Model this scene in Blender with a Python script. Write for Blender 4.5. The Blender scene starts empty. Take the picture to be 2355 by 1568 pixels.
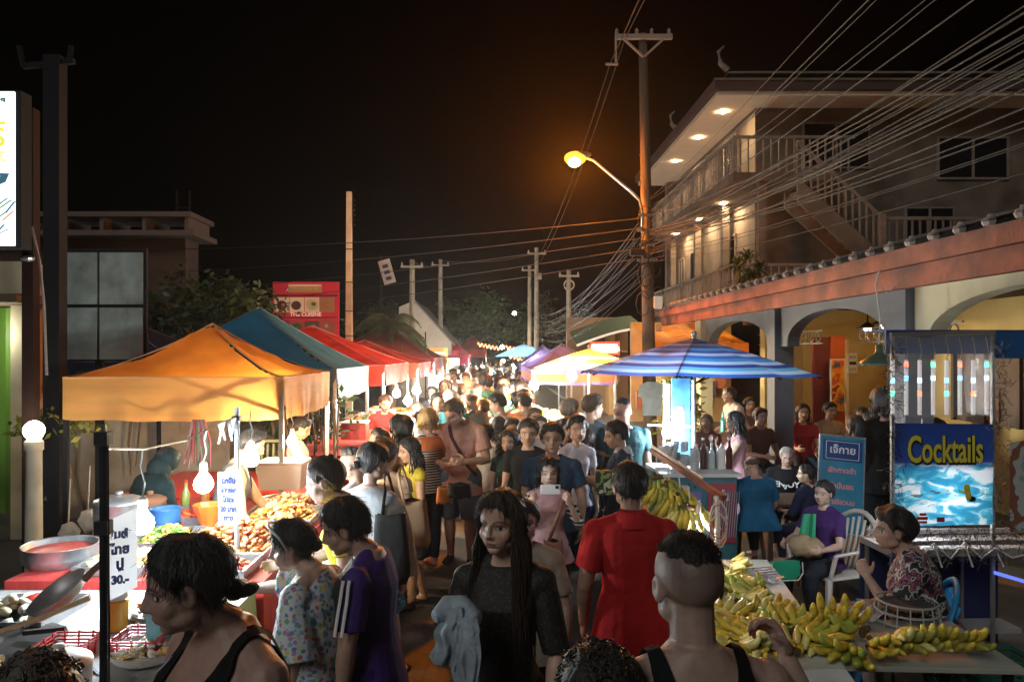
import bpy, bmesh, math, random
import numpy as np
from mathutils import Vector, Matrix

SC = bpy.context.scene
COL = SC.collection
R = math.radians
PI = math.pi

# ------------------------------------------------------------------ camera
cam_d = bpy.data.cameras.new("camera")
cam = bpy.data.objects.new("camera", cam_d)
COL.objects.link(cam)
cam.location = (0, 0, 2.2)
cam.rotation_euler = (R(90), 0, 0)
cam_d.sensor_width = 36
cam_d.lens = 36 * 1700 / 2355
cam_d.shift_x = (1177.5 - 1130) / 2355
cam_d.shift_y = (810 - 784) / 2355
cam_d.clip_start = 0.05
cam_d.clip_end = 400
SC.camera = cam

# ------------------------------------------------------------------ night sky and fill light added in place of stall lamps behind the camera
w = bpy.data.worlds.new("World")
SC.world = w
w.use_nodes = True
nt = w.node_tree
bg = nt.nodes["Background"]
sky = nt.nodes.new("ShaderNodeTexSky")
sky.sky_type = 'NISHITA'
sky.sun_disc = False
sky.sun_elevation = R(-12)
sky.sun_rotation = R(205)
nt.links.new(sky.outputs[0], bg.inputs[0])
bg.inputs[1].default_value = 0.05
fill_sun_d = bpy.data.lights.new("sun", 'SUN')
fill_sun_d.energy = 0.30
fill_sun_d.angle = R(25)
fill_sun_d.color = (1.0, 0.97, 0.92)
sun = bpy.data.objects.new("sun", fill_sun_d)
COL.objects.link(sun)
sun.rotation_euler = (R(55), 0, R(-35))
SC.view_settings.view_transform = 'Standard'
SC.view_settings.look = 'None'
SC.view_settings.exposure = 1.1
SC.view_settings.gamma = 1.0
SC.cycles.sample_clamp_indirect = 3.0
SC.cycles.sample_clamp_direct = 0.0
SC.cycles.max_bounces = 6
SC.cycles.diffuse_bounces = 3
SC.cycles.glossy_bounces = 3
SC.cycles.transmission_bounces = 6
SC.cycles.transparent_max_bounces = 10
SC.cycles.caustics_reflective = False
SC.cycles.caustics_refractive = False
SC.cycles.use_denoising = True


def P(x, y, Y):
    """a point at distance Y down the street that the photograph shows at (x, y) of 2355 x 1568"""
    return Vector(((x - 1130) / 1700 * Y, Y, 2.2 - (y - 810) / 1700 * Y))


# ------------------------------------------------------------------ materials
_M = {}


def node(nt, t, **kw):
    n = nt.nodes.new(t)
    for k, v in kw.items():
        setattr(n, k, v)
    return n


def mat(name, color=(.5, .5, .5), rough=.6, metal=0., var=.0, vscale=8., bump=0., bscale=30., emit=0.,
        ecol=None, trans=0., spec=.5, coat=0., stretch=(1, 1, 1), alpha=1., dirt=None, dscale=3.):
    if name in _M:
        return _M[name]
    m = bpy.data.materials.new(name)
    _M[name] = m
    m.use_nodes = True
    nt = m.node_tree
    b = nt.nodes["Principled BSDF"]
    b.inputs["Base Color"].default_value = (*color, 1)
    b.inputs["Roughness"].default_value = rough
    b.inputs["Metallic"].default_value = metal
    b.inputs["Specular IOR Level"].default_value = spec
    b.inputs["Coat Weight"].default_value = coat
    b.inputs["Alpha"].default_value = alpha
    tc = node(nt, "ShaderNodeTexCoord")
    mp = node(nt, "ShaderNodeMapping")
    mp.inputs["Scale"].default_value = stretch
    nt.links.new(tc.outputs["Object"], mp.inputs[0])
    csock = None
    if var > 0:
        n = node(nt, "ShaderNodeTexNoise")
        n.inputs["Scale"].default_value = vscale
        n.inputs["Detail"].default_value = 5
        nt.links.new(mp.outputs[0], n.inputs["Vector"])
        mr = node(nt, "ShaderNodeMapRange")
        mr.inputs[1].default_value = .3
        mr.inputs[2].default_value = .7
        mr.inputs[3].default_value = 1 - var
        mr.inputs[4].default_value = 1 + var
        nt.links.new(n.outputs[0], mr.inputs[0])
        mx = node(nt, "ShaderNodeVectorMath", operation='SCALE')
        mx.inputs[0].default_value = color
        nt.links.new(mr.outputs[0], mx.inputs["Scale"])
        csock = mx.outputs[0]
    if dirt:
        n = node(nt, "ShaderNodeTexNoise")
        n.inputs["Scale"].default_value = dscale
        n.inputs["Detail"].default_value = 6
        nt.links.new(mp.outputs[0], n.inputs["Vector"])
        mr = node(nt, "ShaderNodeMapRange")
        mr.inputs[1].default_value = .45
        mr.inputs[2].default_value = .7
        nt.links.new(n.outputs[0], mr.inputs[0])
        mx = node(nt, "ShaderNodeMix", data_type='RGBA')
        nt.links.new(mr.outputs[0], mx.inputs[0])
        if csock:
            nt.links.new(csock, mx.inputs[6])
        else:
            mx.inputs[6].default_value = (*color, 1)
        mx.inputs[7].default_value = (*dirt, 1)
        csock = mx.outputs[2]
    if csock:
        nt.links.new(csock, b.inputs["Base Color"])
    if bump > 0:
        n = node(nt, "ShaderNodeTexNoise")
        n.inputs["Scale"].default_value = bscale
        n.inputs["Detail"].default_value = 4
        nt.links.new(mp.outputs[0], n.inputs["Vector"])
        bp = node(nt, "ShaderNodeBump")
        bp.inputs["Strength"].default_value = bump
        bp.inputs["Distance"].default_value = .02
        nt.links.new(n.outputs[0], bp.inputs["Height"])
        nt.links.new(bp.outputs[0], b.inputs["Normal"])
    if emit > 0:
        b.inputs["Emission Color"].default_value = (*(ecol or color), 1)
        b.inputs["Emission Strength"].default_value = emit
    if trans > 0:
        out = nt.nodes["Material Output"]
        tl = node(nt, "ShaderNodeBsdfTranslucent")
        tl.inputs[0].default_value = (*color, 1)
        if csock:
            nt.links.new(csock, tl.inputs[0])
        ms = node(nt, "ShaderNodeMixShader")
        ms.inputs[0].default_value = trans
        nt.links.new(b.outputs[0], ms.inputs[1])
        nt.links.new(tl.outputs[0], ms.inputs[2])
        nt.links.new(ms.outputs[0], out.inputs[0])
    return m


def ramp(nt, stops, interp='CONSTANT'):
    cr = node(nt, "ShaderNodeValToRGB")
    e = cr.color_ramp
    e.interpolation = interp
    while len(e.elements) > 1:
        e.elements.remove(e.elements[-1])
    e.elements[0].position = stops[0][0]
    e.elements[0].color = (*stops[0][1], 1)
    for p, c in stops[1:]:
        x = e.elements.new(p)
        x.color = (*c, 1)
    return cr


def mat_pattern(name, kind, cols, scale=1., rough=.7, trans=0., bump=0., axis='Z'):
    """stripes, florals and other printed cloth"""
    if name in _M:
        return _M[name]
    m = bpy.data.materials.new(name)
    _M[name] = m
    m.use_nodes = True
    nt = m.node_tree
    b = nt.nodes["Principled BSDF"]
    b.inputs["Roughness"].default_value = rough
    tc = node(nt, "ShaderNodeTexCoord")
    if kind == 'stripes':
        wv = node(nt, "ShaderNodeTexWave", wave_type='BANDS', bands_direction=axis)
        wv.inputs["Scale"].default_value = scale
        wv.inputs["Distortion"].default_value = .6
        wv.inputs["Detail"].default_value = 1
        nt.links.new(tc.outputs["Object"], wv.inputs[0])
        cr = ramp(nt, [(i / len(cols), c) for i, c in enumerate(cols)])
        nt.links.new(wv.outputs[1], cr.inputs[0])
        cs = cr.outputs[0]
    elif kind == 'floral':
        v1 = node(nt, "ShaderNodeTexVoronoi")
        v1.inputs["Scale"].default_value = scale
        nd = node(nt, "ShaderNodeTexNoise")
        nd.inputs["Scale"].default_value = scale * 1.3
        nt.links.new(tc.outputs["Object"], nd.inputs[0])
        va = node(nt, "ShaderNodeVectorMath", operation='MULTIPLY_ADD')
        nt.links.new(nd.outputs["Color"], va.inputs[0])
        va.inputs[1].default_value = (.9 / scale,) * 3
        nt.links.new(tc.outputs["Object"], va.inputs[2])
        nt.links.new(va.outputs[0], v1.inputs[0])
        sp = node(nt, "ShaderNodeSeparateColor")
        nt.links.new(v1.outputs["Color"], sp.inputs[0])
        cr = ramp(nt, [(i / (len(cols) - 1), c) for i, c in enumerate(cols[1:])])
        nt.links.new(sp.outputs[0], cr.inputs[0])
        mr = node(nt, "ShaderNodeMapRange")
        mr.inputs[1].default_value = .42
        mr.inputs[2].default_value = .50
        nt.links.new(v1.outputs["Distance"], mr.inputs[0])
        mx = node(nt, "ShaderNodeMix", data_type='RGBA')
        nt.links.new(mr.outputs[0], mx.inputs[0])
        nt.links.new(cr.outputs[0], mx.inputs[6])
        mx.inputs[7].default_value = (*cols[0], 1)
        cs = mx.outputs[2]
    else:  # blotches
        n1 = node(nt, "ShaderNodeTexNoise")
        n1.inputs["Scale"].default_value = scale
        n1.inputs["Detail"].default_value = 3
        nt.links.new(tc.outputs["Object"], n1.inputs[0])
        k = len(cols)
        cr = ramp(nt, [(0 if i == 0 else .34 + .32 * i / k, c) for i, c in enumerate(cols)])
        nt.links.new(n1.outputs[0], cr.inputs[0])
        cs = cr.outputs[0]
    nt.links.new(cs, b.inputs["Base Color"])
    if bump:
        n = node(nt, "ShaderNodeTexNoise")
        n.inputs["Scale"].default_value = 14
        nt.links.new(tc.outputs["Object"], n.inputs[0])
        bp = node(nt, "ShaderNodeBump")
        bp.inputs["Strength"].default_value = bump
        bp.inputs["Distance"].default_value = .03
        nt.links.new(n.outputs[0], bp.inputs["Height"])
        nt.links.new(bp.outputs[0], b.inputs["Normal"])
    if trans > 0:
        tl = node(nt, "ShaderNodeBsdfTranslucent")
        nt.links.new(cs, tl.inputs[0])
        ms = node(nt, "ShaderNodeMixShader")
        ms.inputs[0].default_value = trans
        nt.links.new(b.outputs[0], ms.inputs[1])
        nt.links.new(tl.outputs[0], ms.inputs[2])
        nt.links.new(ms.outputs[0], nt.nodes["Material Output"].inputs[0])
    return m


def mat_glow(name, color, strength):
    if name in _M:
        return _M[name]
    m = bpy.data.materials.new(name)
    _M[name] = m
    m.use_nodes = True
    nt = m.node_tree
    nt.nodes.remove(nt.nodes["Principled BSDF"])
    e = node(nt, "ShaderNodeEmission")
    e.inputs[0].default_value = (*color, 1)
    e.inputs[1].default_value = strength
    nt.links.new(e.outputs[0], nt.nodes["Material Output"].inputs[0])
    return m


# ------------------------------------------------------------------ mesh building
def frame_from(d, up=(0, 0, 1)):
    z = Vector(d).normalized()
    u = Vector(up)
    if abs(z.dot(u)) > .98:
        u = Vector((0, 1, 0))
    x = u.cross(z).normalized()
    y = z.cross(x)
    return x, y, z


class MB:
    def __init__(s):
        s.v = []
        s.f = []
        s.m = []
        s.mats = []

    def mi(s, m):
        if m is None:
            return -1
        if m not in s.mats:
            s.mats.append(m)
        return s.mats.index(m)

    def add(s, vs, fs, m=None):
        o = len(s.v)
        k = s.mi(m)
        s.v.extend(tuple(v) for v in vs)
        for f in fs:
            s.f.append(tuple(i + o for i in f))
            s.m.append(k)

    def box(s, c, size, m=None, rot=None, taper=1.):
        c = Vector(c)
        vs = []
        for dz in (-.5, .5):
            t = taper if dz > 0 else 1.
            for dx, dy in ((-.5, -.5), (.5, -.5), (.5, .5), (-.5, .5)):
                p = Vector((dx * size[0] * t, dy * size[1] * t, dz * size[2]))
                if rot is not None:
                    p = rot @ p
                vs.append(c + p)
        s.add(vs, [(3, 2, 1, 0), (4, 5, 6, 7), (0, 1, 5, 4), (1, 2, 6, 5), (2, 3, 7, 6), (3, 0, 4, 7)], m)

    def box2(s, a, b, m=None):
        s.box([(a[i] + b[i]) / 2 for i in range(3)], [abs(b[i] - a[i]) for i in range(3)], m)

    def bar(s, a, b, w, h=None, m=None):
        """square bar from a to b"""
        a = Vector(a)
        b = Vector(b)
        d = b - a
        x, y, z = frame_from(d)
        rot = Matrix((x, y, z)).transposed()
        s.box((a + b) / 2, (w, h or w, d.length), m, rot)

    def tube(s, pts, rad, seg=8, m=None, flat=1., cap=True, up=(0, 0, 1)):
        pts = [Vector(p) for p in pts]
        n = len(pts)
        if not hasattr(rad, '__len__'):
            rad = [rad] * n
        vs = []
        px = None
        for i, p in enumerate(pts):
            d = (pts[min(i + 1, n - 1)] - pts[max(i - 1, 0)])
            x, y, z = frame_from(d, up)
            if px is not None and abs(x.dot(px)) < .999:
                x = (px - z * px.dot(z)).normalized()
                y = z.cross(x)
            px = x
            for k in range(seg):
                a = 2 * PI * k / seg
                vs.append(p + (x * math.cos(a) + y * math.sin(a) * flat) * rad[i])
        fs = []
        for i in range(n - 1):
            for k in range(seg):
                k2 = (k + 1) % seg
                fs.append((i * seg + k, i * seg + k2, (i + 1) * seg + k2, (i + 1) * seg + k))
        if cap:
            fs.append(tuple(range(seg))[::-1])
            fs.append(tuple((n - 1) * seg + k for k in range(seg)))
        s.add(vs, fs, m)

    def rings(s, rings, m=None, cap=True):
        """rings: list of lists of equal length points"""
        k = len(rings[0])
        vs = [p for r in rings for p in r]
        fs = []
        for i in range(len(rings) - 1):
            for j in range(k):
                j2 = (j + 1) % k
                fs.append((i * k + j, i * k + j2, (i + 1) * k + j2, (i + 1) * k + j))
        if cap:
            fs.append(tuple(range(k))[::-1])
            fs.append(tuple((len(rings) - 1) * k + j for j in range(k)))
        s.add(vs, fs, m)

    def lathe(s, c, prof, seg=20, m=None, cap=True):
        c = Vector(c)
        rr = [[c + Vector((r * math.cos(2 * PI * k / seg), r * math.sin(2 * PI * k / seg), z)) for k in range(seg)]
              for r, z in prof]
        s.rings(rr, m, cap)

    def ball(s, c, r, m=None, seg=12, rg=8, rot=None):
        c = Vector(c)
        if not hasattr(r, '__len__'):
            r = (r, r, r)
        rr = []
        for i in range(1, rg):
            t = PI * i / rg
            ring = []
            for k in range(seg):
                a = 2 * PI * k / seg
                p = Vector((r[0] * math.sin(t) * math.cos(a), r[1] * math.sin(t) * math.sin(a), -r[2] * math.cos(t)))
                if rot is not None:
                    p = rot @ p
                ring.append(c + p)
            rr.append(ring)
        top = Vector((0, 0, r[2]))
        bot = -top
        if rot is not None:
            top, bot = rot @ top, rot @ bot
        vs = [p for q in rr for p in q] + [c + bot, c + top]
        fs = []
        n = len(rr)
        for i in range(n - 1):
            for k in range(seg):
                k2 = (k + 1) % seg
                fs.append((i * seg + k, i * seg + k2, (i + 1) * seg + k2, (i + 1) * seg + k))
        for k in range(seg):
            k2 = (k + 1) % seg
            fs.append((n * seg, k2, k))
            fs.append((n * seg + 1, (n - 1) * seg + k, (n - 1) * seg + k2))
        s.add(vs, fs, m)

    def quad(s, a, b, c, d, m=None):
        s.add([a, b, c, d], [(0, 1, 2, 3)], m)

    def sheet(s, a, b, c, d, m=None, nu=8, nv=8, fn=None, two=0.):
        """bilinear sheet a-b-c-d; fn(u, v, p) moves points"""
        a, b, c, d = map(Vector, (a, b, c, d))
        vs = []
        for i in range(nu + 1):
            u = i / nu
            for j in range(nv + 1):
                v = j / nv
                p = a * (1 - u) * (1 - v) + b * u * (1 - v) + c * u * v + d * (1 - u) * v
                if fn:
                    p = fn(u, v, p)
                vs.append(p)
        fs = []
        for i in range(nu):
            for j in range(nv):
                q = i * (nv + 1) + j
                fs.append((q, q + nv + 1, q + nv + 2, q + 1))
        s.add(vs, fs, m)

    def arrays(s):
        return np.array(s.v, dtype=float).reshape(-1, 3), s.f

    def build(s, name, m=None, parent=None, smooth=False, loc=None, rz=0., bevel=0.):
        me = bpy.data.meshes.new(name)
        me.from_pydata(s.v, [], s.f)
        mats = list(s.mats)
        if -1 in s.m and m:
            mats.append(m)
        for q in mats:
            me.materials.append(q)
        if len(mats) > 1:
            me.polygons.foreach_set("material_index", [len(mats) - 1 if q < 0 else q for q in s.m])
        if smooth:
            me.polygons.foreach_set("use_smooth", [True] * len(me.polygons))
        me.update()
        o = bpy.data.objects.new(name, me)
        COL.objects.link(o)
        if parent:
            o.parent = parent
        if loc is not None:
            o.location = loc
        if rz:
            o.rotation_euler[2] = rz
        if bevel:
            bv = o.modifiers.new("bevel", 'BEVEL')
            bv.width = bevel
            bv.segments = 2
            bv.limit_method = 'ANGLE'
        return o


def tag(o, label=None, cat=None, group=None, kind=None):
    if label:
        o['label'] = label
    if cat:
        o['category'] = cat
    if group:
        o['group'] = group
    if kind:
        o['kind'] = kind
    return o


def empty(name, loc=(0, 0, 0), rz=0., label=None, cat=None, group=None):
    o = bpy.data.objects.new(name, None)
    COL.objects.link(o)
    o.location = loc
    o.rotation_euler[2] = rz
    return tag(o, label, cat, group)


def copy_tree(o, parent=None, mats=None):
    c = o.copy()
    COL.objects.link(c)
    c.parent = parent
    for ch in list(KIDS.get(o.name, [])):
        KIDS.setdefault(c.name, []).append(copy_tree(ch, c))
    return c


KIDS = {}


def kid(parent, o):
    o.parent = parent
    KIDS.setdefault(parent.name, []).append(o)
    return o


def text(name, body, size, loc, rot, m, parent=None, sx=1., depth=.002, align='CENTER', bold=0.):
    cu = bpy.data.curves.new(name, 'FONT')
    cu.body = body
    cu.size = size
    cu.extrude = depth
    cu.offset = bold
    cu.align_x = align
    cu.align_y = 'CENTER'
    cu.resolution_u = 3
    o = bpy.data.objects.new(name, cu)
    COL.objects.link(o)
    dg = bpy.context.evaluated_depsgraph_get()
    me = bpy.data.meshes.new_from_object(o.evaluated_get(dg))
    bpy.data.objects.remove(o)
    bpy.data.curves.remove(cu)
    me.name = name
    me.materials.clear()
    me.materials.append(m)
    o = bpy.data.objects.new(name, me)
    COL.objects.link(o)
    o.parent = parent
    o.location = loc
    o.rotation_euler = rot
    o.scale = (sx, 1, 1)
    return o

# ------------------------------------------------------------------ people
_tmp_me = bpy.data.meshes.new("tmp")
_tmp = bpy.data.objects.new("tmp", _tmp_me)


def voxel(mb, vs, smooth=1):
    """one continuous skin round everything in the builder; returns vertices and quads"""
    me = bpy.data.meshes.new("vox")
    me.from_pydata(mb.v, [], mb.f)
    me.update()
    o = bpy.data.objects.new("vox", me)
    COL.objects.link(o)
    md = o.modifiers.new("r", 'REMESH')
    md.mode = 'VOXEL'
    md.voxel_size = vs
    dg = bpy.context.evaluated_depsgraph_get()
    m2 = bpy.data.meshes.new_from_object(o.evaluated_get(dg))
    n = len(m2.vertices)
    V = np.empty(n * 3)
    m2.vertices.foreach_get("co", V)
    V = V.reshape(-1, 3)
    nf = len(m2.polygons)
    F = np.empty(len(m2.loops), dtype=int)
    m2.loops.foreach_get("vertex_index", F)
    F = F.reshape(nf, -1)
    bpy.data.objects.remove(o)
    bpy.data.meshes.remove(me)
    bpy.data.meshes.remove(m2)
    for _ in range(smooth):
        V = lap(V, F, .5)
    return V, F


def lap(V, F, k):
    S = np.zeros_like(V)
    C = np.zeros(len(V))
    for a in range(4):
        for b in ((a + 1) % 4, (a + 3) % 4):
            np.add.at(S, F[:, a], V[F[:, b]])
            np.add.at(C, F[:, a], 1)
    return V * (1 - k) + (S / np.maximum(C, 1)[:, None]) * k


def normals(V, F):
    n = np.cross(V[F[:, 2]] - V[F[:, 0]], V[F[:, 3]] - V[F[:, 1]])
    N = np.zeros_like(V)
    for a in range(4):
        np.add.at(N, F[:, a], n)
    L = np.linalg.norm(N, axis=1)
    return N / np.maximum(L, 1e-9)[:, None]


def np_mesh(name, V, F, m, col=None, parent=None):
    me = bpy.data.meshes.new(name)
    me.vertices.add(len(V))
    me.vertices.foreach_set("co", np.ascontiguousarray(V, dtype=np.float32).ravel())
    tri = F[:, 2] == F[:, 3]
    cnt = np.where(tri, 3, 4)
    msk = np.ones(F.shape, dtype=bool)
    msk[tri, 3] = False
    idx = F[msk]
    me.loops.add(len(idx))
    me.loops.foreach_set("vertex_index", idx.astype(np.int32))
    me.polygons.add(len(F))
    me.polygons.foreach_set("loop_start", (np.cumsum(cnt) - cnt).astype(np.int32))
    me.polygons.foreach_set("use_smooth", [True] * len(F))
    me.update(calc_edges=True)
    me.materials.append(m)
    if col is not None:
        at = me.color_attributes.new("Col", 'FLOAT_COLOR', 'POINT')
        c4 = np.ones((len(V), 4), dtype=np.float32)
        c4[:, :3] = col
        at.data.foreach_set("color", c4.ravel())
    o = bpy.data.objects.new(name, me)
    COL.objects.link(o)
    if parent is not None:
        kid(parent, o)
    return o


def fold_noise(V, seed, sc=1., aniso=(1., 1., .35)):
    rs = np.random.RandomState(seed)
    W = V * np.array(aniso)
    d = np.zeros(len(V))
    for i in range(14):
        k = rs.normal(size=3)
        k = k / np.linalg.norm(k) * (14 + 26 * rs.rand()) * sc
        d += np.sin(W @ k + rs.rand() * 6.28 + 1.5 * np.sin(W @ rs.normal(size=3) * 5)) * (1. / (1 + i * .12))
    return d / 6.


def skin_mat():
    if "skin" in _M:
        return _M["skin"]
    m = mat("skin", (.5, .3, .2), .5, bump=.10, bscale=160)
    nt = m.node_tree
    b = nt.nodes["Principled BSDF"]
    at = node(nt, "ShaderNodeAttribute", attribute_name="Col")
    n = node(nt, "ShaderNodeTexNoise")
    n.inputs["Scale"].default_value = 28
    n.inputs["Detail"].default_value = 6
    tc = node(nt, "ShaderNodeTexCoord")
    nt.links.new(tc.outputs["Object"], n.inputs["Vector"])
    mr = node(nt, "ShaderNodeMapRange")
    mr.inputs[1].default_value = .3
    mr.inputs[2].default_value = .7
    mr.inputs[3].default_value = .88
    mr.inputs[4].default_value = 1.1
    nt.links.new(n.outputs[0], mr.inputs[0])
    mx = node(nt, "ShaderNodeVectorMath", operation='SCALE')
    nt.links.new(at.outputs["Color"], mx.inputs[0])
    nt.links.new(mr.outputs[0], mx.inputs["Scale"])
    nt.links.new(mx.outputs[0], b.inputs["Base Color"])
    b.inputs["Subsurface Weight"].default_value = .08
    b.inputs["Subsurface Radius"].default_value = (.02, .008, .004)
    b.inputs["Subsurface Scale"].default_value = .5
    return m


def hair_mat(c):
    nm = "hair_%d_%d_%d" % tuple(int(x * 100) for x in c)
    m = mat(nm, c, .55, var=.35, vscale=40, bump=.6, bscale=60, stretch=(1.6, 1.6, .25), spec=.5)
    return m


def cloth(c, var=.14, bump=.6):
    nm = "cloth_%d_%d_%d" % tuple(int(x * 200) for x in c)
    return mat(nm, c, .85, var=var, vscale=9, bump=bump, bscale=15, spec=.2)


def rx(a):
    return np.array(Matrix.Rotation(a, 3, 'X'))


def rz(a):
    return np.array(Matrix.Rotation(a, 3, 'Z'))


def ry(a):
    return np.array(Matrix.Rotation(a, 3, 'Y'))


class Body:
    """skeleton of one person in metres, facing +Y, feet at z = 0"""

    def __init__(s, H=1.65, sex='m', build=1., lean=0., twist=0., side=0., yaw=0., pitch=0., roll=0., larm=None, rarm=None,
                 lleg=(0, 0, 0), rleg=(0, 0, 0), seat=None, neck=0., hs=1., curl=.35, belly=0.):
        s.H, s.sex, s.b = H, sex, build
        h = s.h = .143 * H * hs
        hz = (.505 * H) if seat is None else seat + .075 * H
        if seat is None:
            t = max(math.cos(R(l[0])) * .235 * H + math.cos(R(l[0] - l[1])) * .235 * H for l in (lleg, rleg))
            hz = t + .038 * H
        s.p0 = np.array([0, 0, hz])
        s.T = rz(R(twist)) @ rx(-R(lean)) @ ry(R(side))
        s.sw = (.112 if sex == 'm' else .098) * H * (.6 + .4 * build)
        s.belly = belly
        s.neckp = s.tp(0, neck * .5, .35 - neck * .3)
        s.Hd = rz(R(twist)) @ rz(R(yaw)) @ rx(-R(pitch)) @ ry(R(roll))
        s.hc = s.neckp + s.Hd @ np.array([0, .12 * h + neck * H * .3, .36 * h]) + np.array([0, 0, .012 * H])
        s.arms = []
        for sg, a in ((-1, larm), (1, rarm)):
            a = a or dict(u=(sg * .16, .02, -1), f=(sg * .05, .18, -1))
            sh = s.tp(sg * s.sw / H, -.004, .272)
            u = s.T @ np.array(Vector(a['u']).normalized())
            f = s.T @ np.array(Vector(a['f']).normalized())
            if a.get('world'):
                u = np.array(Vector(a['u']).normalized())
                f = np.array(Vector(a['f']).normalized())
            el = sh + u * .172 * H
            wr = el + f * .148 * H
            hd = np.array(Vector(a.get('h', f)).normalized())
            if a.get('h') is None:
                hd = f
            s.arms.append(dict(sg=sg, sh=sh, el=el, wr=wr, hd=hd, n=a.get('n'), curl=a.get('curl', curl)))
        s.legs = []
        for sg, l in ((-1, lleg), (1, rleg)):
            hip = s.p0 + np.array([sg * .052 * H, 0, 0])
            th, kn = R(l[0]), R(l[1])
            sp = R(l[2]) if len(l) > 2 else 0
            d1 = np.array([sg * math.sin(sp), math.sin(th), -math.cos(th)])
            d1 /= np.linalg.norm(d1)
            d2 = np.array([sg * math.sin(sp) * .3, math.sin(th - kn), -math.cos(th - kn)])
            d2 /= np.linalg.norm(d2)
            k = hip + d1 * .238 * H
            an = k + d2 * .235 * H
            s.legs.append(dict(sg=sg, hip=hip, k=k, an=an, d2=d2, toe=l[3] if len(l) > 3 else 0, sp=sp))

    def tp(s, x, y, z):
        """torso-frame point, units of H"""
        return s.p0 + s.T @ (np.array([x, y, z]) * s.H)

    TORSO_M = [(-.045, .070, .058, 0), (-.01, .094, .070, 0), (.035, .094, .068, 0), (.09, .083, .060, .002), (.14, .084, .062, .004),
               (.19, .094, .069, .004), (.235, .102, .072, .002), (.27, .104, .062, -.004), (.295, .090, .050, -.010),
               (.315, .058, .042, -.012), (.335, .036, .036, -.010)]
    TORSO_F = [(-.045, .074, .062, -.004), (-.01, .100, .074, -.006), (.035, .094, .068, -.002), (.09, .076, .055, .002), (.13, .072, .054, .004),
               (.18, .082, .062, .008), (.22, .088, .072, .012), (.255, .090, .060, .002), (.285, .082, .046, -.008),
               (.31, .054, .038, -.012), (.332, .033, .033, -.010)]

    def torso(s, mb, g=0., z0=-1, z1=1, flare=None, seg=20, hem=None):
        rr = []
        tab = s.TORSO_M if s.sex == 'm' else s.TORSO_F
        if hem is not None:
            f = flare or 0
            ext = [(hem, .112 + f, .080 + f, 0), (hem * .5, .110 + f * .6, .079 + f * .6, 0), (.0, .106 + f * .2, .076, 0)]
            tab = ext + [(t[0], t[1] + (.006 if t[0] < .05 else 0), t[2], t[3]) for t in tab[2:]]
        for z, a, b, yo in tab:
            if z < z0 or z > z1:
                continue
            k = s.b if z < .27 else (.5 + .5 * s.b)
            bl = s.belly * math.exp(-((z - .09) / .09) ** 2)
            ring = []
            ga = g / s.H
            for j in range(seg):
                t = 2 * PI * j / seg
                c, sn = math.cos(t), math.sin(t)
                e = .85
                x = math.copysign(abs(c) ** e, c) * (a * k + ga)
                y = math.copysign(abs(sn) ** e, sn) * (b * k + ga + (bl if sn > 0 else bl * .2)) + yo
                ring.append(s.tp(x, y, z))
            rr.append(ring)
        mb.rings(rr)

    def yoke(s, mb, g=0.):
        k = .6 + .4 * s.b
        for a in s.arms:
            sh = a['sh'] - s.T @ np.array([a['sg'] * .006, 0, .003]) * s.H
            n = s.tp(a['sg'] * .018, -.012, .318)
            m = (sh + n) / 2
            mb.tube([n, m, sh], [.020 * s.H * k + g, .027 * s.H * k + g, .032 * s.H * k + g], 10)

    def limb(s, mb, pts, rad, seg=12, flat=1.):
        mb.tube(pts, rad, seg, flat=flat)
        mb.ball(pts[0], rad[0], seg=10, rg=7)
        mb.ball(pts[-1], rad[-1], seg=10, rg=7)

    def arm_pts(s, a, t0, t1, n=9):
        """points along shoulder-elbow-wrist, t in 0..2"""
        out = []
        for i in range(n):
            t = t0 + (t1 - t0) * i / (n - 1)
            out.append(a['sh'] * (1 - t) + a['el'] * t if t <= 1 else a['el'] * (2 - t) + a['wr'] * (t - 1))
        return out

    def arm_r(s, t):
        k = s.H * (.55 + .45 * s.b) * (1 if s.sex == 'm' else .88)
        return float(np.interp(t, [0, .25, .6, 1, 1.25, 1.6, 2], [.034, .033, .029, .0235, .0255, .020, .0155])) * k

    def leg_r(s, t):
        k = s.H * (.5 + .5 * s.b)
        return float(np.interp(t, [0, .3, .7, 1, 1.3, 1.7, 2], [.056, .052, .041, .034, .036, .025, .0205])) * k

    def leg_pts(s, l, t0, t1, n=9):
        out = []
        for i in range(n):
            t = t0 + (t1 - t0) * i / (n - 1)
            out.append(l['hip'] * (1 - t) + l['k'] * t if t <= 1 else l['k'] * (2 - t) + l['an'] * (t - 1))
        return out

    def skin(s, vox, detail, base, stub=None, lips=None, feet=True, brow=(.02, .015, .012), hands=True, beard=None):
        H, h = s.H, s.h
        mb = MB()
        s.torso(mb)
        s.yoke(mb)
        for a in s.arms:
            pts = s.arm_pts(a, 0, 2)
            s.limb(mb, pts, [s.arm_r(2 * i / 8) for i in range(9)])
            mb.ball(a['sh'] - s.T @ np.array([a['sg'] * .010 * H, 0, .008 * H]), .035 * H * (.6 + .4 * s.b))
            if hands:
                s.hand(mb, a)
        for l in s.legs:
            s.limb(mb, s.leg_pts(l, 0, 2), [s.leg_r(2 * i / 8) for i in range(9)])
            if feet:
                s.foot(mb, l, 1.)
        # neck and head
        Hd, hc = s.Hd, s.hc

        def q(x, y, z):
            return Vector(hc + Hd @ (np.array([x, y, z]) * h))
        rot = Matrix(Hd.tolist())
        nr = (.034 if s.sex == 'm' else .028) * H * (.7 + .3 * s.b)
        mb.tube([s.tp(0, -.008, .29), s.tp(0, -.004, .33), q(0, -.12, -.32), q(0, -.10, -.1)], [nr * 1.25, nr, nr * .96, nr * .96], 14)
        mb.ball(q(0, -.045, .13), (.335 * h, .42 * h, .375 * h), seg=24, rg=16, rot=rot)
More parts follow.
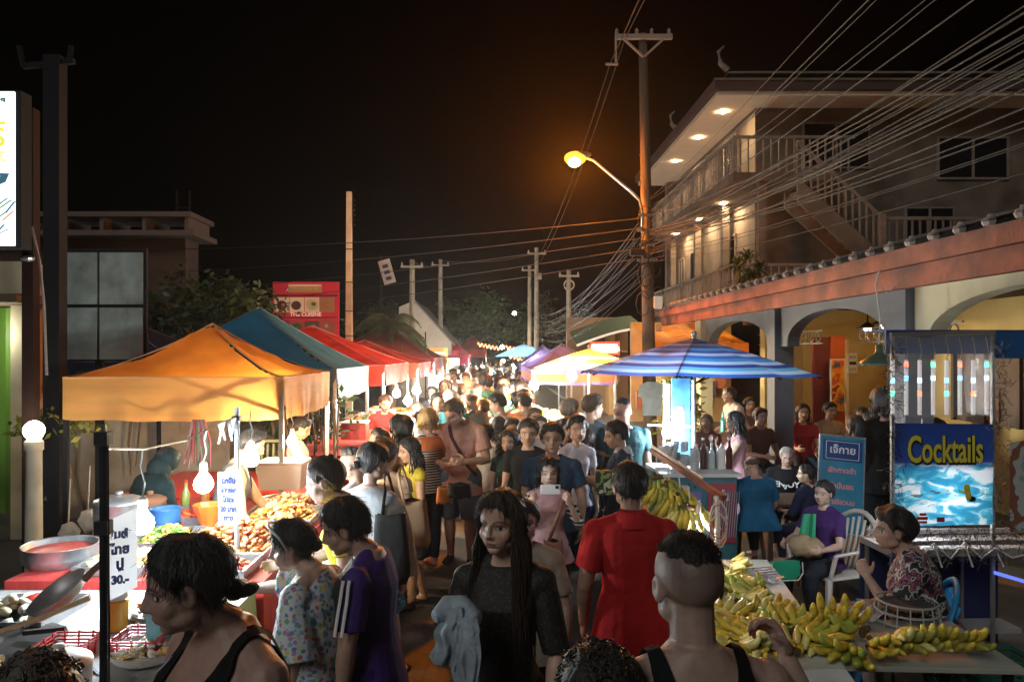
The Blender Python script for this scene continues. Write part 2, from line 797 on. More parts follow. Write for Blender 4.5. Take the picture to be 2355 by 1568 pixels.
        mb.ball(q(0, .07, -.13), (.275 * h, .315 * h, .34 * h), seg=20, rg=14, rot=rot)
        mb.ball(q(0, .20, -.37), (.13 * h, .13 * h, .10 * h), seg=14, rg=10, rot=rot)
        for sg in (-1, 1):
            mb.ball(q(sg * .16, .17, -.12), (.13 * h, .14 * h, .15 * h), seg=12, rg=8, rot=rot)
            mb.ball(q(sg * .20, .03, -.27), (.09 * h, .16 * h, .11 * h), seg=12, rg=8, rot=rot)
            er = Matrix((Hd @ rz(sg * R(-22)) @ rx(R(-12))).tolist())
            mb.ball(q(sg * .345, -.06, -.03), (.035 * h, .095 * h, .145 * h), seg=12, rg=8, rot=er)
        mb.tube([q(0, .37, .06), q(0, .405, -.03), q(0, .447, -.12), q(0, .40, -.15)], [.033 * h, .042 * h, .052 * h, .042 * h], 10)
        for sg in (-1, 1):
            mb.ball(q(sg * .050, .385, -.132), (.04 * h, .05 * h, .035 * h), seg=8, rg=6, rot=rot)
        V, F = voxel(mb, vox, 2 if vox < .009 else 1)
        if detail:
            V, F = s.refine_face(V, F, detail)
        Q = (V - hc) @ Hd / h
        N = normals(V, F)
        inh = (np.abs(Q[:, 0]) < .5) & (Q[:, 1] > .0) & (np.abs(Q[:, 2]) < .6)

        def gs(cx, cz, sx, sz):
            return np.exp(-((np.abs(Q[:, 0]) - cx) / sx) ** 2 - ((Q[:, 2] - cz) / sz) ** 2) * inh

        def gc(cz, sx, sz):
            return np.exp(-(Q[:, 0] / sx) ** 2 - ((Q[:, 2] - cz) / sz) ** 2) * inh
        fwd = Hd @ np.array([0, 1, 0])
        up = Hd @ np.array([0, 0, 1])
        d = -gs(.150, .0, .085, .055) * .062 + gs(.15, .0, .055, .03) * .03 + gs(.14, .085, .12, .03) * .022
        d += gc(-.245, .10, .022) * .024 + gc(-.292, .085, .024) * .026 - gc(-.268, .10, .008) * .018 - gc(-.335, .09, .022) * .02
        d -= gc(-.195, .018, .03) * .008
        d[Q[:, 1] < .12] = 0
        V = V + fwd[None, :] * (d * h)[:, None]
        # ear hollows
        ear = np.exp(-((np.abs(Q[:, 0]) - .37) / .06) ** 2 - ((Q[:, 1] + .035) / .04) ** 2 - ((Q[:, 2] + .01) / .07) ** 2)
        sx = Hd @ np.array([1, 0, 0])
        V = V - sx[None, :] * (np.sign(Q[:, 0]) * ear * .035 * h)[:, None]
        s.Q = (V - hc) @ Hd / h
        s.V, s.F, s.N = V, F, N
        col = np.tile(np.array(base), (len(V), 1))
        X, Z, Y = np.abs(Q[:, 0]), Q[:, 2], Q[:, 1]
        fr = inh & (Y > .2)

        def paint(mask, c, k=1.):
            col[mask] = col[mask] * (1 - k) + np.array(c) * k
        paint(fr & (gs(.19, -.14, .09, .07) > .4), (base[0] * 1.05, base[1] * .86, base[2] * .84), .5)
        lip = lips or (base[0] * .72, base[1] * .45, base[2] * .48)
        paint(fr & (Q[:, 0] ** 2 / .098 ** 2 + (Z + .268) ** 2 / .042 ** 2 < 1), lip, .85)
        paint(fr & (X < .09) & (np.abs(Z + .268) < .007), (base[0] * .25, base[1] * .15, base[2] * .15), .8)
        ex = (X - .15)
        paint(fr & (ex ** 2 / .085 ** 2 + (Z + .002) ** 2 / .036 ** 2 < 1), (.03, .02, .018), .75)
        paint(fr & (ex ** 2 / .066 ** 2 + (Z + .004) ** 2 / .024 ** 2 < 1), (.62, .60, .57))
        paint(fr & (ex ** 2 + (Z + .002) ** 2 < .027 ** 2), (.02, .012, .01))
        bz = .088 + .03 * np.sin(np.clip((X - .05) / .2, 0, 1) * PI)
        paint(fr & (X > .055) & (X < .245) & (np.abs(Z - bz) < .018), brow, .8)
        paint(fr & (np.abs(X - .035) < .02) & (np.abs(Z + .175) < .01), (base[0] * .4, base[1] * .25, base[2] * .25), .8)
        if stub:
            az = np.abs(np.degrees(np.arctan2(Q[:, 0], Q[:, 1] + .02)))
            zt = np.interp(az, [0, 35, 60, 78, 92, 112, 135, 180], [.30, .27, .17, 0, .10, -.08, -.20, -.26])
            k = np.clip((Z - zt) / .42, 0, 1) * (np.abs(Q[:, 1]) < .6) * (X < .6) * (Z < .7) * ~((X > .335) & (Z < .09))
            k = (k ** 1.1 * stub)[:, None]
            col[:] = col * (1 - k) + np.array([.05, .04, .035]) * k
        if beard:
            paint(inh & (Z < -.2) & (Z > -.52) & (X < .3) & ~(fr & (Q[:, 0] ** 2 / .11 ** 2 + (Z + .268) ** 2 / .05 ** 2 < 1)), beard, .75)
        s.col = col
        return V, F, col

    def refine_face(s, V, F, times):
        """split the quads of the face so that eyes and lips stay sharp"""
        for _ in range(times):
            Q = (V - s.hc) @ s.Hd / s.h
            inr = (np.abs(Q[:, 0]) < .30) & (Q[:, 1] > .18) & (Q[:, 2] > -.42) & (Q[:, 2] < .2)
            sel = inr[F].all(axis=1)
            if not sel.any():
                return V, F
            bm = bmesh.new()
            vs = [bm.verts.new(v) for v in V]
            fs = [bm.faces.new([vs[i] for i in f]) for f in F]
            ed = set()
            for i in np.nonzero(sel)[0]:
                ed.update(fs[i].edges)
            bmesh.ops.subdivide_edges(bm, edges=list(ed), cuts=1, use_grid_fill=True)
            bmesh.ops.triangulate(bm, faces=[f for f in bm.faces if len(f.verts) > 4])
            bm.verts.index_update()
            V = np.array([v.co[:] for v in bm.verts])
            F = np.array([([v.index for v in f.verts] * 2)[:4] if len(f.verts) == 4 else
                          [f.verts[0].index, f.verts[1].index, f.verts[2].index, f.verts[2].index] for f in bm.faces])
            bm.free()
            V = lap(V, F, .3)
        return V, F

    def hand(s, mb, a):
        H = s.H
        wr, hd = Vector(a['wr']), Vector(a['hd'])
        sg = a['sg']
        n = Vector(a['n']) if a.get('n') is not None else Vector((-sg, 0, 0))
        n = (n - hd * n.dot(hd)).normalized()      # palm normal
        w = hd.cross(n) * sg                        # towards the thumb
        cu = a['curl']
        pl = .056 * H
        rot = Matrix((w * 1., n, hd)).transposed()
        if rot.determinant() < 0:
            rot = Matrix((-w, n, hd)).transposed()
        mb.ball(wr + hd * pl * .55, (.024 * H, .0105 * H, pl * .62), rot=rot, seg=12, rg=8)
        for i, (o, ln) in enumerate(((.018, .044), (.006, .049), (-.006, .046), (-.0175, .037))):
            p = wr + hd * pl * (.98 - .05 * abs(i - 1)) + w * o * H
            d = hd + w * (o * 4)
            d.normalize()
            pts = [p - d * .01]
            ang = 0
            for k, fr in enumerate((.42, .32, .26)):
                ang += cu * (.9 + .1 * i)
                dd = d * math.cos(ang) + n * math.sin(ang)
                pts.append(pts[-1] + dd * (ln * H * fr + (.01 if k == 0 else 0)))
            r = .0056 * H
            mb.tube(pts, [r, r * .98, r * .88, r * .7], 8)
            mb.ball(pts[-1], r * .72, seg=8, rg=6)
        tb = wr + hd * pl * .25 + w * .02 * H
        p1 = tb + (w * .75 + hd * .8 + n * .3).normalized() * .024 * H
        p2 = p1 + (w * .35 + hd * .9 + n * (.3 + cu)).normalized() * .022 * H
        mb.tube([tb - w * .01 * H, tb, p1, p2], [.008 * H, .0085 * H, .0068 * H, .005 * H], 8)
        mb.ball(p2, .0052 * H, seg=8, rg=6)

    def foot(s, mb, l, k=1., sole=False):
        H = s.H
        an = l['an']
        d2 = l['d2']
        f = np.array([math.sin(l['sp']) * l['sg'] * .7, 1, 0])
        tl = R(l['toe'])
        f = np.array([f[0] * math.cos(tl), math.cos(tl), -math.sin(tl)])
        f /= np.linalg.norm(f)
        x, y, z = frame_from(f)
        rot = Matrix((x, y, z)).transposed()
        b = an + np.array([0, 0, -.018 * H])
        mb.ball(Vector(b) + Vector(f) * .012 * H, (.022 * H * k, .020 * H * k, .040 * H * k), rot=rot)
        mb.ball(Vector(b) + Vector(f) * .050 * H - Vector((0, 0, .004 * H)), (.026 * H * k, .016 * H * k, .050 * H * k), rot=rot)
        mb.ball(Vector(b) + Vector(f) * .080 * H - Vector((0, 0, .008 * H)), (.027 * H * k, .0115 * H * k, .032 * H * k), rot=rot)
        mb.tube([an + d2 * -.03 * H, an, b + f * .03 * H], [.021 * H, .023 * H, .018 * H], 8)

    # ---- hair
    def hair_cap(s, style, thick, seed=0, rough=.25):
        Q, V, F = s.Q, s.V, s.F
        az = np.abs(np.degrees(np.arctan2(Q[:, 0], Q[:, 1] + .02)))
        tabs = {'short': ([0, 35, 60, 78, 92, 112, 135, 180], [.30, .27, .17, -.02, .10, -.08, -.20, -.24]),
                'fade': ([0, 35, 60, 80, 100, 140, 180], [.35, .34, .34, .35, .35, .33, .30]),
                'long': ([0, 30, 55, 75, 95, 120, 180], [.34, .28, .12, -.10, -.20, -.38, -.40]),
                'up': ([0, 30, 55, 75, 92, 115, 140, 180], [.34, .28, .15, .04, .12, -.10, -.24, -.28]),
                'bald': ([0, 60, 85, 95, 120, 180], [.9, .9, .06, .10, .04, .02])}
        zt = np.interp(az, *tabs[style]) + .018 * np.sin(np.degrees(np.arctan2(Q[:, 0], Q[:, 1] + .02)) * .16 + seed) + .012 * np.sin(az * .41 + seed * 2)
        zz = Q[:, 2]
        dz = zz - zt
        k = np.clip(dz / .14, 0, 1)
        k = k * k * (3 - 2 * k)
        if style == 'bald':
            k = k * np.clip((.30 - zz) / .1, 0, 1)
            dz = np.minimum(dz, .32 - zz)
        inside = (np.abs(Q[:, 0]) < .6) & (np.abs(Q[:, 1]) < .6) & (zz > -.6) & (zz < .7)
        off = thick * s.h * (.18 + .82 * k) * (1 + rough * fold_noise(Q * .25, seed, 2.2, (1.6, 1.6, .5)) * 2) + .004 * s.h
        ok = inside & (dz > 0) & ~((np.abs(Q[:, 0]) > .335) & (zz < .09) & (Q[:, 1] > -.14) & (Q[:, 1] < .1))
        N = normals(V, F)
        far = np.where(inside, 1., -1.)
        fe = np.where((np.abs(Q[:, 0]) > .335) & (zz < .09) & (Q[:, 1] > -.14) & (Q[:, 1] < .1), -.05, 1.)
        return clip(V + N * off[:, None], F, np.minimum(np.minimum(dz, far), fe))

    def hq(s, x, y, z):
        return Vector(s.hc + s.Hd @ (np.array([x, y, z]) * s.h))


def join_np(parts):
    Vs, Fs, o = [], [], 0
    for V, F in parts:
        Vs.append(V)
        Fs.append(F + o)
        o += len(V)
    return np.vstack(Vs), np.vstack(Fs)


def clip(V, F, fld):
    """keep the part of the surface where fld > 0, cut cleanly through the faces"""
    pos = fld > 0
    n = pos[F].sum(axis=1)
    whole = F[n == F.shape[1]]
    mixed = F[(n > 0) & (n < F.shape[1])]
    newV, cache, extra = [], {}, []
    base = len(V)

    def cut(a, b):
        key = (min(a, b), max(a, b))
        if key not in cache:
            t = fld[a] / (fld[a] - fld[b])
            cache[key] = base + len(newV)
            newV.append(V[a] + (V[b] - V[a]) * t)
        return cache[key]
    for f in mixed:
        q = [int(i) for k, i in enumerate(f) if i != f[k - 1]]
        out = []
        for k in range(len(q)):
            a, b = q[k], q[(k + 1) % len(q)]
            if pos[a]:
                out.append(a)
            if pos[a] != pos[b]:
                out.append(cut(a, b))
        for i in range(1, len(out) - 1):
            if len({out[0], out[i], out[i + 1]}) == 3:
                extra.append((out[0], out[i], out[i + 1], out[i + 1]))
    V2 = np.vstack([V] + ([np.array(newV)] if newV else []))
    F2 = np.vstack([whole] + ([np.array(extra)] if extra else []))
    used = np.unique(F2)
    mp = -np.ones(len(V2), dtype=int)
    mp[used] = np.arange(len(used))
    return V2[used], mp[F2]


def mb_np(mb):
    V = np.array([tuple(v) for v in mb.v], dtype=float)
    F = []
    for f in mb.f:
        if len(f) == 4:
            F.append(f)
        elif len(f) == 3:
            F.append((f[0], f[1], f[2], f[2]))
        else:
            for i in range(1, len(f) - 1):
                F.append((f[0], f[i], f[i + 1], f[i + 1]))
    return V, np.array(F)


def fix(o):
    o.data.validate()
    return o


def strands(b, n, length, seed, az0=70, wr=.02, wave=.03, front=.0, spread=1., part=True):
    """locks of long hair falling from the crown"""
    rs = random.Random(seed)
    mb = MB()
    for i in range(n):
        az = R(rs.uniform(az0, 180)) * rs.choice((-1, 1))
        el = rs.uniform(-.1, 1.25)
        sx, sy = math.sin(az), math.cos(az)
        r0 = math.cos(el)
        p = [(.03 * sx, -.02, .53)] if rs.random() < .45 else [(.34 * r0 * sx, -.05 + .43 * r0 * sy, .14 + .40 * math.sin(el))]
        out = 1.06 + rs.uniform(0, .12)
        p.append((.345 * out * sx, -.045 + .43 * out * sy, .12))
        p.append((.34 * out * sx * spread, -.06 + .40 * out * sy, -.15))
        L = length * rs.uniform(.75, 1.0)
        q0 = [b.hq(*a) for a in p]
        a = q0[-1]
        down = Vector((0, 0, -1))
        outw = Vector(b.Hd @ np.array([sx * .5, sy * .5 - .1, 0]))
        ph = rs.uniform(0, 6.28)
        for k in range(1, 8):
            t = k / 7
            ws = wave * b.H * math.sin(ph + t * 5) * .4
            q0.append(a + down * L * t + outw * (.09 * t * L * 1.2 + .015) * spread + Vector((ws, ws * .6, 0)) + Vector((0, front * t * L, 0)))
        m = len(q0)
        rad = [wr * b.h * 1.4 * (.45 + .55 * math.sin(PI * min(1, (k + 1) / m * 1.2) * .75)) for k in range(m)]
        rad[-1] *= .25
        mb.tube(q0, rad, 5, flat=.45)
    return mb_np(mb)


def garment(b, kind, vox, g, seed, fold=.004, **k):
    """a shirt, shorts, skirt ... as one closed skin over the body; returns V, F"""
    mb = MB()
    H = b.H
    if kind == 'top':
        b.torso(mb, g, hem=k.get('hem', -.03), flare=k.get('flare', .010), z1=.318 if not k.get('tank') else .34)
        sl = k.get('sleeve', .55)
        b.yoke(mb, g)
        if sl > 0:
            lo = k.get('loose', 1.35)
            for a in b.arms:
                mb.ball(a['sh'], b.arm_r(0) + g)
                pts = b.arm_pts(a, 0.0, sl, 8)
                rad = [max(b.arm_r(sl * i / 7) * (1 + (lo - 1) * (.25 + .75 * i / 7)), b.arm_r(sl * i / 7) + g * .8) for i in range(8)]
                mb.tube(pts, rad, 12)
                mb.ball(a['sh'] - b.T @ np.array([a['sg'] * .010 * H, 0, .008 * H]), .035 * H * (.6 + .4 * b.b) + g * 1.1)
    elif kind in ('shorts', 'trousers'):
        b.torso(mb, g, z1=k.get('waist', .04))
        t1 = k.get('len', .8 if kind == 'shorts' else 1.93)
        lo = k.get('loose', 1.18)
        for l in b.legs:
            pts = b.leg_pts(l, 0, t1, 10)
            rad = [b.leg_r(t1 * i / 9) * (lo if kind == 'shorts' else 1.08) + g * (1 + (.6 if kind == 'trousers' else 1) * i / 9) for i in range(10)]
            mb.tube(pts, rad, 14)
            mb.ball(pts[0], rad[0])
            if t1 > 1:
                mb.ball(l['k'], b.leg_r(1) * 1.08 + g)
    elif kind == 'skirt':
        L = k.get('len', .9)
        rr = []
        for i in range(8):
            t = i / 7
            z = .05 - (.05 + L * .235) * t
            a = (.096 + .03 * t * k.get('flare', 1.)) * b.b + g / H
            ring = []
            for j in range(20):
                an = 2 * PI * j / 20
                ring.append(b.p0 + np.array([math.cos(an) * a, math.sin(an) * a * .8, z]) * H)
            rr.append(ring)
        mb.rings(rr)
    elif kind == 'shoes':
        for l in b.legs:
            b.foot(mb, l, k.get('k', 1.18))
    elif kind == 'cape':
        rr = []
        hem = k.get('hem', -.05)
        for i in range(11):
            t = i / 10
            z = .325 + (hem - .325) * t
            a = np.interp(t, [0, .08, .2, .5, 1], [.04, .085, .125, .15, .17]) * k.get('w', 1.)
            dd = np.interp(t, [0, .08, .2, .5, 1], [.04, .06, .08, .10, .12]) * k.get('w', 1.)
            ring = []
            for j in range(28):
                an = 2 * PI * j / 28
                rip = 1 + .06 * t * math.sin(an * 7 + seed)
                ring.append(b.tp(math.cos(an) * a * rip, math.sin(an) * dd * rip - .005, z))
            rr.append(ring)
        mb.rings(rr)
        sl = k.get('sleeve', .8)
        if sl:
            for a in b.arms:
                pts = b.arm_pts(a, 0, sl, 8)
                lo = k.get('loose', 1.9)
                mb.tube(pts, [b.arm_r(0) * (1.2 + (lo - 1.2) * i / 7) for i in range(8)], 12)
                mb.ball(a['sh'] - b.T @ np.array([a['sg'] * .010 * H, 0, .008 * H]), .037 * H * (.6 + .4 * b.b) + g)
    V, F = voxel(mb, vox, 2)
    N = normals(V, F)
    d = fold_noise(V, seed, k.get('fs', .8), k.get('aniso', (1, 1, .4))) * fold
    V = V + N * d[:, None]
    if k.get('tank'):
        # cut neck and arm holes
        L = (V - b.p0) @ b.T / H
        x, y, z = np.abs(L[:, 0]), L[:, 1], L[:, 2]
        nb, nf = k.get('nb', .27), k.get('nf', .235)
        nz = np.where(y < -.005, nb, nf) + 22 * np.clip(x - .034, 0, 1) ** 1.5
        xa = (.088 if b.sex == 'm' else .080) * b.b ** .5 - .016 * np.clip((z - .24) / .06, 0, 1)
        f1 = nz - z
        f2 = -np.minimum(x - xa, z - .195 - .02 * np.clip((.11 - x) / .03, 0, 1))
        V, F = clip(V, F, np.minimum(np.minimum(f1, f2), .13 * b.b - x))
    return V, F


TAN = (.40, .235, .155)
PALE = (.60, .39, .30)
MID = (.50, .31, .22)
BLK = (.012, .010, .010)
DKB = (.030, .017, .011)


def person(pos, face, label, H=1.62, sex='m', vox=.008, detail=1, skin=MID, hair='short', hc=BLK, ht=.09, strand=None,
           clothes=(), group=None, seed=0, bun=None, lips=None, beard=None, stub=None, extras=None, cat='person', feet=True, **pose):
    """body (one mesh) > hair, clothes. face: compass of the body, degrees, 0 = away from the camera, 90 = picture left, 180 = to it"""
    b = Body(H=H, sex=sex, **pose)
    if len(pos) == 4:      # (photo x of the head, photo y of its top, pixels per metre there, 0)
        px, py, s_, _ = pos
        zt = 2.2 - (py - 810) / s_
        for _i in range(4):
            top = b.hc[2] + (.505 + ht * .6) * b.h * max(.8, b.Hd[2, 2])
            H = H * (1 + (zt - top) / top * (1 if pose.get('seat') is None else 1.3))
            b = Body(H=H, sex=sex, **pose)
        c, sn = math.cos(R(face)), math.sin(R(face))
        hx, hy = b.hc[0] * c - b.hc[1] * sn, b.hc[0] * sn + b.hc[1] * c
        pos = ((px - 1130) / s_ - hx, 1700 / s_ - hy)
    V, F, col = b.skin(vox, detail, skin, stub=stub, lips=lips, brow=tuple(c * 1.6 for c in hc), beard=beard, feet=feet)
    o = np_mesh("person", V, F, skin_mat(), col)
    if detail:
        fix(o)
    o.location = (pos[0], pos[1], pos[2] if len(pos) > 2 else 0)
    o.rotation_euler[2] = R(face)
    tag(o, label, cat, group)
    hm = hair_mat(hc)
    parts = []
    if hair:
        parts.append(b.hair_cap(hair, ht, seed))
        if vox < .0062 and hair:
            Vc, Fc = parts[0]
            Nc = normals(Vc, Fc)
            rs = random.Random(seed)
            fm = MB()
            cr = np.array(b.hq(0, -.15, .5))
            for _i in range(700 if hair != 'fade' else 2600):
                k = rs.randrange(len(Vc))
                n = Vector(Nc[k])
                d = Vector(Vc[k] - cr)
                d = (d - n * d.dot(n) + Vector((rs.gauss(0, .01), rs.gauss(0, .01), rs.gauss(0, .01)))).normalized()
                L = rs.uniform(.02, .05)
                if hair == 'fade':
                    L, d = rs.uniform(.002, .005), (d * .6 + n).normalized()
                p = Vector(Vc[k]) + n * .0004
                fm.tube([p, p + d * L * .5 + n * rs.uniform(.0005, .004), p + d * L + n * rs.uniform(-.001, .009)], [.0009, .0008, .0003], 3)
            parts.append(mb_np(fm))
    if strand:
        parts.append(strands(b, seed=seed, **strand))
    if bun:
        mb = MB()
        for (x, y, z, r) in bun:
            rr = r if hasattr(r, '__len__') else (r, r, r)
            mb.ball(b.hq(x, y, z), tuple(q * b.h for q in rr), seg=16, rg=12, rot=Matrix(b.Hd.tolist()))
        V2, F2 = mb_np(mb)
        V2 = V2 + (fold_noise(V2, seed, 2.) * .10 * b.h * .2)[:, None]
        parts.append((V2, F2))
    if parts:
        V2, F2 = join_np(parts)
        fix(np_mesh("hair", V2, F2, hm, parent=o))
    for i, c in enumerate(clothes):
        c = dict(c)
        nm, kd, m = c.pop('name'), c.pop('kind'), c.pop('mat')
        lb = c.pop('label', None)
        V2, F2 = garment(b, kd, c.pop('vox', max(vox, .008)), c.pop('g', .013 if kd in ('top', 'cape') else .006), seed + i, **c)
        if len(F2) == 0:
            continue
        co = np_mesh(nm, V2, F2, m, parent=o)
        if lb:
            co['label'] = lb
    if extras:
        extras(b, o)
    return o, b


def C(name, kind, m, **k):
    if not hasattr(m, 'node_tree'):
        m = cloth(m)
    return dict(name=name, kind=kind, mat=m, **k)

# ------------------------------------------------------------------ ground
def ground_mat():
    m = mat("paving", (.06, .05, .045), .55)
    nt = m.node_tree
    b = nt.nodes["Principled BSDF"]
    tc = node(nt, "ShaderNodeTexCoord")
    n1 = node(nt, "ShaderNodeTexNoise")
    n1.inputs["Scale"].default_value = .9
    n1.inputs["Detail"].default_value = 7
    n1.inputs["Roughness"].default_value = .65
    nt.links.new(tc.outputs["Object"], n1.inputs[0])
    cr = ramp(nt, [(0, (.030, .028, .026)), (.45, (.042, .038, .035)), (.60, (.075, .050, .038)), (.78, (.10, .068, .052))], 'LINEAR')
    nt.links.new(n1.outputs[0], cr.inputs[0])
    v = node(nt, "ShaderNodeTexVoronoi", feature='DISTANCE_TO_EDGE')
    v.inputs["Scale"].default_value = 2.2
    nt.links.new(tc.outputs["Object"], v.inputs[0])
    mr = node(nt, "ShaderNodeMapRange")
    mr.inputs[1].default_value = .0
    mr.inputs[2].default_value = .035
    nt.links.new(v.outputs[0], mr.inputs[0])
    mx = node(nt, "ShaderNodeMix", data_type='RGBA')
    nt.links.new(mr.outputs[0], mx.inputs[0])
    mx.inputs[6].default_value = (.018, .016, .014, 1)
    nt.links.new(cr.outputs[0], mx.inputs[7])
    n2 = node(nt, "ShaderNodeTexNoise")
    n2.inputs["Scale"].default_value = 60
    n2.inputs["Detail"].default_value = 3
    nt.links.new(tc.outputs["Object"], n2.inputs[0])
    m2 = node(nt, "ShaderNodeMapRange")
    m2.inputs[3].default_value = .6
    m2.inputs[4].default_value = 1.4
    nt.links.new(n2.outputs[0], m2.inputs[0])
    sc = node(nt, "ShaderNodeVectorMath", operation='SCALE')
    nt.links.new(mx.outputs[2], sc.inputs[0])
    nt.links.new(m2.outputs[0], sc.inputs["Scale"])
    nt.links.new(sc.outputs[0], b.inputs["Base Color"])
    bp = node(nt, "ShaderNodeBump")
    bp.inputs["Strength"].default_value = .5
    bp.inputs["Distance"].default_value = .01
    nt.links.new(n2.outputs[0], bp.inputs["Height"])
    nt.links.new(bp.outputs[0], b.inputs["Normal"])
    return m


mb = MB()
mb.quad((-120, -30, -.004), (120, -30, -.004), (120, 300, -.004), (-120, 300, -.004))
tag(mb.build("ground", mat("soil", (.035, .03, .025), .9, var=.3, vscale=1.5)), kind="structure")
mb = MB()
mb.quad((-2.7, -8, 0), (3.4, -8, 0), (3.4, 120, 0), (-2.7, 120, 0))
tag(mb.build("road", ground_mat()), kind="structure")
mb = MB()
mb.box2((3.4, -8, -.05), (7, 60, .12))
tag(mb.build("pavement", mat("pavement_concrete", (.10, .095, .085), .8, var=.25, vscale=2.5, bump=.3)), kind="structure")
# faded paint line on the road under the banana tables
mb = MB()
mb.sheet((1.62, 1.9, .004), (1.74, 1.9, .004), (2.06, 3.35, .004), (1.94, 3.35, .004), nu=2, nv=6)
tag(mb.build("road_marking", mat("road_paint", (.42, .42, .40), .7, dirt=(.06, .055, .05), dscale=9)), kind="structure")

# ------------------------------------------------------------------ shared materials
M_conc = mat("old_concrete", (.36, .31, .24), .85, var=.2, vscale=3, dirt=(.18, .14, .10), dscale=2)
M_cream = mat("cream_plaster", (.55, .50, .34), .8, var=.1, vscale=2, dirt=(.35, .30, .20), dscale=1.2)
M_yellow = mat("yellow_plaster", (.62, .48, .20), .8, var=.1, vscale=2)
M_slate = mat("slate_plaster", (.13, .15, .19), .75, var=.15, vscale=3)
M_dark = mat("dark_metal", (.014, .014, .016), .8, spec=.08)
M_steel = mat("galvanised_steel", (.50, .52, .55), .35, metal=.85, var=.15, vscale=20)
M_white = mat("white_plastic", (.78, .78, .76), .4)
M_paper = mat("paper", (.80, .82, .84), .8)
M_wood = mat("dark_wood", (.10, .055, .03), .6, var=.3, vscale=6, stretch=(1, 1, .2))
M_red = mat("red_plastic", (.50, .03, .02), .4)
M_black = mat("black_plastic", (.015, .015, .017), .45)
M_ink = mat("dark_ink", (.03, .04, .08), .7)
M_glass = mat("dark_glass", (.01, .012, .014), .12)
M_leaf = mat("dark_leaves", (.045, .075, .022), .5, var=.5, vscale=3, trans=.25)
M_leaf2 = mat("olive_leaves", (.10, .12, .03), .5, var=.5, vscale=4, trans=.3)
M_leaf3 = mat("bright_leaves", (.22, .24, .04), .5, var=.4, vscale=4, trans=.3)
M_bark = mat("bark", (.11, .075, .05), .9, var=.4, vscale=8, bump=.8, stretch=(1, 1, .2))


# ------------------------------------------------------------------ old concrete restaurant arcade, right
def arch_wall(mb, X, Y0, Y1, zt, zs, rise, jamb, th=.16, m=None, n=18):
    """wall across the span Y0..Y1 in the plane x = X with an arch cut out of it"""
    pr = []
    a, b = Y0 + jamb, Y1 - jamb
    c, r = (a + b) / 2, (b - a) / 2
    for i in range(n + 1):
        t = PI * i / n
        pr.append((c - r * math.cos(t), zs + rise * math.sin(t)))
    low = [(Y0, zs - .06)] + [(a, zs - .06)] + pr + [(b, zs - .06)] + [(Y1, zs - .06)]
    for x, fl in ((X, 0), (X + th, 1)):
        vs, fs = [], []
        for (y, z) in low:
            vs += [(x, y, z), (x, y, zt)]
        for i in range(len(low) - 1):
            f = (2 * i, 2 * i + 1, 2 * i + 3, 2 * i + 2)
            fs.append(f if not fl else f[::-1])
        mb.add(vs, fs, m)
    vs, fs = [], []
    for (y, z) in low:
        vs += [(X, y, z), (X + th, y, z)]
    for i in range(len(low) - 1):
        fs.append((2 * i, 2 * i + 2, 2 * i + 3, 2 * i + 1))
    mb.add(vs, fs, m)
    vs = [(X, Y0, zs), (X + th, Y0, zs), (X + th, Y0, zt), (X, Y0, zt), (X, Y1, zs), (X + th, Y1, zs), (X + th, Y1, zt), (X, Y1, zt)]
    mb.add(vs, [(0, 1, 2, 3), (7, 6, 5, 4)], m)


rest = empty("restaurant_building", (4, 9, 0), label="single storey restaurant with arched arcade, grey pillars and long red tiled eave", cat="building")


def rpart(mb, name, m=None, par=None, **k):
    o = mb.build(name, m, **k)
    kid(par or rest, o)
    if not par:
        o.matrix_parent_inverse = Matrix.Translation((-4, -9, 0))
    return o


M_fascia = mat("eave_terracotta", (.25, .075, .045), .75, var=.4, vscale=2.5, dirt=(.10, .035, .028), dscale=3, bump=.4)
mb = MB()
mb.box2((3.60, 2.2, 2.76), (3.68, 15.7, 2.94))
mb.box2((3.56, 2.2, 2.945), (3.66, 15.7, 3.10))
rpart(mb, "eave", M_fascia)
mb = MB()
mb.sheet((3.5, 2.2, 3.14), (3.5, 15.8, 3.14), (8.5, 15.8, 4.3), (8.5, 2.2, 4.3), nu=2, nv=2)
mb.sheet((3.68, 2.2, 2.90), (3.68, 15.7, 2.90), (6.6, 15.7, 2.90), (6.6, 2.2, 2.90), nu=1, nv=1)
rf = rpart(mb, "roof", mat("dark_roof", (.06, .03, .025), .8))
for i in range(41):
    mb = MB()
    y = 15.5 - i * .33
    mb.lathe((3.56, y, 3.10), [(.045, 0), (.06, .03), (.05, .055), (.028, .065), (.02, .085)], 8)
    mb.tube([(3.58, y, 3.13), (3.9, y, 3.20)], .055, 8)
    rpart(mb, "tile_end", mat("tile_end_clay", (.30, .26, .24), .7, var=.3, vscale=8), rf)
for (y, wd, m1) in ((10.1, .26, M_slate), (6.95, .26, M_slate), (3.7, .26, M_slate), (13.6, .22, M_cream)):
    mb = MB()
    mb.box2((3.82, y - wd / 2, .12), (3.82 + wd, y + wd / 2, 2.9))
    mb.box2((3.79, y - wd / 2 - .03, .12), (3.85 + wd, y + wd / 2 + .03, .3))
    rpart(mb, "pillar", m1)
mb = MB()
mb.lathe((4.05, 14.3, .1), [(.11, 0), (.13, .05), (.115, .1), (.105, 2.7), (.14, 2.74), (.14, 2.82)], 18)
rpart(mb, "round_pillar", M_cream, smooth=True)
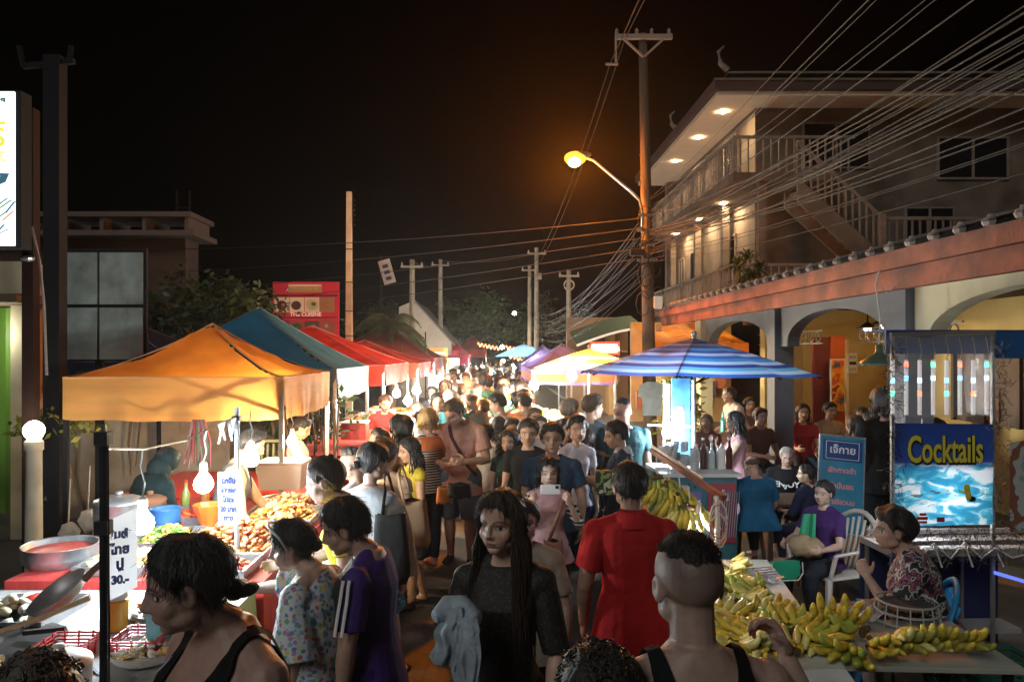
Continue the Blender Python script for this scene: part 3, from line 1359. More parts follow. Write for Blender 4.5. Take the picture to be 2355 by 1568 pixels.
for (a, b, m1) in ((7.09, 9.96, M_slate), (3.84, 6.81, M_cream), (10.24, 13.48, M_slate)):
    mb = MB()
    arch_wall(mb, 3.9, a, b, 2.9, 2.34, .36, .22, m=m1)
    rpart(mb, "arch", m1)
    mb = MB()
    k = 11
    for i in range(k):
        y = a + .5 + (b - a - 1.) * i / (k - 1)
        for sgn in (-1, 1):
            pts = [(4.75, y + .075 * math.cos(t) * sgn, 2.42 + .07 * math.sin(t)) for t in [j * .7 for j in range(9)]]
            mb.tube(pts, .010, 5)
    mb.bar((4.75, a + .35, 2.33), (4.75, b - .35, 2.33), .02)
    mb.bar((4.75, a + .35, 2.51), (4.75, b - .35, 2.51), .02)
    rpart(mb, "lattice", mat("iron_lattice", (.30, .27, .22), .6))
# back wall, cross wall, doors
mb = MB()
mb.box2((6.6, 2.2, .1), (6.8, 12.3, 2.9))
mb.box2((4.55, 12.3, .1), (5.18, 12.5, 2.9))
mb.box2((5.95, 12.3, .1), (8.0, 12.5, 2.9))
mb.box2((5.18, 12.3, 2.42), (5.95, 12.5, 2.9))
rpart(mb, "wall", M_yellow)
mb = MB()
mb.box2((6.0, 14.4, .1), (9, 14.5, 2.9))
rpart(mb, "inner_wall", mat("ochre_wall", (.50, .33, .12), .8))
mb = MB()
mb.box2((5.16, 11.85, .12), (5.42, 11.90, 2.44), mat("maroon_door", (.22, .035, .03), .6))
mb.box2((5.43, 11.82, .12), (5.66, 11.87, 2.46), mat("orange_door", (.62, .12, .02), .6))
for z in (.4, 1.1, 1.8):
    mb.box2((5.20, 11.84, z), (5.38, 11.85, z + .5), mat("maroon_panel", (.18, .03, .03), .6))
rpart(mb, "door")
mb = MB()
mb.box2((6.54, 5.2, 1.25), (6.595, 10.4, 2.35), M_wood)
for i in range(9):
    mb.box2((6.50, 5.2 + i * .65, 1.25), (6.54, 5.26 + i * .65, 2.35), M_wood)
for i in range(4):
    mb.box2((6.52, 5.9 + i * 1.2, 1.3), (6.535, 6.2 + i * 1.2, 1.7), mat("brown_panel", (.25, .11, .06), .7))
rpart(mb, "shelving")
mb = MB()
for x, y in ((4.9, 9.2), (5.6, 11.0), (5.3, 6.2)):
    mb.lathe((x, y, 2.55), [(.01, .3), (.012, .1), (.05, .08), (.10, .04), (.16, 0)], 16, M_black, cap=False)
    mb.ball((x, y, 2.54), .05, mat_glow("warm_room_bulb", (1, .55, .22), 42))
rpart(mb, "pendant_lamp", smooth=True)
# white switchboard with notices on the wall
mb = MB()
mb.box((5.99, 12.27, 2.02), (.16, .03, .34), M_white)
for i, z in enumerate((2.12, 2.02, 1.92)):
    mb.box((5.99, 12.25, z), (.11, .01, .05), M_ink if i == 1 else M_steel)
rpart(mb, "notice_board")

o = empty("wall_painting", P(1926, 885, 11.7), label="tall abstract painting in orange, red and teal beside the orange door", cat="painting")
mb = MB()
mb.box((0, 0, 0), (.22, .03, .82), M_white)
kid(o, mb.build("frame"))
mb = MB()
mb.box((0, -.02, 0), (.19, .012, .78), mat_pattern("abstract_paint", 'blotch', [(.04, .16, .18), (.7, .10, .02), (.85, .30, .02), (.9, .55, .05), (.5, .04, .02)], 4.5))
kid(o, mb.build("canvas"))
# stacked chairs on a lit shelf seen through the door
o = empty("shelf", P(1962, 895, 12.2), label="lit wooden shelf with chair backs, seen through the restaurant doorway", cat="shelf")
mb = MB()
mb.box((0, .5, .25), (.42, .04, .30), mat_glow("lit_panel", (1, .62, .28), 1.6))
mb.box((0, .3, -.22), (.5, .3, .03), M_white)
for i in range(6):
    x = -.18 + i * .07
    mb.tube([(x, .25, -.2), (x + .01, .25, .02), (x + .05, .27, .12), (x + .09, .28, .02)], .014, 6, M_wood)
kid(o, mb.build("boards"))

# green enamel lamp shade hanging in front of the arcade
o = empty("hanging_lamp", P(2022, 835, 6.6), label="wide dark green enamel lamp shade hanging under the red eave", cat="lamp")
mb = MB()
mb.lathe((0, 0, 0), [(.185, -.02), (.18, 0), (.07, .07), (.035, .10), (.03, .16), (.012, .17)], 20)
kid(o, mb.build("lamp_shade", mat("green_enamel", (.05, .09, .065), .35), smooth=True))
mb = MB()
mb.tube([(0, 0, .16), (.01, 0, .4), (-.02, .02, .7), (0, 0, .82)], .008, 5)
mb.tube([(0, 0, .7), (.08, 0, .62), (.16, 0, .70), (.3, .1, .78)], .006, 5)
kid(o, mb.build("cord", mat("grey_cord", (.35, .35, .34), .7)))


# ------------------------------------------------------------------ balcony hotel behind, right
hot = empty("balcony_building", (8, 24, 0), label="three storey cream building with lit balconies, wide flat eaves and an outside staircase", cat="building")


def hpart(mb, name, m=None, par=None, **k):
    o = mb.build(name, m, **k)
    kid(par or hot, o)
    if not par:
        o.matrix_parent_inverse = Matrix.Translation((-8, -24, 0))
    return o


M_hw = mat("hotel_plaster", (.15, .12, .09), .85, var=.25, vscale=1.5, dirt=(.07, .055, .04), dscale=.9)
M_rail = mat("rail_paint", (.20, .17, .14), .7, var=.2, vscale=5)
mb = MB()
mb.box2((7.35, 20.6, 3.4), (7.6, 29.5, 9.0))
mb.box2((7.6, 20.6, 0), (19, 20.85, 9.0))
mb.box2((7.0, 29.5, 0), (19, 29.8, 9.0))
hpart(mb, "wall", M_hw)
mb = MB()
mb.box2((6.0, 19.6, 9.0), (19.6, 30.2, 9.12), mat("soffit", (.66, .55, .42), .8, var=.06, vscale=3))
mb.box2((5.9, 19.5, 9.13), (19.7, 30.3, 9.42), mat("roof_edge", (.06, .035, .03), .8))
mb.box2((6.6, 20.2, 9.43), (19.2, 29.6, 9.72), mat("roof_edge", (.06, .035, .03)))
mb.box2((6.4, 19.95, 9.725), (19.3, 29.8, 9.78), M_rail)
mb.box2((5.86, 19.46, 9.36), (19.7, 19.49, 9.42), M_hw)
for y in (19.7, 25, 30):
    mb.tube([(6.3, y, 9.7), (6.1, y, 9.9), (6.05, y, 10.2), (6.2, y, 10.35)], [.09, .07, .05, .02], 6, M_rail)
hpart(mb, "roof")
for z in (3.55, 6.85):
    mb = MB()
    mb.box2((6.25, 19.1, z - .22), (7.35, 29.5, z))
    mb.box2((7.35, 19.1, z - .22), (9.4, 20.6, z))
    hpart(mb, "balcony_floor", M_hw)
    mb = MB()
    zt = z + .95
    mb.box2((6.26, 19.1, zt - .07), (6.34, 29.5, zt))
    mb.box2((6.34, 19.1, zt - .07), (9.4, 19.18, zt))
    for i in range(9):
        y = 19.15 + i * 1.29
        mb.box2((6.25, y - .06, z + .01), (6.35, y + .06, zt - .071))
    for i in range(52):
        y = 19.15 + i * .2
        mb.box2((6.285, y - .018, z + .005), (6.315, y + .018, zt - .072))
    for i in range(15):
        x = 6.45 + i * .2
        mb.box2((x - .018, 19.125, z + .005), (x + .018, 19.155, zt - .072))
    hpart(mb, "railing", M_rail)
for a, b in [((6.95, y, 3.56), (7.15, y + .2, 6.62)) for y in (19.2, 22.2, 25.2, 28.6)] + [((9.2, 19.1, 0), (9.45, 19.35, 6.62)), ((7.1, 19.3, 0), (7.35, 19.55, 3.3))]:
    mb = MB()
    mb.box2(a, b)
    hpart(mb, "column", M_hw)


def window(par, x, y, z, wd, hh, face, m=M_glass):
    """face 'x': on a wall facing the street, 'y': on the wall facing the camera; centre given"""
    mb = MB()
    t = .06
    if face == 'x':
        def q(a, b, c, d, e=.05):
            mb.box2((x - e, y + a, z + c), (x, y + b, z + d))
    else:
        def q(a, b, c, d, e=.05):
            mb.box2((x + a, y - e, z + c), (x + b, y, z + d))
    w2, h2 = wd / 2, hh / 2
    q(-w2, w2, h2 - t, h2)
    q(-w2, w2, -h2, -h2 + t)
    q(-w2, -w2 + t, -h2 + t, h2 - t)
    q(w2 - t, w2, -h2 + t, h2 - t)
    q(-t / 2, t / 2, -h2 + t, h2 - t)
    f = hpart(mb, "window", M_rail) if par is hot else par
    mb = MB()
    if face == 'x':
        mb.box2((x - .02, y - w2 + t, z - h2 + t), (x - .005, y + w2 - t, z + h2 - t))
    else:
        mb.box2((x - w2 + t, y - .02, z - h2 + t), (x + w2 - t, y - .005, z + h2 - t))
    p = mb.build("pane", m)
    kid(f, p)
    p.matrix_parent_inverse = f.matrix_parent_inverse.copy() if False else Matrix()
    return f


for y, z, wd, hh in ((22.6, 4.9, 1.0, 1.7), (26.4, 4.75, 1.5, 2.2), (28.4, 4.75, .8, 2.1), (22.6, 8.0, 1.2, 1.5), (26, 7.95, 1.6, 1.7)):
    window(hot, 7.34, y, z, wd, hh, 'x')
for x, z, wd, hh in ((9.6, 7.95, 1.9, 1.3), (13.4, 7.6, 2.0, 1.2), (12.2, 5.4, 1.4, 1.7), (16, 7.4, 1.6, 1.3), (10.4, 4.3, 1.0, .8)):
    window(hot, x, 20.59, z, wd, hh, 'y')
# outside staircase
mb = MB()
A, B = Vector((7.55, 18.6, 6.4)), Vector((9.6, 18.6, 4.55))
for y in (18.2, 19.0):
    mb.add([(A.x, y, A.z + .1), (A.x, y, A.z - .5), (B.x, y, B.z - .5), (B.x, y, B.z + .1),
            (A.x, y + .08, A.z + .1), (A.x, y + .08, A.z - .5), (B.x, y + .08, B.z - .5), (B.x, y + .08, B.z + .1)],
           [(0, 1, 2, 3), (7, 6, 5, 4), (0, 3, 7, 4), (1, 5, 6, 2), (0, 4, 5, 1), (3, 2, 6, 7)], M_hw)
for i in range(11):
    t = i / 10
    p = A.lerp(B, t)
    mb.box2((p.x - .1, 18.28, p.z - .08), (p.x + .12, 19.0, p.z + .02), M_hw)
mb.bar((A.x, 18.24, A.z + 1.0), (B.x, 18.24, B.z + 1.0), .08, m=M_rail)
for i in range(13):
    p = A.lerp(B, i / 12)
    mb.box2((p.x - .018, 18.22, p.z + .1), (p.x + .018, 18.26, p.z + 1.), M_rail)
mb.box2((9.6, 18.2, 4.3), (12.4, 19.1, 4.5), M_hw)
mb.box2((9.55, 18.15, 2.9), (9.7, 18.3, 5.6), M_rail)
mb.bar((9.7, 18.24, 5.5), (12.4, 18.24, 5.5), .08, m=M_rail)
for i in range(14):
    mb.box2((9.8 + i * .19, 18.22, 4.5), (9.835 + i * .19, 18.26, 5.47), M_rail)
A, B = Vector((7.9, 19.4, 2.6)), Vector((9.6, 18.9, 3.9))
mb.bar((7.4, 18.9, 3.2), (9.5, 18.9, 4.4), .5, .08, m=M_hw)
hpart(mb, "staircase")
# downlights in the soffit and over the balcony
for (x, y, z) in ((6.55, 20.9, 8.985), (6.55, 23.4, 8.985), (6.55, 26.3, 8.985), (6.9, 22.0, 6.61), (6.9, 24.6, 6.61), (6.9, 27.6, 6.61)):
    mb = MB()
    mb.lathe((x, y, z - .012), [(.11, .012), (.11, 0), (.08, 0)], 12, M_white, cap=False)
    mb.lathe((x, y, z - .004), [(.08, 0), (.001, 0)], 12, mat_glow("downlight", (1, .68, .38), 800), cap=False)
    hpart(mb, "downlight")
# broad leaved plant on the eave below the balcony
o = empty("dracaena", P(1722, 700, 16.2), label="dark spiky dracaena growing in front of the lit first floor balcony", cat="plant")
rs = random.Random(3)
mb = MB()
mb.tube([(0, 0, -.1), (.03, 0, .4), (.0, .02, .8)], [.05, .04, .03], 7)
mb.tube([(0, 0, .3), (-.22, 0, .6), (-.25, .02, .8)], [.03, .03, .02], 7)
mb.tube([(0, 0, .3), (.22, .1, .55), (.27, .12, .7)], [.03, .03, .02], 7)
mb.lathe((0, 0, -.45), [(.12, 0), (.17, .3), (.18, .36), (.1, .36)], 12)
kid(o, mb.build("trunk", M_bark))
mb = MB()
for c in ((0, .02, 1.0), (-.25, .02, .85), (.27, .12, .75), (.05, -.1, .6), (-.15, 0, .45), (.2, 0, .4)):
    for i in range(42):
        a = rs.uniform(0, 2 * PI)
        e = rs.uniform(-.5, 1.1)
        d = Vector((math.cos(a) * math.cos(e), math.sin(a) * math.cos(e), math.sin(e)))
        L = rs.uniform(.28, .45)
        s = d.cross(Vector((0, 0, 1))).normalized() * .022
        c0 = Vector(c)
        pts = [c0, c0 + d * L * .35 + Vector((0, 0, .02)), c0 + d * L * .75 - Vector((0, 0, .02)), c0 + d * L - Vector((0, 0, .14))]
        mb.add([pts[0] - s * .4, pts[0] + s * .4, pts[1] - s, pts[1] + s, pts[2] - s * .8, pts[2] + s * .8, pts[3]],
               [(0, 1, 3, 2), (2, 3, 5, 4), (4, 5, 6)])
kid(o, mb.build("crown", M_leaf))


# ------------------------------------------------------------------ trees and foliage
def leafy(mb, c, r, n, ls, rs, m=None, clumps=26, droop=.3):
    c = Vector(c)
    cl = []
    for i in range(clumps):
        v = Vector((rs.gauss(0, 1), rs.gauss(0, 1), rs.gauss(0, 1)))
        v = v.normalized() * rs.uniform(.35, 1.0)
        cl.append((Vector((v.x * r[0], v.y * r[1], v.z * r[2])), rs.uniform(.14, .34)))
    for i in range(n):
        q, k = cl[rs.randrange(clumps)]
        p = c + q + Vector((rs.gauss(0, 1) * r[0], rs.gauss(0, 1) * r[1], rs.gauss(0, 1) * r[2])) * k * .6
        d = Vector((rs.gauss(0, 1), rs.gauss(0, 1), rs.gauss(0, 1) * .6 - droop)).normalized()
        s = d.cross(Vector((rs.gauss(0, 1), rs.gauss(0, 1), rs.gauss(0, 1)))).normalized()
        L = ls * rs.uniform(.6, 1.3)
        mb.add([p, p + d * L * .5 + s * L * .22, p + d * L, p + d * L * .5 - s * L * .22], [(0, 1, 2, 3)], m)


def tree(loc, h, cr, r, n, ls, label, seed, mleaf=None, name="tree", group=None, cat="tree"):
    rs = random.Random(seed)
    o = empty(name, loc, label=label, cat=cat, group=group)
    mb = MB()
    mb.tube([(0, 0, 0), (.05, .02, h * .3), (.0, .05, h * .6)], [.16, .12, .08], 8)
    for i in range(7):
        a = rs.uniform(0, 2 * PI)
        e = Vector((math.cos(a) * r[0] * .7, math.sin(a) * r[1] * .7, cr + rs.uniform(-.4, .6) * r[2]))
        s = Vector((0, .03, h * rs.uniform(.35, .6)))
        mb.tube([s, s.lerp(e, .5) + Vector((0, 0, .15)), e], [.07, .045, .015], 6)
    kid(o, mb.build("trunk", M_bark))
    mb = MB()
    leafy(mb, (0, 0, cr), r, n, ls, rs)
    kid(o, mb.build("crown", mleaf or M_leaf))
    return o


def palm(loc, h, label, seed, n=15, L=1.5, mleaf=None):
    rs = random.Random(seed)
    o = empty("palm_tree", loc, label=label, cat="palm tree")
    mb = MB()
    mb.tube([(0, 0, 0), (.06, 0, h * .5), (0, 0, h)], [.14, .11, .10], 9)
    kid(o, mb.build("trunk", M_bark))
    mb = MB()
    for i in range(n):
        a = 2 * PI * i / n + rs.uniform(-.2, .2)
        e = rs.uniform(-.3, 1.2)
        d = Vector((math.cos(a), math.sin(a), 0))
        sp = []
        for k in range(9):
            t = k / 8
            sp.append(Vector((0, 0, h)) + d * L * (math.sin(e) * 0 + math.cos(e * .6) * t) + Vector((0, 0, L * (math.sin(e) * t - 1.0 * t * t))))
        mb.tube(sp, [.025 - .0025 * k for k in range(9)], 4)
        for k in range(1, 9):
            for j in range(3):
                t = (k - 1 + j / 3) / 8
                p = sp[k - 1].lerp(sp[k], j / 3)
                s = d.cross(Vector((0, 0, 1)))
                ll = .55 * L * math.sin(PI * min(1, t + .15)) * .8 + .08
                for sg in (-1, 1):
                    tip = p + s * sg * ll * .8 + d * ll * .35 - Vector((0, 0, ll * .55))
                    mb.add([p, p + d * .05, tip], [(0, 1, 2)])
    kid(o, mb.build("crown", mleaf or M_leaf2))
    return o


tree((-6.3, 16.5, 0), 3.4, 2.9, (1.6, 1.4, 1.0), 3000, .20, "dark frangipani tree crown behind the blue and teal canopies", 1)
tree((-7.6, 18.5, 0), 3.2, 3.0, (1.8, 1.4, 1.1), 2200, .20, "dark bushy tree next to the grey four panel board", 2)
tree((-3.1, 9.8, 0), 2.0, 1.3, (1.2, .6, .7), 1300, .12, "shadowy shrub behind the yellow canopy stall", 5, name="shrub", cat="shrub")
palm((-3.0, 22, 0), 3.1, "short palm tree with drooping fronds left of the white gable", 4, 18, 1.35)
palm((-6.4, 7.9, 0), 1.5, "dark broad leaved plant between the lamp post and the grey board", 9, 12, 1.0, M_leaf)
tree((-1.0, 52, 0), 6, 4.2, (3.4, 3, 2.6), 1800, .5, "large dim tree closing the left end of the street", 11)
tree((4.6, 60, 0), 6, 4.4, (3.6, 3, 2.6), 1800, .5, "large dim tree closing the right end of the street", 12)
tree((-6.0, 44, 0), 5, 3.6, (2.8, 3, 2.0), 1300, .45, "dim tree behind the white gable of the low house", 13)
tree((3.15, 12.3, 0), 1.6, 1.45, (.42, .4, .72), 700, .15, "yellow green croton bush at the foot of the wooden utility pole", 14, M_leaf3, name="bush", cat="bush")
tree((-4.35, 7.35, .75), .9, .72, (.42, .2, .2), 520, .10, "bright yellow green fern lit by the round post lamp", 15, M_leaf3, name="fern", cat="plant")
# hanging roots and thin stems behind the first stalls
rs = random.Random(8)
o = empty("root_thicket", (-3.4, 9.2, 0), label="thicket of thin hanging roots and stems behind the yellow stall", cat="thicket")
mb = MB()
for i in range(60):
    x, y = rs.uniform(-1.9, 1.5), rs.uniform(-.4, .5)
    z0 = rs.uniform(.2, .9)
    z1 = z0 + rs.uniform(.5, 1.3)
    mb.tube([(x, y, z1), (x + rs.uniform(-.07, .07), y, (z0 + z1) / 2), (x + rs.uniform(-.15, .15), y, z0)],
            [.018, .014, .006], 5)
for i in range(9):
    x = rs.uniform(-1.9, 1.5)
    mb.tube([(x, .1, 0), (x + rs.uniform(-.1, .1), .1, .8), (x + rs.uniform(-.3, .3), .1, 1.7)], [.05, .04, .03], 7)
kid(o, mb.build("stem", mat("root_bark", (.16, .10, .06), .9, var=.4, vscale=6)))
mb = MB()
leafy(mb, (0, .1, 1.65), (1.9, .4, .35), 900, .13, rs)
kid(o, mb.build("foliage", M_leaf))


# ------------------------------------------------------------------ left side buildings, board, sign and posts
def simple(name, label, cat, fn, loc=(0, 0, 0), rz=0., group=None, **k):
    o = empty(name, loc, rz, label, cat, group)
    fn(o)
    return o


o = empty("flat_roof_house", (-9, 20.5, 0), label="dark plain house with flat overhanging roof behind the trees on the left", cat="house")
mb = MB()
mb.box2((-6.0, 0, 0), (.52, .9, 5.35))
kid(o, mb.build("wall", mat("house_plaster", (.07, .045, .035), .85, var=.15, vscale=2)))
mb = MB()
mb.box2((-6.4, -.55, 5.36), (.95, 1.2, 5.5), mat("roof_slab", (.13, .10, .09), .8))
mb.box2((-6.4, -.6, 5.86), (.9, 1.1, 5.99), mat("roof_slab", (.36, .31, .28)))
for i in range(7):
    mb.box2((-6.2 + i * 1.15, -.5, 5.505), (-6.1 + i * 1.15, 1.0, 5.855), mat("roof_slab", (.36, .31, .28)))
mb.bar((-.15, 1, 6.0), (-.15, 1, 6.9), .05, m=M_dark)
mb.bar((.22, 1, 6.0), (.22, 1, 6.9), .05, m=M_dark)
mb.bar((-.15, 1, 6.4), (.22, 1, 6.4), .03, m=M_dark)
kid(o, mb.build("roof"))
mb = MB()
mb.box2((-1.95, -.07, 3.1), (-.6, -.005, 4.5))
f = kid(o, mb.build("window", mat("window_frame", (.40, .37, .33), .7)))
mb = MB()
mb.box2((-1.8, -.09, 3.2), (-.75, -.072, 4.35))
kid(f, mb.build("pane", M_glass))

o = empty("green_shop", (-5.6, 9.2, 0), label="low shop with bright green corrugated wall and cream roof band at the left edge", cat="shop")
mb = MB()
n = 60
vs = []
for i in range(n + 1):
    x = -3.4 + 3.5 * i / n
    vs += [(x, .03 * math.sin(i * 1.57), .2), (x, .03 * math.sin(i * 1.57), 2.75)]
mb.add(vs, [(2 * i, 2 * i + 2, 2 * i + 3, 2 * i + 1) for i in range(n)])
kid(o, mb.build("wall", mat("green_corrugated", (.20, .42, .06), .45)))
mb = MB()
mb.box2((-3.6, -.9, 2.86), (.35, .5, 3.22))
mb.box2((-3.6, -.95, 2.76), (.3, -.1, 2.855), mat("brown_beam", (.13, .09, .05), .7))
kid(o, mb.build("roof", M_cream))
for x in (.06, -2.2):
    mb = MB()
    mb.box2((x - .12, -.5, 0), (x + .12, -.26, 2.75))
    kid(o, mb.build("pillar", M_cream))
mb = MB()
mb.ball((-.24, -.62, 2.42), .085, mat_glow("wall_globe", (1, .95, .8), 25))
kid(o, mb.build("wall_lamp", smooth=True))
mb = MB()
mb.box2((.35, -.3, .2), (2.4, -.15, 1.5))
kid(o, mb.build("low_wall", M_conc))


def sign_text(par, s, size, loc, m, rot=(R(90), 0, 0), sx=1., bold=0., name="lettering", align='CENTER'):
    t = text(name, s, size, loc, rot, m, None, sx, .001, align, bold)
    kid(par, t)
    return t


# bright sign at the left edge
o = empty("lightbox_sign", (-4.44, 6.0, 3.05), label="tall bright white lightbox sign cut by the left edge", cat="sign")
mb = MB()
mb.box2((-.7, .02, 0), (.61, .16, 1.28), M_dark)
mb.box2((-.68, .0, .015), (.565, .02, 1.265), mat("lightbox_face", (.7, .8, .75), .4, emit=.85, ecol=(.80, .95, .90), var=.12, vscale=1.6))
kid(o, mb.build("box"))
for s_, sz, x, z, c in (("ภัณฑ์ไทย", .075, .50, 1.19, (.02, .10, .08)), ("RS", .19, .44, 1.09, (.01, .12, .08)), ("อร์", .26, .50, .90, (.75, .62, .05)), ("Restaurant", .17, .50, .75, (.85, .70, .35))):
    m_ = mat("sign_ink_%d" % int(z * 100), c, .6, emit=.5)
    sign_text(o, s_, sz, (x, -.004, z), m_, align='RIGHT', bold=.004)
mb = MB()
mb.add([(.05, -.003, .62), (.53, -.003, .60), (.50, -.003, .53), (.20, -.003, .40)], [(0, 1, 2, 3)], mat("sign_blue", (.03, .12, .16), .5, emit=.4))
mb.add([(.12, -.005, .60), (.46, -.005, .58), (.42, -.005, .53), (.20, -.005, .46)], [(0, 1, 2, 3)], mat("sign_lilac", (.6, .7, .75), .5, emit=.5))
for i in range(14):
    x = .1 + rs.random() * .4
    z = .05 + rs.random() * .3
    a = rs.uniform(.3, 1.2)
    mb.add([(x, -.003, z), (x + .02, -.003, z), (x + .02 + .12 * math.cos(a), -.003, z + .12 * math.sin(a)), (x + .12 * math.cos(a), -.003, z + .12 * math.sin(a))],
           [(0, 1, 2, 3)], mat("sign_leaf%d" % (i % 3), ((.05, .25, .12), (.1, .2, .3), (.6, .3, .1))[i % 3], .5, emit=.3))
kid(o, mb.build("picture"))

o = empty("sign_post", (-4.08, 6.5, 0), label="brown steel post just right of the lightbox sign", cat="post")
mb = MB()
mb.box2((-.05, 0, 0), (.05, .1, 4.35), mat("brown_steel", (.020, .010, .008), .8, spec=.08))
mb.ball((.02, -.03, 3.02), (.06, .05, .03), M_steel)
mb.tube([(.05, -.02, 3.3), (.12, -.02, 3.0), (.16, -.02, 2.6), (.2, -.05, 2.0)], .012, 5, M_steel)
kid(o, mb.build("column"))
o = empty("board_post", (-4.29, 7.2, 0), label="tall black steel mast left of the grey four panel board", cat="post")
mb = MB()
mb.box2((-.08, 0, 0), (.08, .14, 5.1))
mb.bar((-.3, .05, 5.0), (.2, .05, 5.05), .05)
mb.tube([(-.3, .05, 5.0), (-.34, .05, 5.2)], .03, 6)
mb.tube([(.15, .05, 5.05), (.17, .05, 5.2)], .03, 6)
kid(o, mb.build("mast", M_dark))
o = empty("panel_board", (-4.25, 8.3, 2.1), label="grey board of four weathered metal panels on a mast", cat="board")
for i in range(2):
    for j in range(2):
        mb = MB()
        mb.box2((-.66 + i * .51, 0, .02 + j * .62), (-.18 + i * .51, .03, .60 + j * .62))
        kid(o, mb.build("panel", mat("grey_panel", (.20, .25, .24), .55, var=.25, vscale=3, dirt=(.12, .13, .12), dscale=4)))
mb = MB()
mb.box2((-.70, .035, 0), (.36, .08, 1.27))
mb.box2((-.25, .09, -2.1), (-.17, .15, 1.1))
kid(o, mb.build("frame", M_dark))

# round globe lamp on a post
o = empty("globe_lamp", P(78, 1210, 6.3), label="white glowing globe lamp on a round concrete post at the left", cat="lamp")
o.location.z = 0
mb = MB()
mb.lathe((0, 0, 0), [(.075, 0), (.07, .3), (.062, 1.36), (.075, 1.37), (.075, 1.44), (.05, 1.46)], 14)
kid(o, mb.build("post", M_conc, smooth=True))
mb = MB()
mb.ball((0, 0, 1.535), .082, seg=20, rg=12)
kid(o, mb.build("globe", mat_glow("globe_glow", (1, .90, .72), 22), smooth=True))

# red restaurant billboard
o = empty("billboard", P(703, 712, 21), label="red restaurant billboard with food pictures beside the concrete pole", cat="billboard")
mb = MB()
mb.box((0, .06, 0), (1.88, .08, 1.58), mat("sign_red_glow", (.55, .02, .035), .5, emit=.10))  # faint emission added so the red board looks brightly lit
mb.box((0, .012, .40), (1.80, .015, .05), mat("sign_maroon", (.16, .01, .015), .5))
mb.box((0, .012, -.22), (1.80, .015, .035), mat("sign_maroon", (.16, .01, .015)))
mb.bar((-.8, .1, -3.5), (-.8, .1, -.8), .08, m=M_dark)
mb.bar((.8, .1, -3.5), (.8, .1, -.8), .08, m=M_dark)
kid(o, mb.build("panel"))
mb = MB()
cm = mat("photo_cream_glow", (.70, .50, .30), .6, emit=.10)  # cream pictures share the billboard's added emission
mb.box((-.02, .01, .60), (.95, .012, .22), mat("photo_gold", (.62, .38, .14), .6))
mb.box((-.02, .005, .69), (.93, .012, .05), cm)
for i in range(4):
    x = -.68 + i * .43
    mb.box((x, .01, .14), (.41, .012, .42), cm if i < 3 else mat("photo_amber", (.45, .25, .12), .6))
    mb.box((x, .01, -.52), (.41, .012, .40), mat("photo_brown%d" % (i % 2), ((.18, .07, .06), (.40, .12, .08))[i % 2], .6))
for i, (x, z, r1, c) in enumerate(((-.68, .12, .15, (.10, .03, .02)), (-.27, .12, .14, (.14, .04, .03)), (.18, .14, .18, (.72, .60, .34)), (.6, .12, .12, (.5, .2, .05)),
                                   (-.62, -.5, .06, (.7, .6, .35)), (-.26, -.52, .14, (.10, .10, .07)), (.18, -.5, .15, (.10, .12, .06)), (.6, -.46, .06, (.7, .35, .2)))):
    pts = [(x + r1 * math.cos(a * PI / 8), -.001 - .001 * i, z + r1 * .92 * math.sin(a * PI / 8)) for a in range(16)]
    mb.add(pts, [tuple(range(16))], mat("dish_%d" % i, c, .5))
    pts = [(x + .05 + r1 * .4 * math.cos(a * PI / 6), -.012 - .001 * i, z + .02 + r1 * .3 * math.sin(a * PI / 6)) for a in range(12)]
    mb.add(pts, [tuple(range(12))], mat("dish_top_%d" % (i % 3), ((.55, .25, .15), (.12, .05, .04), (.15, .2, .05))[i % 3], .5))
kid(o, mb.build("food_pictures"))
sign_text(o, "THE CUISINE", .155, (0, -.006, -.14), mat("sign_pale_glow", (.80, .62, .45), .6, emit=.2), bold=.003)  # lettering also given added emission to look lit
sign_text(o, "อาหารตามสั่ง & ซีฟู้ด", .095, (-.02, -.012, .60), mat("sign_pale_glow2", (.85, .62, .30), .6), bold=.002)

# plain concrete pole lit orange
o = empty("concrete_pole", P(803, 810, 18), label="square concrete pole lit orange next to the red billboard", cat="pole")
o.location.z = 0
mb = MB()
mb.box((0, 0, 3.05), (.17, .17, 6.1), taper=.7)
for z in (3.9, 2.6, 4.7, 3.2):
    mb.box((0, 0, z), (.165, .165, .02), M_dark)
for i in range(6):
    mb.box((.12 + .02 * (i % 2), 0, 5.9 - i * .12), (.05, .03, .03), M_dark)
kid(o, mb.build("column", mat("pole_concrete", (.50, .38, .26), .9, var=.2, vscale=4)))

# hanging white board on far pole, gable house
o = empty("hanging_sign", P(890, 625, 26), label="tilted white rooftop sign with dark marks above the palm", cat="sign")
mb = MB()
rot = Matrix.Rotation(R(-16), 3, 'Y')
mb.box((0, 0, 0), (.42, .06, .85), mat("dull_white", (.5, .42, .38), .7), rot=rot)
mb.box((-.22, .06, -.3), (.08, .08, 1.8), M_dark)
for i in range(3):
    mb.box(rot @ Vector((0, -.04, .2 - i * .22)), (.2, .01, .12), M_ink, rot=rot)
mb.box((-.22, .06, -2.6), (.08, .08, 2.8), M_dark)
kid(o, mb.build("panel"))
o = empty("gable_house", (-3.6, 36, 0), label="low house with a pale gable wall facing the street, beyond the palm", cat="house")
mb = MB()
mb.add([(-.9, 0, 0), (1.65, 0, 0), (1.65, 0, 2.7), (-.2, 0, 4.7), (-.9, 0, 4.4), (-.9, 9, 0), (1.65, 9, 0), (1.65, 9, 2.7), (-.2, 9, 4.7), (-.9, 9, 4.4)],
       [(0, 1, 2, 3, 4), (1, 6, 7, 2), (9, 8, 7, 6, 5), (0, 4, 9, 5)], mat("gable_plaster", (.55, .48, .38), .85, var=.15, vscale=1))
kid(o, mb.build("wall"))
mb = MB()
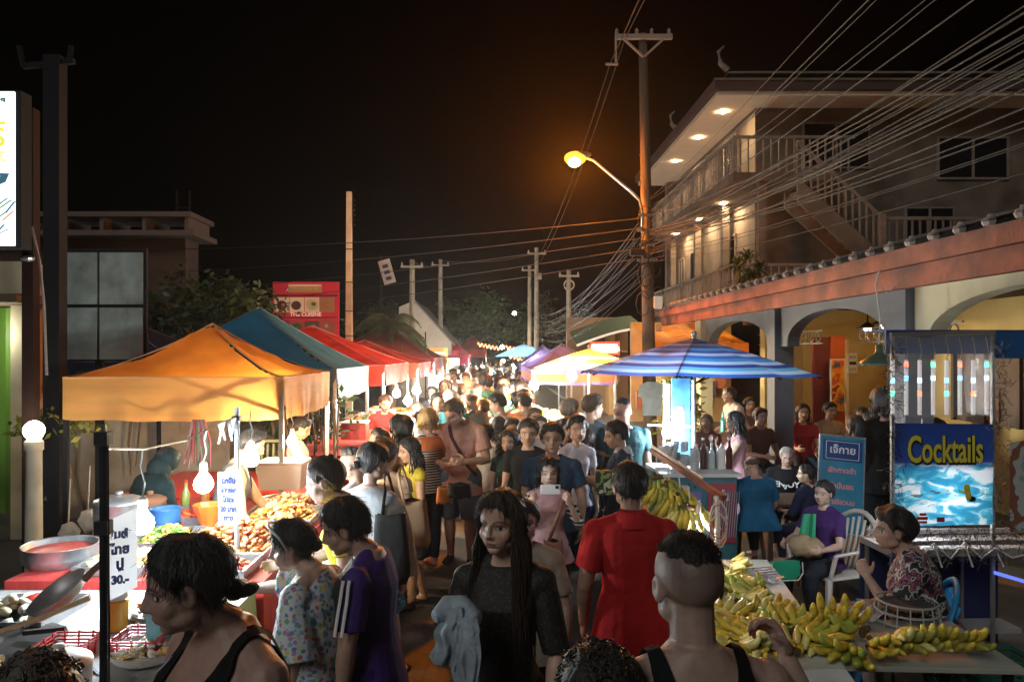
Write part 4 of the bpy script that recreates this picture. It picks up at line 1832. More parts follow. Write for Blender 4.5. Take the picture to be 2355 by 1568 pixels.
mb.add([(1.8, -.2, 2.62), (-.2, -.2, 4.82), (-.2, 9.2, 4.82), (1.8, 9.2, 2.62), (1.8, -.2, 2.52), (-.2, -.2, 4.72), (-.2, 9.2, 4.72), (1.8, 9.2, 2.52)],
       [(0, 1, 2, 3), (7, 6, 5, 4), (0, 4, 5, 1), (0, 3, 7, 4)])
kid(o, mb.build("roof", mat("grey_roof", (.2, .19, .18), .8)))
mb = MB()
mb.box((.4, -.05, 1.6), (.05, .05, 3.2))
kid(o, mb.build("drain_pipe", M_dark))
o = empty("shop_sign", P(1002, 812, 30), label="small orange and white shop sign below the pale gable", cat="sign")
mb = MB()
mb.box((0, 0, 0), (.95, .1, .42), mat("orange_sign", (.75, .35, .1), .6, emit=.5))
mb.box((0, -.055, .0), (.8, .01, .1), mat("sign_white", (.8, .7, .5), .6, emit=.8))
mb.box((-.1, -.055, -.13), (.5, .01, .06), mat("sign_white", (.8, .7, .5)))
mb.bar((-.3, .06, -2), (-.3, .06, -.2), .06, m=M_steel)
kid(o, mb.build("panel"))
o = empty("white_box_sign", P(1037, 832, 27), label="small blank white lit sign above the far stalls", cat="sign")
mb = MB()
mb.box((0, 0, 0), (.60, .08, .25), mat_glow("white_sign_glow", (1, .97, .9), 2.2))
mb.bar((.1, .02, -2.2), (.1, .02, -.12), .05, m=M_white)
kid(o, mb.build("panel"))


# ------------------------------------------------------------------ utility poles and wires
def catenary(mb, a, b, sag, r, n=22):
    a, b = Vector(a), Vector(b)
    mb.tube([a.lerp(b, i / n) - Vector((0, 0, sag * 4 * (i / n) * (1 - i / n))) for i in range(n + 1)], r, 4)


M_pole = mat("weathered_pole", (.10, .075, .055), .9, var=.35, vscale=5, bump=.5, stretch=(1, 1, .15))
M_wire = mat("cable", (.035, .03, .028), .6, spec=.2)
PX = 3.13
o = empty("utility_pole", (PX, 15, 0), label="tall weathered utility pole with crossarm and tangled cables before the balcony building", cat="utility pole")
mb = MB()
mb.tube([(.10, 0, 0), (.03, 0, 4.4), (-.06, 0, 8.65)], [.145, .12, .085], 12)
kid(o, mb.build("post", M_pole, smooth=True))
mb = MB()
mb.box((-.06, -.1, 8.55), (1.15, .09, .09))
mb.bar((-.45, -.1, 8.5), (-.07, -.1, 8.15), .04)
mb.bar((.33, -.1, 8.5), (-.05, -.1, 8.15), .04)
for x in (-.6, -.2, .1, .45):
    mb.lathe((x, -.1, 8.59), [(.03, 0), (.045, .03), (.03, .06), (.04, .09), (.015, .13)], 8)
mb.box((-.62, -.1, 8.25), (.04, .04, .5))
mb.box((-.70, -.1, 8.0), (.25, .04, .04))
kid(o, mb.build("crossarm", mat("crossarm", (.28, .24, .20), .8)))
mb = MB()
for k in range(4):
    mb.box((.0, -.16, 4.95 - k * .3), (.3 + .1 * (k % 2), .05, .05), M_steel)
for k in range(14):
    a0 = Vector((rs.uniform(-.2, .2), -.15, rs.uniform(3.2, 5.1)))
    pts = [a0 + Vector((.13 * math.cos(t), -.05, .2 * math.sin(t) - .03 * t)) for t in [j * .8 for j in range(9)]]
    mb.tube(pts, .009, 4, M_wire)
mb.box((.22, -.12, 3.2), (.16, .12, .25), M_white)
mb.box((.24, -.12, 2.7), (.10, .10, .16), mat("meter_orange", (.5, .3, .15), .6))
mb.box((-.2, -.14, 4.2), (.28, .16, .12), M_black)
kid(o, mb.build("cable_box"))
# street lamp on its own bent arm
LP = P(1325, 360, 14.9)
o = empty("street_lamp", (PX - .1, 14.85, 4.6), label="orange sodium street lamp on a curved arm fixed to the tall utility pole", cat="street lamp")
base = Vector((PX - .1, 14.85, 4.6))
p0, p1 = Vector((0, 0, 0)), LP - base
mb = MB()
mb.tube([p0, Vector((0, 0, .45)), Vector((-.05, 0, .65)), Vector((-.25, 0, .85)), p1 + Vector((.35, 0, -.08)), p1 + Vector((.1, 0, .0))],
        [.03, .03, .03, .03, .026, .026], 8)
kid(o, mb.build("arm", M_steel, smooth=True))
mb = MB()
mb.ball(p1 + Vector((.05, 0, .03)), (.26, .12, .07), M_steel, seg=14, rg=8)
kid(o, mb.build("head", smooth=True))
mb = MB()
mb.ball(p1 + Vector((-.02, 0, -.04)), (.22, .16, .14), mat_glow("sodium_halo_bowl", (1, .34, .03), 1.6), seg=18, rg=12)  # glowing orange bowl added to imitate the halo round the hot core
mb.ball(p1 + Vector((-.04, -.05, -.12)), (.13, .13, .10), mat_glow("sodium", (1, .25, .010), 1800), seg=14, rg=10)
kid(o, mb.build("bulb", smooth=True))

rs = random.Random(21)
# bundles running over the street towards the camera
k = 0
GR = "power and telephone cables over the right of the street"
for (z0, z1, x0, x1, n, rr) in ((5.0, 6.0, .0, .3, 4, .006), (4.55, 4.85, .05, .5, 9, .0075), (4.25, 4.5, .05, .6, 9, .007), (4.0, 4.15, .1, .9, 4, .006), (5.2, 7.6, 0, .2, 2, .007)):
    for i in range(n):
        mb = MB()
        za = z0 + (i % 3) * .06 + rs.uniform(-.10, .10)
        a = (PX + .05, 14.85, za)
        b = (PX + x0 + (x1 - x0) * rs.random() * 1.6 - .2, -14, z1 + rs.uniform(-.2, .5))
        catenary(mb, a, b, rs.uniform(.2, 1.25), rr * rs.uniform(.6, 1.5), 30)
        tag(mb.build("cable", M_wire), "thin cable in the %s from the tall utility pole over the restaurant roof" % {5.0: "upper bundle", 4.55: "thick middle bundle", 4.25: "thick lower bundle", 4.0: "sparse lowest strands", 5.2: "steep topmost pair"}[z0], "cable", GR)
FP = P(1232, 780, 36)
for i in range(15):
    mb = MB()
    a = (PX - .1 + rs.uniform(-.1, .1), 15.1, rs.uniform(3.6, 4.9))
    b = (FP.x + rs.uniform(-.25, .3), 36, rs.uniform(2.9, 4.2))
    catenary(mb, a, b, rs.uniform(.25, .8), .009, 20)
    tag(mb.build("cable", M_wire), "sagging cable between the tall utility pole and the next pole down the street", "cable", "cables sagging between the utility poles")
for i in range(2):
    mb = MB()
    catenary(mb, (PX - .72 + i * .3, 15, 8.05 + i * .5), (FP.x - .1 + i * .25, 36, 6.5), .5, .012)
    catenary(mb, (PX - .72 + i * .3, 15, 8.05 + i * .5), (PX - .9 + i * .35, -14, 9.5), .8, .012, 30)
    tag(mb.build("cable", M_wire), "high voltage line carried by the crossarm above the street lamp", "cable", "high lines on the crossarm")
for i in range(5):
    mb = MB()
    catenary(mb, (PX - .1, 14.9, 4.9 - i * .2), (-16 - i, 22 + i * 3, 5.4 - i * .5), .35, .009, 24)
    tag(mb.build("cable", M_wire), "faint cable crossing the dark sky from the tall pole to the left", "cable", "faint cables crossing the sky")
for (x, y0, Y, lb, cat2, g) in ((1234, 570, 36, "dim concrete utility pole below the street lamp", "utility pole", None), (1218, 610, 42, "dim utility pole behind the one below the street lamp", "utility pole", None),
                               (1308, 620, 33, "thin dark pole with round coil halfway along the cables", "utility pole", None), (1013, 597, 38, "far pale pole above the white gable house", "utility pole", None),
                               (948, 597, 30, "far pale pole just left of the white gable roof", "utility pole", None)):
    p = P(x, y0, Y)
    o = empty("utility_pole", (p.x, Y, 0), label=lb, cat=cat2)
    mb = MB()
    mb.tube([(0, 0, 0), (0, 0, p.z)], [.14, .10], 8)
    mb.box((0, -.12, p.z - .3), (.9, .08, .08))
    for q in (-.4, 0, .4):
        mb.lathe((q, -.12, p.z - .26), [(.04, 0), (.05, .05), (.02, .14)], 7)
    if x == 1308:
        mb.tube([(.22 * math.cos(t), -.15, p.z - .7 + .22 * math.sin(t)) for t in [j * .45 for j in range(15)]], .04, 5)
    if x == 1234:
        mb.box((.1, -.15, p.z - 1.4), (.25, .1, .3))
    kid(o, mb.build("post", M_conc))
mb = MB()
catenary(mb, P(1013, 600, 38), P(1225, 585, 36), .2, .018)
catenary(mb, P(948, 600, 30), P(1013, 605, 38), .2, .015)
tag(mb.build("cable", M_wire), "far wire hung between the two pale poles and the street lamp side", "cable")

# ------------------------------------------------------------------ canopies
def tent(X0, X1, Y0, Y1, z0, z1, zp, col, label, colv=None, ex=1.5, seed=1, legs=True, px=.5, py=.5, mats=None, skew=0.):
    """pop-up canopy: four sloping panels, a valance all round, four legs and a scissor frame"""
    rs = np.random.RandomState(seed)
    o = empty("market_canopy", ((X0 + X1) / 2, (Y0 + Y1) / 2, 0), label=label, cat="canopy")
    cx, cy = (X0 + X1) / 2, (Y0 + Y1) / 2
    hx, hy = (X1 - X0) / 2, (Y1 - Y0) / 2
    m = mats[0] if mats else mat("canopy_%d_%d_%d" % tuple(int(c * 200) for c in col), tuple(min(.85, q * 1.2) for q in col), .75, trans=.62, var=.2, vscale=2.2, bump=.6, bscale=4, dirt=tuple(q * .55 for q in col), dscale=1.6)
    mv = mats[1] if mats else m
    N = 24
    mb = MB()
    vs, fs = [], []
    ph = rs.rand(6) * 6
    for i in range(N + 1):
        for j in range(N + 1):
            u, v = 2 * i / N - 1, 2 * j / N - 1
            r = max(abs(u), abs(v))
            t = 1 - r
            z = z1 + (zp - z1) * (t ** ex * .75 + t * .25)
            dg = 1 - min(1, abs(abs(u) - abs(v)) * 4) if r > .05 else 0
            z += .03 * dg * t
            z += (.012 * math.sin(u * 7 + ph[0] + v * 3) + .010 * math.sin(v * 11 + ph[1]) + .008 * math.sin((u + v) * 14 + ph[2])) * min(1, t * 4)
            vs.append((u * hx, v * hy, z))
    for i in range(N):
        for j in range(N):
            q = i * (N + 1) + j
            fs.append((q, q + N + 1, q + N + 2, q + 1))
    mb.add(vs, fs)
    kid(o, mb.build("roof", m, smooth=True))
    mb = MB()
    per = [(-hx, -hy), (hx, -hy), (hx, hy), (-hx, hy)]
    for k in range(4):
        a, b = per[k], per[(k + 1) % 4]
        n = Vector((b[1] - a[1], a[0] - b[0], 0)).normalized()

        def fn(u, v, p, n=n, k=k):
            d = .018 * math.sin(u * 17 + k * 2) * v + .010 * math.sin(u * 41 + k) * v
            return p + n * (d + .006) - Vector((0, 0, .02 * math.sin(u * 3.1) * v + .006 * math.sin(u * 23)))
        mb.sheet((a[0], a[1], z1 + .004), (b[0], b[1], z1 + .004), (b[0], b[1], z0), (a[0], a[1], z0), nu=34, nv=5, fn=fn)
    kid(o, mb.build("valance", mv, smooth=True))
    mb = MB()
    for (x, y) in per:
        pts = []
        for i in range(13):
            t = 1 - i / 12
            pts.append((x * (1 - t), y * (1 - t), z1 + (zp - z1) * (t ** ex * .75 + t * .25) + .03 * t + .006))
        mb.tube(pts, .009, 5)
    mb.tube([(*per[0], z1 + .006), (*per[1], z1 + .006), (*per[2], z1 + .006), (*per[3], z1 + .006), (*per[0], z1 + .006)], .008, 5)
    kid(o, mb.build("piping", mat("piping_%d" % seed, tuple(min(.8, c * .8 + .12) for c in col), .7)))
    if legs:
        for (x, y) in per:
            mb = MB()
            mb.box2((x - .02 - (.02 if x > 0 else -.02), y - .02 - (.02 if y > 0 else -.02), 0), (x + .02 - (.02 if x > 0 else -.02), y + .02 - (.02 if y > 0 else -.02), z1 - .02))
            kid(o, mb.build("leg", M_steel if x > 0 else M_dark))
        mb = MB()
        for k in range(4):
            a, b = Vector((*per[k], 0)) * .97, Vector((*per[(k + 1) % 4], 0)) * .97
            for s in range(2):
                p, q = a.lerp(b, s * .5), a.lerp(b, s * .5 + .5)
                zz = (z0 + .03, z1 - .03)
                mb.bar(p + Vector((0, 0, zz[0])), q + Vector((0, 0, zz[1])), .018)
                mb.bar(p + Vector((0, 0, zz[1])), q + Vector((0, 0, zz[0])), .018)
        for (x, y) in per:
            mb.bar((x * .97, y * .97, z1 - .05), (0, 0, zp - .06), .02)
        kid(o, mb.build("frame", M_dark))
    return o


tent(-3.97, -1.93, 6.85, 8.8, 1.58, 1.96, 2.47, (.60, .27, .04), "orange yellow pop-up canopy, nearest of the left hand stalls", seed=1, ex=1.7,
     mats=(mat("canopy_orange", (.80, .33, .045), .75, trans=.6, var=.2, vscale=2.2, bump=.6, bscale=4, dirt=(.60, .22, .03), dscale=1.6), mat("canopy_orange_valance", (.82, .46, .14), .75, trans=.6, var=.12, vscale=3, bump=.4, bscale=6, stretch=(.3, .3, 3))))
tent(-4.6, -1.93, 9.2, 11.6, 1.62, 1.98, 2.80, (.045, .22, .29), "teal blue canopy with grey edge directly behind the orange yellow one", seed=2, ex=1.2,
     mats=(mat("canopy_teal", (.02, .24, .46), .75, trans=.35, var=.16, vscale=2), mat("canopy_grey", (.22, .30, .36), .75, trans=.4, var=.1, vscale=2)))
tent(-4.9, -1.72, 11.9, 15.4, 1.66, 1.98, 2.66, (.62, .035, .02), "bright red canopy between the teal one and the concrete pole", seed=3, ex=1.15)
tent(-4.4, -1.55, 15.7, 19.0, 1.66, 1.95, 2.45, (.60, .05, .02), "second red canopy, low and partly hidden behind the bright red one", seed=4, ex=1.2)
tent(-5.0, -1.62, 21.0, 25.0, 1.70, 2.02, 3.0, (.30, .03, .02), "dark maroon canopy rising behind the red canopies", seed=5, ex=1.0)
tent(-3.9, -1.55, 26, 29, 1.6, 1.95, 2.4, (.60, .30, .05), "small yellow canopy beyond the maroon one", seed=6, ex=1.2)
tent(-2.7, -.5 - .6, 36, 40, 1.6, 2.05, 2.75, (.50, .08, .14), "distant pink canopy at the far left of the crowd", seed=7, ex=1.1)
tent(-2.0, -.3, 43, 47, 1.9, 2.3, 3.2, (.35, .04, .04), "distant dark red canopy behind the pink one", seed=8, ex=1.1)
tent(-7.9, -4.75, 11.2, 14.0, 1.85, 2.05, 2.75, (.02, .03, .12), "dark navy canopy in the shadow behind the orange yellow stall", seed=9, ex=1.2)
tent(.75, 2.35, 13.9, 18.5, 1.60, 1.86, 2.35, (.10, .07, .22), "purple canopy with red edging on the right of the street", seed=10, ex=1.3,
     mats=(mat("canopy_purple", (.10, .075, .24), .75, trans=.3, var=.12), mat_pattern("red_purple_edge", 'stripes', [(.62, .10, .04), (.12, .08, .26)], 1.1, trans=.4, axis='Z')))
tent(.9, 2.3, 21, 25, 1.6, 1.85, 2.4, (.12, .10, .30), "far blue violet canopy behind the purple and red one", seed=11, ex=1.3)


# ------------------------------------------------------------------ umbrellas
def umbrella(loc, rad, zr, zt, cols, label, sides=8, rot=0., seed=0, pole=None, tilt=(0, 0), under=None, base=True, name="market_umbrella"):
    o = empty(name, loc, rot, label, "umbrella")
    mb = MB()
    n = len(cols)
    M = 4
    for b in range(n):
        for k in range(sides):
            for q in range(M):
                vs = []
                for (rr, aa) in ((b, q), (b, q + 1), (b + 1, q + 1), (b + 1, q)):
                    t = rr / n
                    a0, a1 = 2 * PI * k / sides, 2 * PI * (k + 1) / sides
                    p0 = Vector((math.cos(a0), math.sin(a0), 0))
                    p1 = Vector((math.cos(a1), math.sin(a1), 0))
                    f = aa / M
                    p = p0.lerp(p1, f) * rad * t
                    sag = .035 * rad * math.sin(PI * f) * t
                    z = zt - (zt - zr) * (t ** 1.15) - sag * .35
                    p = p * (1 - .05 * math.sin(PI * f) * t)
                    z += tilt[0] * p.x + tilt[1] * p.y
                    vs.append((p.x, p.y, z))
                mb.add(vs, [(0, 1, 2, 3)], cols[b])
    kid(o, mb.build("canopy", smooth=False))
    mb = MB()
    for k in range(sides):
        a = 2 * PI * k / sides
        c, s = math.cos(a), math.sin(a)
        pt = [(0, 0, zt - .02)]
        for t in (.35, .7, 1.0):
            x, y = c * rad * t, s * rad * t
            pt.append((x, y, zt - (zt - zr) * (t ** 1.15) - .02 + tilt[0] * x + tilt[1] * y))
        mb.tube(pt, .010, 5)
        x, y = c * rad * .5, s * rad * .5
        mb.tube([(0, 0, zr - .12), (x, y, zt - (zt - zr) * (.5 ** 1.15) - .03)], .008, 5)
    kid(o, mb.build("ribs", M_dark))
    mb = MB()
    mb.tube([(0, 0, 0), (0, 0, zt + .03)], .024, 10)
    mb.ball((0, 0, zt + .05), .035)
    if base:
        mb.lathe((0, 0, 0), [(.25, 0), (.25, .06), (.05, .1), (.04, .2)], 16)
    kid(o, mb.build("pole", pole or M_steel))
    return o


ub = [mat("umb_%d" % i, c, .7, trans=.45) for i, c in enumerate(((.02, .05, .25), (.05, .30, .70), (.03, .10, .50), (.22, .50, .85), (.03, .14, .58), (.06, .34, .75), (.40, .62, .90), (.02, .06, .34), (.12, .42, .80), (.03, .12, .50)))]
ubs = [ub[0], ub[1], ub[2], ub[3], ub[4], ub[5], ub[2], ub[6], ub[4], ub[1], ub[6], ub[7], ub[8], ub[6], ub[9]]
umbrella((2.33, 8.5, 0), 1.34, 1.955, 2.36, ubs, "wide blue and white striped umbrella over the drinks stall", rot=R(22.5), tilt=(-.015, .0))
yy = mat("umb_yellow", (.75, .48, .05), .7, trans=.5)
yw = mat("umb_cream", (.75, .68, .45), .7, trans=.5)
umbrella((1.72, 13.0, 0), 1.0, 1.93, 2.26, [yy, yy, yy, yy, yw, yy, yy, yw, yw], "yellow umbrella with pale underside beside the wide striped one", rot=R(10))
umbrella((1.2, 27, 0), 1.1, 2.05, 2.5, [mat("umb_far", (.2, .4, .55), .7, trans=.4)] * 4, "far pale blue umbrella above the crowd", rot=R(10))

# ------------------------------------------------------------------ bulbs
GB = {}


def bulb(loc, cord_top, power, color, label, r=.05, kind="cool", cord=None):
    """hanging bulb: cord, socket and glowing globe"""
    o = empty("hanging_bulb", loc, label=label, cat="light bulb")
    area = 4 * PI * r * r
    g = mat_glow("bulb_%s_%d_%d" % (kind, int(power), int(r * 1000)), color, power / (PI * area))
    mb = MB()
    mb.lathe((0, 0, 0), [(.001, -r), (r * .55, -r * .85), (r * .9, -r * .45), (r, 0), (r * .85, r * .5), (r * .5, r * 1.0), (r * .34, r * 1.25)], 14)
    kid(o, mb.build("globe", g, smooth=True))
    mb = MB()
    mb.lathe((0, 0, r * 1.2), [(r * .38, 0), (r * .45, .02), (r * .40, .06), (r * .15, .075)], 10)
    kid(o, mb.build("socket", M_white))
    mb = MB()
    ct = Vector(cord_top) - Vector(loc)
    s0 = Vector((0, 0, r * 1.2 + .07))
    mb.tube([s0, s0.lerp(ct, .3) + Vector((.012, 0, 0)), s0.lerp(ct, .65) - Vector((.01, 0, 0)), ct], .005, 5)
    kid(o, mb.build("cord", cord or mat("white_cord", (.6, .62, .6), .6)))
    return o


COOL = (.80, .93, 1.0)
WARM = (1.0, .76, .46)
bulb(P(328, 1203, 3.9), P(328, 1032, 3.9), 40, COOL, "cool white bulb next to the handwritten sign on the black pole", r=.058)
bulb(P(468, 1112, 4.75), P(476, 985, 4.75), 45, COOL, "cool white bulb left of the white paper price list", r=.060)
bulb(P(578, 1056, 5.15), P(577, 945, 5.9), 34, WARM, "warm bulb over the trays right of the white paper price list", r=.052, kind="warm")
bulb(P(672, 1015, 7.1), P(672, 945, 7.12), 60, WARM, "warm bulb beside the right leg of the orange yellow canopy", r=.050, kind="warm")
bulb(P(938, 922, 11.0), P(938, 860, 11.0), 110, WARM, "warm bulb under the teal canopy by the red stall table", r=.06, kind="warm2")
bulb(P(1000, 882, 15.5), P(1000, 860, 15.5), 150, (1, .85, .6), "bright bulb under the second red canopy", r=.09, kind="w3")
bulb(P(1030, 872, 21), P(1030, 850, 21), 170, (1, .88, .7), "far bright bulb left of the packed crowd", r=.11, kind="w3")
bulb(P(1060, 858, 28), P(1060, 840, 28), 220, (1, .9, .8), "farther bright bulb at the left edge of the crowd", r=.12, kind="w4")
bulb(P(1095, 850, 36), P(1095, 830, 36), 230, (1, .9, .75), "very far bulb below the pink canopy", r=.12, kind="w4")
bulb(P(1228, 886, 13.0), P(1232, 845, 14.0), 200, (1, .82, .52), "warm bulb above the heap of goods under the purple canopy", r=.08, kind="w5")
bulb(P(1315, 864, 12.6), P(1320, 838, 13.0), 150, (1, .90, .62), "bright bulb directly under the yellow umbrella", r=.08, kind="w6")
bulb(P(1536, 994, 7.7), P(1536, 880, 7.9), 36, COOL, "cool white bulb over the drinks stall left of the umbrella pole", r=.060, kind="c2")
bulb(P(1607, 1200, 4.85), P(1610, 1150, 4.9), 22, (1, .96, .85), "small bulb glowing behind the hanging bananas", r=.035, kind="c3")
bulb(P(1215, 858, 22), P(1215, 840, 22), 170, (1, .85, .6), "far warm bulb on the right side of the crowd", r=.1, kind="w7")
bulb(P(1180, 845, 40), P(1180, 835, 40), 220, (1, .85, .6), "very far warm bulb at the end of the street", r=.12, kind="w7")

for i, (x, y, Y, pw, r_, c, lb) in enumerate(((912, 905, 9.8, 60, .05, (1, .9, .75), "bulb over the red box table below the teal canopy"), (958, 898, 13.2, 110, .07, (1, .93, .85), "bulb under the bright red canopy"),
                                          (1012, 872, 18.0, 120, .08, (.95, .97, 1), "cool bulb between the two red canopies"), (1262, 872, 17.0, 120, .08, (1, .95, .85), "bulb deep under the purple canopy"),
                                          (1110, 850, 31.0, 200, .12, (1, .95, .88), "far white bulb over the densest part of the crowd"), (1200, 862, 27.0, 180, .11, (.95, .97, 1), "far cool bulb right of the crowd"))):
    bulb(P(x, y, Y), P(x, y - 22, Y), pw, c, lb, r=r_, kind="x%d" % i)

# far street lamps and lantern strings
for (x, y, Y, c, pw, lb) in ((1183, 720, 48, (.8, 1, .75), 60, "small far greenish white street lamp above the crowd"), (1155, 798, 44, (.95, 1, .6), 40, "far yellow green lamp in the middle of the street end"),
                             (1157, 830, 46, (1, .95, .6), 30, "far lamp just below the yellow green one"), (1006, 748, 46, (.5, .7, 1), 14, "tiny blue white light beyond the gable house")):
    p = P(x, y, Y)
    o = empty("far_lamp", p, label=lb, cat="lamp")
    mb = MB()
    mb.ball((0, 0, 0), .12 if pw > 20 else .07, seg=10, rg=6)
    kid(o, mb.build("bulb", mat_glow("far_glow_%d" % pw, c, pw), smooth=True))
    mb = MB()
    mb.tube([(.05, .05, .1), (.5, .05, .05), (.9, .05, -.4), (.9, .05, -p.z)], .05, 5)
    kid(o, mb.build("arm", M_dark))
M_lan = [mat_glow("lantern_red", (1, .22, .08), 3.0), mat_glow("lantern_gold", (1, .62, .25), 3.5)]
for (x0, x1, y, Y, n, lb) in ((1100, 1150, 785, 42, 13, "string of small red paper lanterns left of the far lamp"), (1165, 1210, 792, 42, 12, "string of small red and gold lanterns right of the far lamp"),
                              (1170, 1205, 812, 44, 9, "lower string of gold lanterns at the street end")):
    o = empty("lantern_string", P(x0, y, Y), label=lb, cat="lantern string")
    a, b = Vector((0, 0, 0)), P(x1, y + 10, Y) - P(x0, y, Y)
    mb = MB()
    mb.tube([a, a.lerp(b, .5) - Vector((0, 0, .15)), b], .012, 4)
    kid(o, mb.build("cord", M_dark))
    for i in range(n):
        q = a.lerp(b, i / (n - 1)) - Vector((0, 0, .12 + .1 * (i % 2)))
        mb = MB()
        mb.ball(q, (.055, .055, .07), seg=6, rg=4)
        kid(o, mb.build("lantern", M_lan[i % 2 if i % 3 else 0]))

# shops on the right beyond the restaurant
o = empty("shop_house", (4.0, 19, 0), label="warmly lit shop front with orange awnings between the restaurant and the green awning", cat="shop")
mb = MB()
mb.box2((.2, 3.2, 0), (3.2, 3.4, 3.1))
mb.box2((-.1, 5.5, 0), (.1, 13, 2.9))
kid(o, mb.build("wall", mat("warm_wall", (.60, .40, .18), .8, var=.15, vscale=2)))
mb = MB()
mb.sheet((.2, 0, 2.45), (2.6, 0, 2.45), (2.6, 3.1, 3.05), (.2, 3.1, 3.05), nu=14, nv=4, fn=lambda u, v, p: p + Vector((0, 0, .04 * math.sin(u * 18))))
mb.sheet((.2, -.01, 2.45), (2.6, -.01, 2.45), (2.6, -.03, 2.15), (.2, -.03, 2.15), nu=14, nv=2, fn=lambda u, v, p: p + Vector((0, .03 * math.sin(u * 30), 0)))
kid(o, mb.build("awning", mat("orange_awning", (.70, .28, .04), .7, trans=.4, var=.2, vscale=3)))
mb = MB()
for x, z in ((.7, 2.1), (1.7, 2.15), (2.4, 2.1)):
    mb.ball((x, 1.5, z), .07)
kid(o, mb.build("bulbs", mat_glow("shop_bulb", (1, .62, .26), 70)))
mb = MB()
for i in range(9):
    mb.box((.4 + i * .3, 2.9, .8 + .3 * (i % 3)), (.22, .2, .5), mat("wares_%d" % (i % 4), ((.5, .2, .1), (.2, .12, .08), (.6, .5, .3), (.1, .1, .2))[i % 4], .7))
mb.box((.9, -.05, 1.9), (.10, .05, .55), M_white)
kid(o, mb.build("wares"))
o = empty("green_awning_shop", (2.5, 23, 0), label="shop with curved dim green awning and white frame edge left of the utility pole", cat="shop")
mb = MB()
vs = []
for i in range(13):
    t = i / 12
    x = .15 + 2.1 * t
    z = 2.45 + .55 * math.sin(t * 1.45)
    vs += [(x, 0, z), (x, 2.2, z + .45)]
mb.add(vs, [(2 * i, 2 * i + 2, 2 * i + 3, 2 * i + 1) for i in range(12)], mat("green_awning", (.06, .11, .08), .6))
for i in range(12):
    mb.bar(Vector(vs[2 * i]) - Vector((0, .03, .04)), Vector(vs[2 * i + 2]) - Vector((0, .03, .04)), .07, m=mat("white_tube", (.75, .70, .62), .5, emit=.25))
kid(o, mb.build("awning"))
mb = MB()
mb.box2((.1, 2.4, 0), (2.2, 2.6, 3.4))
kid(o, mb.build("wall", mat("brown_shop_wall", (.28, .19, .11), .8)))
mb = MB()
mb.box2((1.85, 2.32, 1.2), (1.9, 2.38, 2.6))
mb.box2((1.6, 2.32, 2.2), (2.15, 2.38, 2.26))
kid(o, mb.build("window_bars", M_cream))
o = empty("neon_sign", P(1391, 801, 20.5), label="small glowing sign with red frame above the yellow umbrella", cat="sign")
mb = MB()
mb.box((0, 0, 0), (.80, .08, .36), mat_glow("sign_frame_red", (1, .06, .03), 1.6))
mb.box((0, -.045, 0), (.68, .02, .24), mat_glow("sign_pink", (1, .55, .35), 2.3))
kid(o, mb.build("box"))
sign_text(o, "ร้านอาหาร", .2, (0, -.065, -.01), mat_glow("sign_letters", (1, .9, .75), 3.0), bold=.004)

# ------------------------------------------------------------------ food stalls, left
M_cloth_w = mat("stall_cloth", (.36, .37, .37), .8, var=.1, vscale=4, bump=.3, bscale=12)


def table(X0, X1, Y0, Y1, z, label, top=None, legm=None, name="stall_table", drop=0., cloth_m=None, cat="table", rzz=0., legs=((0, 0), (1, 0), (1, 1), (0, 1))):
    cx, cy = (X0 + X1) / 2, (Y0 + Y1) / 2
    o = empty(name, (cx, cy, 0), rzz, label, cat)
    hx, hy = (X1 - X0) / 2, (Y1 - Y0) / 2
    mb = MB()
    mb.box2((-hx, -hy, z - .03), (hx, hy, z))
    kid(o, mb.build("tabletop", top or M_wood, bevel=.004))
    for a, b in legs:
        mb = MB()
        x, y = (-hx + .06) * (1 - a) + (hx - .06) * a, (-hy + .06) * (1 - b) + (hy - .06) * b
        mb.box2((x - .02, y - .02, 0), (x + .02, y + .02, z - .031))
        kid(o, mb.build("leg", legm or M_dark))
    if drop:
        mb = MB()
        n = 40

        def edge(t):
            per = 4
            k = t * per
            i = int(k) % 4
            f = k - int(k)
            c = [(-hx - .01, -hy - .01), (hx + .01, -hy - .01), (hx + .01, hy + .01), (-hx - .01, hy + .01)]
            a, b = c[i], c[(i + 1) % 4]
            return Vector((a[0] + (b[0] - a[0]) * f, a[1] + (b[1] - a[1]) * f, 0))
        vs, fs = [], []
        for i in range(n * 4):
            p = edge(i / (n * 4))
            nn = Vector((p.x / hx, p.y / hy, 0)).normalized()
            w1 = .012 * math.sin(i * 1.1) + .008 * math.sin(i * .43)
            vs += [p + Vector((0, 0, z + .004)), p + nn * (.01 + w1) + Vector((0, 0, z - drop * .5)), p + nn * (.02 + w1 * 1.8) + Vector((0, 0, z - drop * (1 + .12 * math.sin(i * .21))))]
        q = n * 4
        for i in range(q):
            j = (i + 1) % q
            fs += [(3 * i, 3 * i + 1, 3 * j + 1, 3 * j), (3 * i + 1, 3 * i + 2, 3 * j + 2, 3 * j + 1)]
        fs.append(tuple(3 * i for i in range(q)))
        mb.add(vs, fs)
        kid(o, mb.build("tablecloth", cloth_m or M_cloth_w))
    return o


